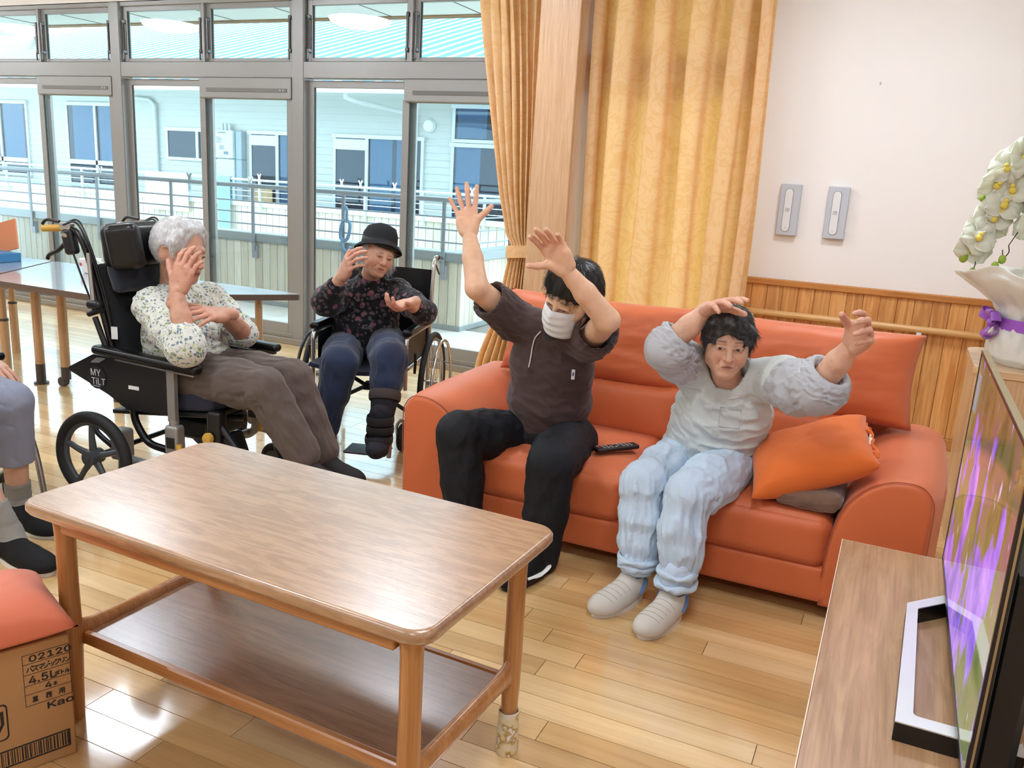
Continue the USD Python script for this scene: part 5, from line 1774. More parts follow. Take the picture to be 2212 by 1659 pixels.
def on_front(m, base, d, up=None):
    """First surface point of a mesh met coming from outside along -d towards base."""
    loc, _, tri = m.ray.intersects_location([base + d * .5], [-d], multiple_hits=True)
    if len(loc) == 0:
        return A(base), A(d)
    i = np.argmax(loc @ d)
    return loc[i], A(m.face_normals[tri[i]])


# collar, placket, buttons, label
nb = J['neck']
col_pts = []
for t in np.linspace(-150, 150, 19):
    a = math.radians(t)
    col_pts.append(nb + (fwd_m * math.cos(a) * .070 + rgt * math.sin(a) * .072) * K + upm * (.028 - .035 * math.cos(a) ** 3 * (math.cos(a) > 0)) * K)
part(sh_, 'collar', sweep(col_pts, .016 * K, 8, 1.9, up=upm), M('polo_collar', (38, 30, 30), .8, sheen=.3), 60)
btn = M('button_white', (236, 234, 230), .4)
for px_, py_ in ((1179, 709), (1233, 708)):
    p, n_ = on_front(sm, at(px_, py_, 3.12), nrm(A([0, 0, 1.5]) - at(px_, py_, 3.12)))
    part(sh_, 'button', move(trimesh.creation.icosphere(2, .0068), p + n_ * .002), btn, True)
cord = []
for px_, py_ in ((1168, 716), (1156, 730), (1150, 750), (1146, 775), (1142, 793)):
    b = at(px_, py_, 3.2)
    d_ = nrm(A([0, 0, 1.5]) - b)
    p, n_ = on_front(sm, b, d_)
    cord.append(p + d_ * .005)
part(sh_, 'piping', sweep(spline(cord, 6), .0026, 6), btn, 40)
b = at(1238, 809, 3.2)
d_ = nrm(A([0, 0, 1.5]) - b)
p, n_ = on_front(sm, b, d_)
tag_ = part(sh_, 'name_tag', taper(box(-.007, .007, -.001, .001, -.021, .021), lambda v: p + d_ * .006 + v @ np.c_[CR, -d_, UP].T), white_plastic)
part(sh_, 'tag_mark', taper(box(-.003, .003, -.0015, -.001, -.006, .008), lambda v: p + d_ * .006 + v @ np.c_[CR, -d_, UP].T), M('tag_print', (60, 76, 130), .5))
black_pants = fabric('black_trousers', (26, 27, 31), .72, (300., .2, .002), .3)
S = Solid()
S.cone(J['hipR'] + A([0, 0, .0]), J['hipL'], .098 * K, .098 * K, .03)
S.ell(J['pel'] - upm * .03, A([.165, .125, .10]) * K, None, .04)
for h_, k_, a_ in (('hipR', 'knR', 'anR'), ('hipL', 'knL', 'anL')):
    S.chain([J[h_], J[h_] * .4 + J[k_] * .6, J[k_], J[k_] * .5 + J[a_] * .5, J[a_]], [.092 * K, .090 * K, .076 * K, .072 * K, .060 * K], .02)
    dn = nrm(J[a_] - J[k_])
    S.half(J[a_] + dn * .005, dn) if False else None
pm_ = wrinkle(S.mesh(.0075), .004, (7, 7, 4), 5)
for h_, k_, a_ in (('hipR', 'knR', 'anR'), ('hipL', 'knL', 'anL')):
    pm_ = folds(folds(pm_, J[h_], J[k_], .008, 2., 1.3, 3), J[k_], J[a_], .010, 2.2, .8, 5)
part(mn, 'trousers', pm_, black_pants, True)
sole_w = M('white_sole', (232, 230, 224), .5)
blk_shoe = fabric('black_shoe_mesh', (20, 20, 22), .75)
hl = J['anL'] * A([1, 1, 0]) + A([.01, .045, 0])
s_, Rr, d, q, L = shoe(mn, hl, hl + A([-.055, -.29, 0]), blk_shoe, black_plastic, .056)
part(s_, 'white_flash', sweep(spline([hl + d * .05 + q * .056 + UP * .085, hl + d * .07 + q * .060 + UP * .05, hl + d * .13 + q * .062 + UP * .034, hl + d * .22 + q * .055 + UP * .042], 6), [.003] * 7 + [.009] * 6 + [.012] * 3 + [.009] * 3, 8, .5), sole_w, 40)
hr0 = J['anR'] * A([1, 1, 0]) + A([.0, .05, 0])
shoe(mn, hr0, hr0 + A([-.12, -.27, 0]), blk_shoe, black_plastic, .056)

# mask
def mask_fn(u, v):
    ph = (u - .5) * 2 * math.radians(82)
    base = np.interp(v, [0, .12, .3, .5, .72, .88, 1], [.104, .118, .121, .117, .112, .104, .086])
    side = np.interp(v, [0, .5, 1], [.060, .066, .058])
    z = -.006 - .120 * v - .012 * (1 - np.cos(ph)) * (1 - v) + .016 * (1 - np.cos(ph)) * v
    y = .028 + (base - .028) * np.cos(ph) ** .85 + .0022 * np.sin(v * 24) * np.cos(ph) + .010 * np.exp(-(ph / .22) ** 2) * np.exp(-((v - .12) / .25) ** 2)
    x = side * np.sin(ph) * 1.06
    P = np.stack([x, y, z], -1) * ms
    return J['head'] + P @ mR.T


mask_m = usdkit.material(stage, '/World/Looks/mask_paper', {'d': ('principled_bsdf', {'base_color': lin((250, 251, 253)), 'roughness': .85, 'specular_ior_level': .2}), 't': ('translucent_bsdf', {'color': lin((220, 228, 236))}), 'm': ('mix_closure', {'fac': .2})}, [('d.BSDF', 'm.closure1'), ('t.BSDF', 'm.closure2')], surface='m.closure')
mk = part(mn, 'face_mask', grid_cloth(mask_fn, 46, 40, .0025), mask_m, 60)
for sx in (-1, 1):
    for z0, z1 in ((-.030, .004), (-.098, -.040)):
        pts = [J['head'] + mR @ (A([sx * .064, .040, z0]) * ms), J['head'] + mR @ (A([sx * .080, .015, (z0 + z1) / 2]) * ms), J['head'] + mR @ (A([sx * .086, -.022, z1]) * ms)]
        part(mk, 'ear_loop', sweep(spline(pts, 5), .0016, 5), mask_m, 40)


def hair_cap(o, R, s, kind):
    S = Solid()
    S.ell((0, -.018, .040), (.084, .103, .090), k=.02)
    if kind == 'man':
        S.ell((0, -.045, .0), (.083, .072, .07), k=.03)
        for i, x in enumerate(np.linspace(-.062, .062, 9)):
            S.cone((x * .8, .055, .098), (x + .006 * math.sin(i * 2.3), .094 - abs(x) * .35, .046 + .010 * math.sin(i * 1.7)), .020, .008, k=.012)
        for x in (-1, 1):
            S.cone((x * .078, .028, .045), (x * .077, .022, -.012), .013, .006, k=.01)
        S.ell((0, .105, -.03), (.070, .055, .072), k=.012, sub=True)
        for x in (-1, 1):
            S.ell((x * .085, -.005, -.022), (.03, .034, .036), k=.01, sub=True)
        S.half((0, 0, -.066), (0, .1, -1), .01)
    if kind == 'woman':
        S.ell((0, -.018, .036), (.083, .102, .090), k=.02)
        S.ell((0, -.042, -.008), (.080, .074, .070), k=.03)
        for x in (-1, 1):
            S.chain([(x * .064, .050, .06), (x * .076, .032, .018), (x * .075, .028, -.020)], (.018, .012, .006), .015)
        for i, x in enumerate(np.linspace(-.066, .066, 13)):
            up = .034 if x > .004 else .016 - .20 * (.004 - x)
            S.cone((.028 + x * .35, .042, .108), (x + (-.016 if x < .014 else .010), .094 - abs(x) * .44, .050 + up + .005 * math.sin(i * 2.1)), .018, .007, k=.02)
        S.ell((.012, .115, -.012), (.060, .055, .080), k=.010, sub=True)
        S.half((0, 0, -.070), (0, .25, -1), .01)
    if kind == 'white':
        S.ell((0, -.040, .012), (.086, .080, .085), k=.03)
        for x in (-1, 1):
            S.chain([(x * .066, .036, .075), (x * .080, .026, .040), (x * .079, .030, .002)], (.018, .017, .010), .015)
        for x in np.linspace(-.05, .05, 7):
            S.cone((x * .9, .020, .112), (x, .044, .100), .014, .010, k=.012)
        S.ell((0, .118, .016), (.074, .078, .096), k=.014, sub=True)
        for x in (-1, 1):
            S.ell((x * .086, -.008, -.020), (.03, .030, .038), k=.01, sub=True)
        S.half((0, 0, -.060), (0, .35, -1), .01)
    if kind == 'plain':
        S.ell((0, .112, -.02), (.068, .052, .086), k=.014, sub=True)
        S.half((0, 0, -.04), (0, .35, -1), .01)
    T = placed(S, o, R, s)
    m = T.mesh(.0034)
    V = (A(m.vertices) - o) @ R / s
    ang = np.arctan2(V[:, 0], V[:, 1] + .02)
    g = meshkit.fbm(np.c_[ang * 16, V[:, 2] * 14, V[:, 1] * 8], 3, 6) - .5
    m.vertices = A(m.vertices) + A(m.vertex_normals) * (g * {'white': .004, 'woman': .0016}.get(kind, .0055) * s)[:, None]
    crown = o + R @ (A([0, -.05, .13]) * s)

    def flow(p):
        L = R.T @ (p - o) / s
        if kind == 'woman' and L[1] > .02 and L[2] > .02:
            return R @ A([-.6 if L[0] < .022 else .6, .25, -1.0])
        if kind in ('man',) and L[1] > .0 and L[2] > .03:
            return R @ A([L[0] * 3, .9, -.7])
        return nrm(p - crown) + R @ A([0, 0, -.5])
    return m, flow


def hair_mat(name, c, r=.38, c2=None):
    a = A(lin(c))
    b = A(lin(c2)) if c2 else a * 1.6
    return usdkit.material(stage, f'/World/Looks/{name}', {'i': ('hair_info', {}), 't': ('texture_coordinate', {}), 'n': ('noise_texture', {'scale': 55., 'detail': 3.}), 'r': ('rgb_ramp', {'ramp': [(.45, tuple(a)), (.72, tuple(b))]}), 'p': ('principled_bsdf', {'roughness': r, 'specular_ior_level': .5, 'anisotropic': .4})},
                           [('t.object', 'n.vector'), ('n.fac', 'r.fac'), ('r.color', 'p.base_color')], surface='p.BSDF')


hm, fl = hair_cap(J['head'], mR, ms, 'man')
hb = hair_mat('black_hair', (18, 17, 18), .34)
h_ = part(mn, 'hair', hm, hb, True)
hair_strands(h_, hm, hb, 3000, .032, fl, .003, .0008, 1)

# ---- the woman in pale grey
wm = thing('person', 'person in pale grey shirt and light blue trousers, both arms raised, sitting on the sofa', 'person')
J = dict(pel=at(1535, 972, 3.36), chest=at(1560, 890, 3.27), neck=at(1572, 838, 3.20), head=at(1571, 738, 3.11), shR=at(1500, 803, 3.21), elR=at(1441, 748, 3.01), wrR=at(1530, 668, 3.04),
         shL=at(1664, 820, 3.20), elL=at(1772, 828, 2.98), wrL=at(1842, 744, 2.92), hipR=at(1470, 990, 3.33), knR=at(1393, 1040, 2.92), anR=at(1376, 1232, 2.86), hipL=at(1585, 1005, 3.31), knL=at(1488, 1068, 2.87), anL=at(1460, 1262, 2.80))
wR = frame(CN * .985 - CR * .12 + UP * -.12, UP + CR * .02)
ws = 1.02
build_body(wm, (216, 172, 146), (J['head'], wR, ws), J['neck'], [(J['shR'], J['elR'], J['wrR']), (J['shL'], J['elL'], J['wrL'])],
           [(-1, J['wrR'], at(1588, 640, 2.88) - J['wrR'], UP * .85 + CN * .5, dict(curl=((4, 10, 6), (6, 12, 8), (8, 14, 8), (14, 18, 10)), spread=(6, 1, -4, -10), thumb=(.5, .75, -.55))),
            (1, J['wrL'], at(1884, 702, 2.82) - J['wrL'], -CN * .45 + CR * .8 + UP * .1, dict(curl=((18, 30, 18), (24, 36, 20), (30, 40, 22), (36, 42, 24)), spread=(5, 1, -3, -7), thumb=(.45, .75, -.6)))],
           [(J['hipR'], J['knR'], J['anR']), (J['hipL'], J['knL'], J['anL'])], (J['pel'], J['chest']), dict(brow=(84, 70, 62), lids=1.05, look=(.0022, .0), lips=(178, 116, 104), brow_w=.8), dict(), age=.16)
grey_top = fabric('pale_grey_shirt', (200, 204, 200), .9, (420., .2, .0015))
grey_slv = fabric('grey_sleeve', (182, 182, 186), .9, (420., .2, .0015))
rgt = nrm(J['shL'] - J['shR'])
upm = nrm(J['neck'] - J['pel'])
S = shirt(J['pel'], J['chest'], J['neck'], (J['shR'] * .9 + J['shL'] * .1, J['shL'] * .9 + J['shR'] * .1), rgt, [([J['shR'], J['shR'] * .6 + J['elR'] * .4], (.070, .074)), ([J['shL'], J['shL'] * .7 + J['elL'] * .3], (.074, .082))], 1.0, belly=1.06)
S.half(J['pel'] - upm * .085, -upm)
S.cone(J['neck'] + upm * .012, J['neck'] + nrm(J['head'] - J['neck']) * .15, .060 * ws, .078 * ws, .006, sub=True)
sm = wrinkle(S.mesh(.006), .006, (6, 6, 11), 13)
sm = folds(sm, J['pel'] - (J['neck'] - J['pel']) * .25, J['neck'], .016, 1.7, 2.4, 14, swirl=.9, sharp=2.)
sh_ = part(wm, 'shirt', sm, grey_top, True)
for sh, el, wr, rr in (('shR', 'elR', 'wrR', (.066, .066, .066, .060)), ('shL', 'elL', 'wrL', (.074, .080, .076, .064))):
    S = Solid()
    a, b, c = J[sh] * .8 + J[el] * .2, J[el], J[el] * .74 + J[wr] * .26
    sag = A([0, 0, -.022]) if sh == 'shL' else A([0, 0, -.012])
    S.chain([a, a * .5 + b * .5 + sag, b + sag * .7, c], [r * K for r in rr], .03)
    dd = nrm(c - b)
    S.half(c + dd * .012, dd)
    S.cone(c - dd * .03, c + dd * .1, .049 * K, .054 * K, .004, sub=True)
    part(sh_, 'sleeve', folds(folds(S.mesh(.0055), a, b, .013, 2.8, .9, 21, swirl=.8), b, c, .013, 3., .7, 23, swirl=-.7), grey_slv, True)
part(sh_, 'neckband', sweep([J['neck'] + upm * .022 * K + (rgt * math.cos(t) * .072 + nrm(np.cross(rgt, upm)) * math.sin(t) * .064) * K + upm * .014 * math.sin(t) * (1 if np.cross(rgt, upm) @ CN < 0 else -1) for t in np.linspace(0, 2 * PI, 37)], .0075, 8), grey_top, 60)
b = at(1548, 888, 3.1)
d_ = nrm(A([0, 0, 1.5]) - b)
pk = []
for px_, py_ in ((1556, 880), (1600, 886), (1596, 926), (1552, 920), (1556, 880)):
    p, n_ = on_front(sm, at(px_, py_, 3.2), d_)
    pk.append(p + d_ * .003)
part(sh_, 'pocket_seam', sweep(pk, .0018, 5), grey_slv, 40)
blue_p = fabric('pale_blue_trousers', (190, 206, 222), .9, (420., .2, .0015))
S = Solid()
S.cone(J['hipR'], J['hipL'], .088 * K, .088 * K, .03)
S.ell(J['pel'] - upm * .04, A([.160, .12, .09]) * K, None, .04)
for h_, k_, a_, w_ in (('hipR', 'knR', 'anR', 1.), ('hipL', 'knL', 'anL', 1.06)):
    mid = J[h_] * .45 + J[k_] * .55
    low = J[k_] * .35 + J[a_] * .65
    S.chain([J[h_], mid, J[k_] + A([0, 0, -.004]), J[k_] * .6 + J[a_] * .4, low, J[a_] + A([0, 0, .045])], [.086 * K * w_, .078 * K * w_, .066 * K * w_, .064 * K * w_, .060 * K * w_, .046 * K], .025)
    S.half(J[a_] + A([0, 0, .035]), (0, 0, -1))
tw = wrinkle(S.mesh(.006), .005, (9, 9, 5.), 23)
for h_, k_, a_, q in (('hipR', 'knR', 'anR', 1), ('hipL', 'knL', 'anL', 2)):
    tw = folds(folds(tw, J[h_], J[k_], .012, 2.2, .9, 30 + q, swirl=.6), J[k_], J[a_], .017, 3., .45, 33 + q, swirl=.3, sharp=2.)
tr = part(wm, 'trousers', tw, blue_p, True)
for a_, k_ in (('anR', 'knR'), ('anL', 'knL')):
    c = J[a_]
    for dz, r in ((.030, .0), (.052, .004)) if a_ == 'anR' else ((.008, .002), (.050, -.002)):
        m = torus(.056 * K + r, .0125, 40, 10, 'xy', c + A([0, 0, dz]))
        m.vertices = A(m.vertices) * 1. + (meshkit.fbm(A(m.vertices) * 26, 3, 2) - .5)[:, None] * A([.02, .02, .03])
        part(tr, 'turn_up', m, blue_p, True)
    S = Solid().cone(c + A([0, 0, .05]), c + A([0, 0, -.0]), .054 * K, .053 * K)
    S.half(c + A([0, 0, .0]), (0, 0, -1))
    S.cone(c + A([0, 0, -.03]), c + A([0, 0, .03]), .045 * K, .045 * K, .004, sub=True)
    part(tr, 'cuff', wrinkle(S.mesh(.005), .006, (16, 16, 10), 5), blue_p, True)
slip = M('beige_slip_on', (206, 200, 190), .8, bump=(180., .3, .002))
slip_blue = M('slip_on_lining', (88, 120, 166), .8)
for a_, dx in (('anR', -.10), ('anL', -.07)):
    hl = J[a_] * A([1, 1, 0]) + A([.012, .050, 0])
    s_, um, d, q, L = shoe(wm, hl, hl + A([dx, -.265, 0]), slip, sole_w, .054, .095)
    for k in range(5):
        f = .45 + .09 * k
        pts = [on_front(um, hl + d * L * (f + .03 * math.cos(t * 1.4)) + q * .050 * math.sin(t) + UP * .03, UP)[0] + UP * .0005 for t in np.linspace(-1.0, 1.0, 11)]
        part(s_, 'quilt_seam', sweep(pts, .0016, 5), M(f'seam_{a_}_{k}', (178, 170, 158), .8), 40)
    for sx in (-1, 1):
        part(s_, 'side_gusset', sweep([hl + d * L * .18 + q * sx * .045 + UP * .10, hl + d * L * .24 + q * sx * .050 + UP * .075, hl + d * L * .30 + q * sx * .053 + UP * .048], [.012, .012, .007], 8, .45), slip_blue, 40)
    part(s_, 'collar_band', sweep(spline([hl + d * (.055 + .052 * math.cos(t)) + q * .040 * math.sin(t) + UP * (.105 - .004 * math.cos(t)) for t in np.linspace(0, 2 * PI, 17)], 2), .0042, 6), slip_blue, 40)
hm, fl = hair_cap(J['head'], wR, ws, 'woman')
hb2 = hair_mat('greying_hair', (30, 30, 32), .36, (92, 94, 98))
h_ = part(wm, 'hair', hm, hb2, True)
hair_strands(h_, hm, hb2, 3600, .040, fl, .002, .0008, 2)

# ---- the person in the tilting wheelchair
TC = A([-2.93, 2.90, 0])
ti = thing('person', 'white haired person in floral blouse holding a hand over the face, in the tilting wheelchair', 'person')
J = dict(pel=at(405, 800, 2.92), chest=at(395, 715, 2.92), neck=at(378, 612, 2.90), head=at(390, 541, 2.86), shR=at(330, 662, 2.74), elR=at(402, 752, 2.62), wrR=at(382, 630, 2.66),
         shL=at(452, 648, 3.06), elL=at(528, 722, 3.10), wrL=at(484, 678, 2.86), hipR=at(425, 815, 2.79), knR=at(572, 838, 2.75), anR=at(655, 985, 2.80), hipL=at(450, 795, 3.02), knL=at(632, 820, 3.0), anL=at(698, 975, 3.03))
tR = frame(CR * .93 + CN * .34 + UP * -.22, UP + CR * .10)
ts = 1.13
build_body(ti, (204, 158, 134), (J['head'], tR, ts), J['neck'], [(J['shR'], J['elR'], J['wrR']), (J['shL'], J['elL'], J['wrL'])],
           [(-1, J['wrR'], at(408, 548, 2.70) - J['wrR'], CN * .9 - CR * .1, dict(curl=((20, 30, 18), (18, 28, 16), (18, 28, 16), (20, 30, 18)), spread=(8, 2, -3, -8), thumb=(.7, .65, -.3))),
            (1, J['wrL'], at(432, 676, 2.72) - J['wrL'], UP * .62 + CN * .75, dict(curl=((12, 10, 6), (14, 12, 8), (16, 14, 8), (18, 16, 8)), spread=(7, 2, -3, -8), thumb=(.7, .65, -.2)))],
           [(J['hipR'], J['knR'], J['anR']), (J['hipL'], J['knL'], J['anL'])], (J['pel'], J['chest']), dict(brow=(170, 150, 140), lids=.4, lips=(160, 96, 88)), dict(smile=.1), age=.22)
floral = print_fabric('floral_blouse', (214, 214, 204), [((120, 136, 142), 1.5, .26, 1), ((150, 160, 96), 1.05, .22, 2), ((92, 112, 126), 2.1, .24, 3), ((176, 184, 178), 3.2, .30, 4), ((196, 206, 120), 1.3, .16, 5)], 26.)
rgt = nrm(J['shL'] - J['shR'])
upm = nrm(J['neck'] - J['pel'])
S = shirt(J['pel'] + CR * .02, J['chest'], J['neck'], (J['shR'], J['shL']), rgt, [([J['shR'], J['shR'] * .4 + J['elR'] * .6, J['elR'], J['elR'] * .80 + J['wrR'] * .20], (.070, .072, .068, .058)), ([J['shL'], J['shL'] * .4 + J['elL'] * .6, J['elL'] + A([0, 0, 0])], (.066, .062, .056))], 1.03, belly=1.12)
S.half(J['pel'] - upm * .075 + CR * 0, -upm - CR * .15)
dd = nrm(J['wrR'] - J['elR'])
cc = J['elR'] * .78 + J['wrR'] * .22
S.half(cc, dd) if False else None
S.cone(J['neck'] + upm * .008, J['neck'] + nrm(J['head'] - J['neck']) * .15, .062 * ts, .080 * ts, .006, sub=True)
bm_ = folds(wrinkle(S.mesh(.0065), .006, (8, 8, 10), 33), J['pel'] - (J['neck'] - J['pel']) * .2, J['neck'], .014, 1.7, 2.4, 52, swirl=.8)
bm_ = folds(folds(bm_, J['shR'], J['elR'], .010, 2.4, .8, 54), J['shL'], J['elL'], .010, 2.4, .8, 55)
part(ti, 'blouse', bm_, floral, True)
brown_p = fabric('brown_trousers', (96, 84, 78), .9, (300., .25, .002))
S = Solid()
S.cone(J['hipR'], J['hipL'], .096 * K, .096 * K, .03)
S.ell(J['pel'], A([.125, .155, .10]) * K, None, .04)
for h_, k_, a_ in (('hipR', 'knR', 'anR'), ('hipL', 'knL', 'anL')):
    S.chain([J[h_], J[h_] * .4 + J[k_] * .6, J[k_], J[k_] * .5 + J[a_] * .5, J[a_]], [.090 * K, .088 * K, .074 * K, .066 * K, .062 * K], .02)
    dn = nrm(J[a_] - J[k_])
    S.half(J[a_] + dn * .05, dn)
tw = wrinkle(S.mesh(.007), .004, (4, 8, 6), 35)
for h_, k_, a_ in (('hipR', 'knR', 'anR'), ('hipL', 'knL', 'anL')):
    tw = folds(folds(tw, J[h_], J[k_], .012, 2.4, .7, 41, swirl=.7), J[k_], J[a_], .013, 2.4, .5, 43)
part(ti, 'trousers', tw, brown_p, True)
dk_shoe = fabric('dark_house_shoe', (44, 40, 40), .8)
for a_ in ('anR', 'anL'):
    hl = J[a_] + A([.0, 0, -.12])
    shoe(ti, hl + A([-.03, 0, 0]), hl + A([.23, -.02, 0]), dk_shoe, black_plastic, .05)
    S = Solid().cone(J[a_] - A([0, 0, .02]), hl + A([.01, 0, .06]), .042 * K, .04 * K)
    part(ti, 'sock', S.mesh(.006), fabric(f'sock_{a_}', (120, 112, 108)), True)
hm, fl = hair_cap(J['head'], tR, ts, 'white')
hb3 = hair_mat('white_hair', (196, 194, 194), .45, (226, 226, 228))
h_ = part(ti, 'hair', hm, hb3, True)
hair_strands(h_, hm, hb3, 3200, .028, fl, .0015, .0007, 3)

# ---- the person in the black hat
ht = thing('person', 'person in black hat, dark floral top and navy trousers raising a hand, in a wheelchair', 'person')
J = dict(pel=at(790, 738, 4.12), chest=at(788, 668, 4.12), neck=at(800, 603, 4.08), head=at(818, 549, 4.01), shR=at(737, 632, 4.06), elR=at(706, 652, 3.84), wrR=at(737, 597, 3.78),
         shL=at(858, 632, 4.14), elL=at(915, 675, 4.0), wrL=at(884, 656, 3.84), hipR=at(745, 748, 4.06), knR=at(733, 785, 3.64), anR=at(706, 925, 3.60), hipL=at(835, 745, 4.12), knL=at(842, 778, 3.70), anL=at(822, 925, 3.55))
hR = frame(CN * .84 + CR * .50 + UP * -.10, UP + CR * .34)
hs2 = 1.02
build_body(ht, (208, 164, 140), (J['head'], hR, hs2), J['neck'], [(J['shR'], J['elR'], J['wrR']), (J['shL'], J['elL'], J['wrL'])],
           [(-1, J['wrR'], at(766, 545, 3.74) - J['wrR'], CN * .7 - CR * .5 + UP * .3, dict(curl=((24, 26, 16), (28, 30, 18), (30, 32, 18), (34, 34, 20)), spread=(10, 3, -4, -12), thumb=(.7, .6, -.35))),
            (1, J['wrL'], at(850, 668, 3.72) - J['wrL'], -UP * .5 - CN * .4 + CR * .3, dict(curl=((30, 30, 16), (34, 34, 18), (40, 36, 20), (44, 40, 20)), spread=(8, 2, -4, -10), thumb=(.6, .7, -.35)))],
           [(J['hipR'], J['knR'], J['anR']), (J['hipL'], J['knL'], J['anL'])], (J['pel'], J['chest']), dict(brow=(150, 130, 120), lids=.5, lips=(172, 110, 100), ruddy=.2), dict(), age=.14)
dark_floral = print_fabric('dark_floral_top', (22, 20, 24), [((86, 72, 76), 1.2, .30, 7), ((120, 74, 84), .8, .24, 8), ((70, 68, 72), 1.9, .28, 9), ((104, 96, 96), 1.5, .16, 11)], 20.)
rgt = nrm(J['shL'] - J['shR'])
upm = nrm(J['neck'] - J['pel'])
S = shirt(J['pel'], J['chest'], J['neck'], (J['shR'], J['shL']), rgt, [([J['shR'], J['shR'] * .45 + J['elR'] * .55, J['elR'], J['elR'] * .40 + J['wrR'] * .60], (.068, .072, .070, .046)), ([J['shL'], J['shL'] * .4 + J['elL'] * .6, J['elL'], J['elL'] * .5 + J['wrL'] * .5], (.066, .062, .060, .046))], 1.06, belly=1.15)
S.half(J['pel'] - upm * .10, -upm)
S.cone(J['neck'] + upm * .022, J['neck'] + nrm(J['head'] - J['neck']) * .15, .052 * hs2, .078 * hs2, .006, sub=True)
tw = folds(wrinkle(S.mesh(.007), .005, (9, 9, 11), 43), J['pel'], J['neck'], .012, 1.7, 2.2, 61)
tw = folds(folds(tw, J['shR'], J['elR'], .010, 2.4, .8, 62), J['shL'], J['elL'], .010, 2.4, .8, 63)
part(ht, 'top', tw, dark_floral, True)
navy = fabric('navy_trousers', (40, 50, 76), .85, (260., .3, .002), .4)
S = Solid()
S.cone(J['hipR'], J['hipL'], .10 * K, .10 * K, .03)
S.ell(J['pel'] - upm * .05, A([.17, .13, .10]) * K, None, .04)
for h_, k_, a_ in (('hipR', 'knR', 'anR'), ('hipL', 'knL', 'anL')):
    S.chain([J[h_], J[h_] * .4 + J[k_] * .6, J[k_], J[k_] * (.65 if a_ == 'anL' else .55) + J[a_] * (.35 if a_ == 'anL' else .45), J[k_] * .55 + J[a_] * .45 if a_ == 'anL' else J[a_]], [.096 * K, .094 * K, .080 * K, .068 * K, .056 * K], .02)
tw = S.mesh(.007)
for h_, k_, a_ in (('hipR', 'knR', 'anR'), ('hipL', 'knL', 'anL')):
    tw = folds(folds(tw, J[h_], J[k_], .009, 2.2, .8, 71), J[k_], J[a_], .011, 2.4, .5, 73)
part(ht, 'trousers', tw, navy, True)
boot_m = fabric('dark_boot_felt', (38, 38, 44), .9, (160., .5, .003))
strap_m = M('boot_strap', (24, 24, 28), .7)
kk, aa = J['knL'], J['anL']
dn = nrm(aa - kk)
br_ = part(ht, 'leg_brace', Solid().cone(kk * .44 + aa * .56, kk * .24 + aa * .76, .062 * K, .055 * K, .01).mesh(.006), boot_m, True)
part(br_, 'brace_strap', sweep([kk * .47 + aa * .53 + (CR * math.cos(t) + np.cross(dn, CR) * math.sin(t)) * .068 * K for t in np.linspace(0, 2 * PI, 25)], .026, 8, .25, up=CR), M('brace_strap_brown', (62, 52, 50), .8), 40)
S = Solid().cone(aa + A([0, 0, .075]), aa + A([0, 0, -.03]), .050 * K, .056 * K, .02).ell(aa + CN * .075 + A([0, 0, -.075]), A([.058, .13, .05]), np.c_[CR, CN * -1, UP], .03).half(aa + A([0, 0, -.118]), (0, 0, -1))
bt_ = part(ht, 'boot', wrinkle(S.mesh(.006), .006, (12, 12, 14), 3), boot_m, True)
for z in (.05, .0, -.045):
    part(bt_, 'boot_strap', sweep([aa + CN * (.010 if z > -.04 else .04) + A([0, 0, z]) + (CR * math.cos(t) * .062 + CN * math.sin(t) * (.066 if z > -.04 else .085)) * 1.08 for t in np.linspace(0, 2 * PI, 25)], .022, 8, .22, up=CR), strap_m, 40)
hl = J['anR'] - A([0, 0, .125])
shoe(ht, hl - CN * .06, hl + CN * .20, boot_m, black_plastic, .055)
hat_m = fabric('black_hat_cloth', (28, 28, 30), .8, (260., .4, .002), .4)
prof = [(0, .118), (.05, .114), (.085, .094), (.100, .058), (.103, .020), (.106, .012), (.128, -.004), (.138, -.020), (.134, -.023), (.122, -.010), (.100, .004), (.096, .03), (.08, .085), (.04, .104), (0, .108)]
hat = lathe(prof, 56)
v = A(hat.vertices)
v = v * A([.92, 1.08, 1.0])
v[:, 2] += .012 * np.abs(v[:, 0]) / .13 * (v[:, 2] < .02) * -1 + .0
v += (meshkit.fbm(v * 16, 3, 3) - .5)[:, None] * A([.008, .008, .012])
hat.vertices = J['head'] + (v * hs2 + A([0, -.016, .050]) * hs2) @ (hR @ trimesh.transformations.rotation_matrix(math.radians(20), [1, 0, 0])[:3, :3]).T
hp = part(ht, 'hat', hat, hat_m, 60)
rng_ = [J['head'] + hR @ (A([math.cos(t) * .097, math.sin(t) * .113 - .016, .058]) * hs2) for t in np.linspace(0, 2 * PI, 49)]
part(hp, 'hat_band', sweep(rng_, .013, 8, .35, up=hR[:, 0]), M('hat_band', (20, 20, 22), .6), 40)
S = Solid()
for x in (-1, 1):
    S.chain([(x * .074, -.015, .02), (x * .084, -.02, -.03), (x * .086, -.018, -.068)], (.020, .022, .012), .02)
S.chain([(-.05, -.07, .0), (0, -.085, -.02), (.05, -.07, .0)], (.03, .035, .03), .02)
hw = placed(S, J['head'], hR, hs2).mesh(.004)
h_ = part(ht, 'hair', wrinkle(hw, .006, (30, 30, 8), 3), hb3, True)
hair_strands(h_, hw, hb3, 700, .06, lambda p: A([0, 0, -1.]) + .3 * nrm(p - J['head']), .006, .001, 4)

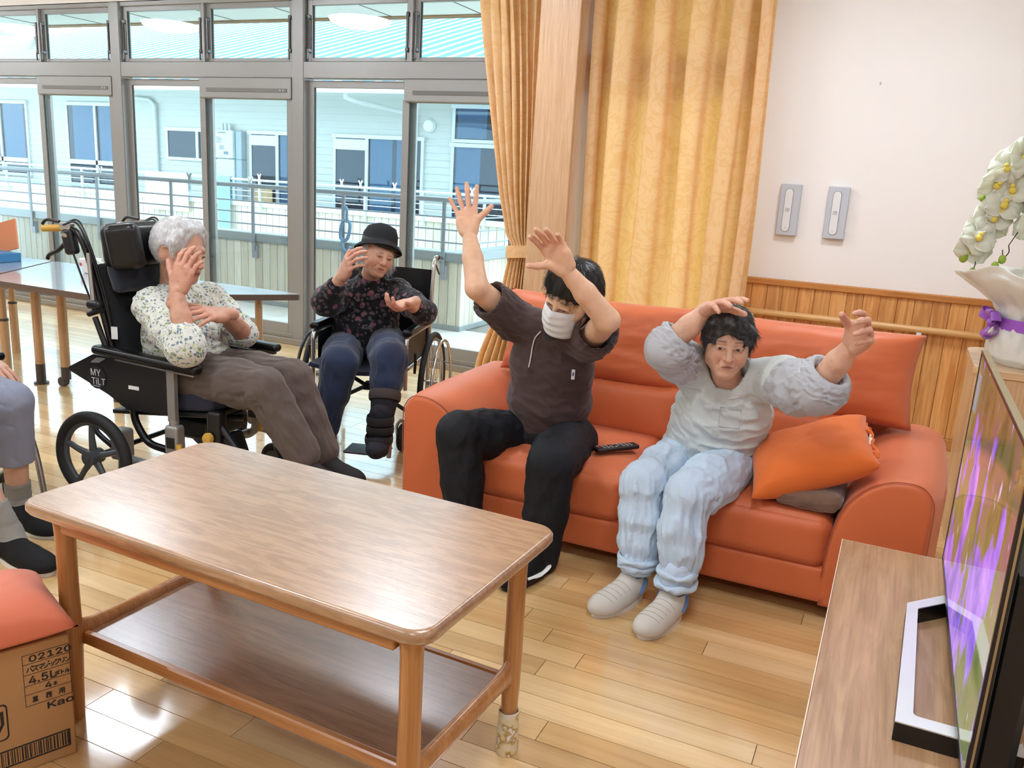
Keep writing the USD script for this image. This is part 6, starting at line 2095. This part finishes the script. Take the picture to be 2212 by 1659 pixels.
# ------------------------------------------------------------------ wheelchairs
chrome = M('wheelchair_tube', (196, 194, 192), .22, metal=.9)
dark_tube = M('dark_tube', (52, 52, 54), .35, metal=.7)
vinyl = M('black_vinyl', (9, 9, 11), .33, spec=.45)
rubber = M('rubber_tyre', (30, 30, 31), .7)
navy_seat = M('navy_seat', (34, 40, 62), .8, sheen=.2)
grey_wheel = M('grey_wheel', (74, 76, 80), .45)
amber = M('amber_grip', (206, 160, 66), .5)


def tube(parent, name, pts, r=.0125, mat=None, n=10, sm=6):
    return part(parent, name, sweep(spline(pts, sm) if len(pts) > 2 else pts, r, n), mat or chrome, 40)


def folding_wheelchair(label, origin, heading, hang=.34, plates=True):
    """User's right is +x, forward +y."""
    rz = math.degrees(math.atan2(heading[1], heading[0])) - 90
    w = thing('wheelchair', label, 'wheelchair', origin, rz=rz)
    part(w, 'seat', grid_cloth(lambda u, v: np.stack([-.25 + .5 * u, -.36 + .58 * v, .46 - .03 * np.sin(u * PI)], -1), 12, 8, .022), navy_seat, 40)
    part(w, 'backrest', grid_cloth(lambda u, v: np.stack([-.25 + .5 * u, -.40 - .06 * v - .04 * np.sin(u * PI), .48 + .46 * v], -1), 12, 8, .018), vinyl, 40)
    for s in (-1, 1):
        x = s * .262
        tube(w, 'side_frame', [(x, -.39, .08), (x, -.395, .48), (x, -.45, .88), (x, -.48, .985), (x, -.53, 1.01), (x, -.60, 1.0)], .0125)
        tube(w, 'push_grip', [(x, -.55, 1.008), (x, -.66, .992)], .0165, vinyl)
        part(w, 'brake_lever', sweep(spline([(x, -.52, .965), (x, -.57, .93), (x, -.62, .90)], 5), .006, 6), dark_tube, 40)
        tube(w, 'arm_frame', [(x, -.39, .62), (x, -.10, .625), (x, .09, .625), (x, .13, .60), (x, .135, .54), (x, .135, .34)], .012)
        tube(w, 'seat_rail', [(x, -.40, .45), (x, .20, .45), (x, hang - .02, .44), (x, hang + .02, .40)], .0125)
        tube(w, 'lower_rail', [(x, -.39, .17), (x, .16, .17)], .0125)
        part(w, 'armpad', rbox(x - .028, x + .028, -.27, .13, .635, .672, .014, 10), vinyl, 50)
        part(w, 'side_panel', box(s * .248 - .004, s * .248 + .004, -.36, .09, .46, .615, .002), vinyl)
        tube(w, 'leg_hanger', [(x, hang - .02, .44), (x * 1.02, hang + .02, .40), (x * 1.04, hang + .07, .25), (x * 1.04, hang + .11, .06)], .0125)
        if plates:
            part(w, 'footplate', taper(box(s * .05, s * .275, hang + .04, hang + .18, .085, .101, .006), lambda v: v), dark_tube)
        # big wheel
        wx, wy, R = s * .335, -.20, .305
        wh_ = part(w, 'wheel', torus(R - .016, .017, 48, 10, 'yz', (wx, wy, R)), rubber, True)
        part(wh_, 'rim', torus(R - .038, .010, 48, 8, 'yz', (wx, wy, R)), chrome, True)
        part(wh_, 'hub', rod((wx - .03, wy, R), (wx + .03, wy, R), .022, 14), chrome, 40)
        for k in range(18):
            a = k * 2 * PI / 18
            part(wh_, 'spoke', rod((wx + (.02 if k % 2 else -.02), wy + .02 * math.cos(a + .4), R + .02 * math.sin(a + .4)), (wx, wy + (R - .04) * math.cos(a), R + (R - .04) * math.sin(a)), .0016, 5), chrome)
        hr_ = part(w, 'hand_rim', torus(R - .045, .0095, 48, 8, 'yz', (wx + s * .055, wy, R)), dark_tube if s > 0 else chrome, True)
        for k in range(5):
            a = k * 2 * PI / 5 + .3
            part(hr_, 'rim_standoff', rod((wx, wy + (R - .042) * math.cos(a), R + (R - .042) * math.sin(a)), (wx + s * .055, wy + (R - .045) * math.cos(a), R + (R - .045) * math.sin(a)), .005, 6), chrome)
        # caster
        cs = part(w, 'caster', torus(.058, .020, 28, 10, 'yz', (x, .16, .078)), rubber, True)
        part(cs, 'caster_hub', rod((x - .018, .16, .078), (x + .018, .16, .078), .045, 18), grey_wheel, 40)
        tube(cs, 'caster_fork', [(x, .20, .19), (x + .026, .19, .15), (x + .028, .16, .078)], .008)
        tube(w, 'wheel_lock', [(x + s * .03, .05, .42), (x + s * .04, .08, .50), (x + s * .04, .09, .54)], .008, dark_tube)
    part(w, 'cross_brace', cat(rod((-.25, -.02, .17), (.25, -.02, .44), .012, 8), rod((.25, -.05, .17), (-.25, -.05, .44), .012, 8), box(-.02, .02, -.07, 0, .285, .325, .004)), dark_tube, 40)
    return w


folding_wheelchair('silver framed folding wheelchair seating the person in the black hat', (-2.655, 3.93, 0), (.29, -.957), hang=.36)
folding_wheelchair('dark wheelchair cut off at the left edge behind the carton', (-3.50, 2.02, 0), (.995, -.06), hang=.24, plates=False)

# ---- the tilting wheelchair
tc = thing('wheelchair', 'black reclining wheelchair with headrest and thick grey spoked wheel beside the coffee table', 'wheelchair', (-2.98, 2.90, 0), rz=5.)
# local: +x forward, +y away from the viewer
part(tc, 'headrest', move(soft_box(-.07, .07, -.235, .235, -.10, .10, .045, 18, (.015, 0, .0), .003, 5), ry=-9, loc=(-.165, 0, 1.115)), vinyl, True)
part(tc, 'headrest_wing', move(soft_box(-.05, .09, -.045, .045, -.10, .10, .035, 14), ry=-9, rz=24, loc=(-.115, -.225, 1.112)), vinyl, True)
part(tc, 'backrest', move(soft_box(-.05, .05, -.225, .225, -.29, .29, .04, 18, (.0, 0, .0), .004, 6), ry=-16, loc=(-.205, 0, .745)), M('black_mesh', (16, 17, 20), .9), True)
part(tc, 'back_cloth', move(soft_box(-.035, .035, -.215, .215, -.07, .07, .03, 14, (.01, 0, 0), .012, 8, (9, 9, 9)), ry=-14, loc=(-.175, .0, .975)), M('dark_navy_cloth', (24, 30, 44), .85, sheen=.3), True)
part(tc, 'seat_cushion', move(soft_box(-.24, .30, -.235, .235, -.045, .045, .03, 16, (0, 0, .01)), ry=-6, loc=(.06, 0, .455)), navy_seat, True)
part(tc, 'seat_pan', move(box(-.26, .31, -.24, .24, -.02, .0, .004), ry=-6, loc=(.06, 0, .405)), black_plastic)
for s in (-1, 1):
    y = s * .285
    part(tc, 'armpad', move(rbox(-.30, .26, -.032, .032, -.02, .02, .017, 10), ry=3, loc=(.07, y, .648)), vinyl, 50)
    part(tc, 'arm_bar', move(box(-.20, .22, -.014, .014, -.012, .0, .003), ry=3, loc=(.09, y, .626)), chrome)
    part(tc, 'arm_post', box(.165, .205, y - .014, y + .014, .39, .622, .003), alu)
    pan = [(-.37, .555), (-.235, .625), (.155, .610), (.165, .425), (-.055, .42), (-.16, .475)]
    g = sg.Polygon(pan).buffer(.012)
    gp = part(tc, 'side_guard', move(upright(prism(g, .012), 'xz'), (0, y + .006, 0)), black_plastic, label='black skirt guard with round emblem' if s < 0 else None)
    if s < 0:
        yy = y - .0075
        part(gp, 'emblem', move(upright(prism(sg.Point(-.222, .535).buffer(.052), .0012), 'xz'), (0, yy, 0)), M('emblem_disc', (30, 32, 38), .4))
        lett = M('emblem_lettering', (206, 206, 206), .5)
        for tx, lx, lz, lh in (('MY', -.256, .542, .030), ('TiLT', -.252, .502, .030)):
            m = text(tx, lh, .0012, False)
            v = m.vertices.copy()
            m.vertices = np.c_[v[:, 0] * .92 + lx, v[:, 1] + lz, v[:, 2]]
            part(gp, 'lettering', move(upright(m, 'xz'), (0, yy - .001, 0)), lett)
        part(gp, 'emblem_line', move(box(-.245, -.205, -.0012, 0, .4935, .4965), (0, yy - .001, 0)), lett)
        part(gp, 'sticker', move(box(-.045, .012, -.0012, 0, .505, .522), (0, yy, 0)), white_plastic)
        part(gp, 'panel_cutout', move(upright(prism(sg.Polygon([(-.245, .602), (-.215, .622), (-.17, .626), (-.205, .606)]).buffer(.003), .002), 'xz'), (0, yy, 0)), alu)
    # back canes, handles
    yb = s * .235
    tube(tc, 'back_cane', [(-.10, yb, .42), (-.17, yb, .62), (-.235, yb, .86), (-.29, yb, 1.06), (-.335, yb, 1.15), (-.385, yb, 1.175), (-.43, yb, 1.175)], .014, vinyl)
    tube(tc, 'push_grip', [(-.42, yb, 1.175), (-.535, yb, 1.165)], .0165, amber)
    bl_ = part(tc, 'brake_lever', sweep(spline([(-.40, yb, 1.12), (-.455, yb, 1.075), (-.51, yb, 1.05), (-.525, yb, 1.03)], 6), [.010] * 12 + [.009] * 7, 8), black_plastic, 40)
    part(bl_, 'brake_block', move(rbox(-.03, .03, -.02, .02, -.055, .055, .012, 8), ry=-12, loc=(-.385, yb, 1.115)), black_plastic, 50)
    part(bl_, 'brake_clamp', cat(box(-.43, -.37, yb - .018, yb + .018, 1.165, 1.20, .006), rod((-.40, yb - .03, 1.15), (-.36, yb + .03, 1.12), .010, 8)), chrome)
    tube(tc, 'tilt_lever', [(-.43, yb - .01, 1.20), (-.50, yb - .01, 1.205), (-.53, yb - .01, 1.185)], .007, black_plastic)
    for k in range(3):
        tube(tc, 'brake_cable', [(-.375, yb + .01 * k, 1.07), (-.33 + .01 * k, yb, .96), (-.27 + .02 * k, yb, .82 - .05 * k)] if k == 0 else [(-.40, yb - .02, 1.19), (-.33, yb - .02 + .01 * k, 1.19 + .01 * k), (-.27 + .012 * k, yb - .02, 1.09), (-.22 + .012 * k, yb - .01, .90), (-.17, yb, .70)], .0045, black_plastic, 6)
    tube(tc, 'tilt_rod', [(-.255, yb - .03, 1.08), (-.245, yb - .03, .86)], .010, chrome)
    part(tc, 'rod_clamp', cat(rbox(-.275, -.20, yb - .05, yb + .0, .835, .875, .014, 8), rod((-.275, yb - .03, .81), (-.20, yb - .02, .84), .014, 8)), black_plastic, 50)
    tube(tc, 'tilt_damper', [(-.24, yb - .03, .80), (-.185, yb - .03, .665)], .0125, dark_tube)
    # base frame
    tube(tc, 'base_tube', [(.19, y, .40), (.19, y, .24), (.17, y, .19), (.10, y, .165), (-.10, y, .175)], .021, alu)
    part(tc, 'frame_joint', rbox(.155, .225, y - .03, y + .03, .235, .375, .014, 8), alu, 50)
    part(tc, 'frame_badge', box(.170, .212, y - .033, y + .033, .275, .325, .001), black_plastic)
    tube(tc, 'lock_lever', [(.235, y - .03, .30), (.245, y - .035, .25), (.24, y - .035, .215)], .013, amber)
    tube(tc, 'swing_arm', [(-.06, y * .9, .42), (-.045, y * .9, .34), (.02, y * .9, .26), (.12, y * .9, .24)], .017, vinyl)
    # rear mag wheel
    wx, wy, R = -.155, s * .40, .205
    ty_ = part(tc, 'wheel', torus(R - .024, .025, 52, 12, 'xz', (wx, wy, R)), rubber, True)
    part(ty_, 'rim', torus(R - .050, .013, 52, 8, 'xz', (wx, wy, R)), grey_wheel, True)
    part(ty_, 'hub', cat(rod((wx, wy - .035, R), (wx, wy + .035, R), .034, 18), rod((wx, wy - .042, R), (wx, wy - .03, R), .012, 10)), grey_wheel, 40)
    for k in range(5):
        a = k * 2 * PI / 5 + PI / 2
        part(ty_, 'spoke', sweep([(wx + .02 * math.cos(a), wy, R + .02 * math.sin(a)), (wx + .09 * math.cos(a), wy - .004, R + .09 * math.sin(a)), (wx + (R - .045) * math.cos(a), wy, R + (R - .045) * math.sin(a))], [.017, .013, .012], 8), grey_wheel, 40)
    tube(tc, 'brake_foot', [(wx + .03, wy * .8, R + .03), (wx - .05, wy * .8, R + .08), (wx - .07, wy * .8, R + .125), (wx - .01, wy * .8, R + .14)], .012, dark_tube)
    part(tc, 'axle_block', rbox(wx + .02, wx + .09, s * .30 - .03, s * .30 + .05, R - .03, R + .11, .012, 8), alu, 50)
    # front caster
    cx_ = .30
    cs = part(tc, 'caster', torus(.055, .020, 28, 10, 'xz', (cx_, y, .076)), rubber, True)
    part(cs, 'caster_hub', rod((cx_, y - .02, .076), (cx_, y + .02, .076), .042, 16), grey_wheel, 40)
    tube(cs, 'caster_fork', [(cx_, y + .03, .076), (cx_ - .01, y + .025, .15), (cx_ - .03, y, .20), (.18, y, .21)], .010, alu)
    # leg rests
    yl = s * .225
    part(tc, 'leg_bracket', rbox(.33, .40, yl - .03, yl + .03, .30, .45, .014, 8), black_plastic, 50)
    part(tc, 'leg_knob', move(lathe([(0, -.014), (.024, -.012), (.026, 0), (.02, .012), (0, .014)], 16), rx=90, loc=(.355, yl - .05, .335)), amber, 40)
    tube(tc, 'leg_tube', [(.37, yl, .40), (.53, yl + s * .01, .23), (.72, yl + s * .02, .035)], .0165, dark_tube)
    part(tc, 'tube_clamp', cat(move(rbox(-.03, .03, -.025, .025, -.025, .025, .008, 8), ry=42, loc=(.50, yl + s * .01, .265)), move(rbox(-.02, .02, -.022, .022, -.022, .022, .008, 8), ry=42, loc=(.575, yl + s * .013, .187))), black_plastic, 50)
    part(tc, 'calf_pad', move(soft_box(-.035, .035, -.06, .06, -.09, .09, .02, 12), ry=-20, loc=(.42, yl - s * .05, .255)), vinyl, True)
    fpl = part(tc, 'footplate', move(box(-.095, .085, -.075, .075, -.010, .010, .008), ry=10, loc=(.765, yl - s * .045, .055)), alu)
    part(fpl, 'grip_slot', cat([move(box(-.06 + .022 * i, -.05 + .022 * i, -.05 + .02 * j, -.038 + .02 * j, .010, .0115), ry=10, loc=(.765, yl - s * .045, .055)) for i in range(6) for j in range(6) if (i + j) % 5 or i < 2]), black_plastic)
    part(fpl, 'plate_edge', move(box(.075, .092, -.08, .08, -.014, .014, .006), ry=10, loc=(.765, yl - s * .045, .055)), black_plastic)
part(tc, 'cross_tube', rod((.15, -.28, .19), (.15, .28, .19), .016, 12), alu, 40)
part(tc, 'rear_cross_tube', rod((-.155, -.40, .205), (-.155, .40, .205), .012, 12), dark_tube, 40)
part(tc, 'mechanism', cat(rbox(.02, .24, -.14, .14, .26, .36, .02, 8), rod((-.05, .0, .30), (.34, 0, .36), .016, 10)), black_plastic, 50)
part(tc, 'care_label', move(box(-.001, .001, -.014, .014, -.028, .028), rz=-70, loc=(-.155, -.245, .735)), white_plastic)

# ---- the person cut off at the left edge
lp_ = thing('person', 'person in grey blue trousers, grey socks and black shoes, cut off at the left edge', 'person')
J = dict(pel=A([-3.55, 2.03, .55]), chest=A([-3.62, 2.03, .80]), neck=A([-3.64, 2.03, 1.0]), head=A([-3.60, 2.03, 1.16]), shR=A([-3.62, 1.82, .93]), elR=A([-3.55, 1.78, .68]), wrR=A([-3.33, 1.86, .66]),
         shL=A([-3.62, 2.24, .93]), elL=A([-3.56, 2.28, .68]), wrL=A([-3.33, 2.19, .66]), hipR=A([-3.5, 1.93, .54]), knR=A([-3.04, 1.84, .56]), anR=at(18, 1150, 1.93), hipL=A([-3.5, 2.13, .54]), knL=at(22, 868, 2.12), anL=at(42, 1095, 2.16))
lR = frame(A([1, .1, -.1]), UP)
build_body(lp_, (206, 166, 142), (J['head'], lR, 1.1), J['neck'], [(J['shR'], J['elR'], J['wrR']), (J['shL'], J['elL'], J['wrL'])],
           [(-1, J['wrR'], A([1, .1, -.25]), UP, dict(curl=((16, 14, 8),) * 4)), (1, J['wrL'], A([1, -.1, -.25]), UP, dict(curl=((16, 14, 8),) * 4))],
           [(J['hipR'], J['knR'], J['anR']), (J['hipL'], J['knL'], J['anL'])], (J['pel'], J['chest']), dict(), dict())
S = shirt(J['pel'], J['chest'], J['neck'], (J['shR'], J['shL']), nrm(J['shL'] - J['shR']), [([J['shR'], J['elR'], J['elR'] * .4 + J['wrR'] * .6], (.068, .062, .05)), ([J['shL'], J['elL'], J['elL'] * .4 + J['wrL'] * .6], (.068, .062, .05))])
part(lp_, 'shirt', wrinkle(S.mesh(.009), .007, (8, 8, 8), 3), fabric('slate_shirt', (120, 124, 136)), True)
S = Solid()
S.cone(J['hipR'], J['hipL'], .095 * K, .095 * K, .03)
for h_, k_, a_ in (('hipR', 'knR', 'anR'), ('hipL', 'knL', 'anL')):
    en = J[k_] * .45 + J[a_] * .55
    S.chain([J[h_], J[k_], en], [.09 * K, .070 * K, .062 * K], .02).half(en, en - J[k_])
part(lp_, 'trousers', wrinkle(S.mesh(.007), .009, (9, 9, 7), 9), fabric('grey_blue_trousers', (136, 140, 158), .9), True)
sock_g = fabric('ribbed_grey_sock', (142, 140, 134), .95, (240., .5, .003))
for a_, k_, toe in (('anR', 'knR', A([.25, -.02, 0])), ('anL', 'knL', A([.25, -.03, 0]))):
    fl0 = J[a_] * A([1, 1, 0])
    S = Solid().cone(J[k_] * .25 + J[a_] * .75, J[a_], .043 * K, .040 * K, .01).cone(J[a_], fl0 + A([.03, 0, .07]), .040 * K, .04 * K, .02)
    S.half(J[k_] * .25 + J[a_] * .75, J[k_] - J[a_])
    part(lp_, 'sock', wrinkle(S.mesh(.005), .004, (8, 8, 40), 2), sock_g, True)
    shoe(lp_, fl0 + A([-.06, .0, 0]), fl0 + toe, blk_shoe, sole_w, .056, .085)
hm, fl = hair_cap(J['head'], lR, 1.1, 'plain')
part(lp_, 'hair', hm, hb2, True)
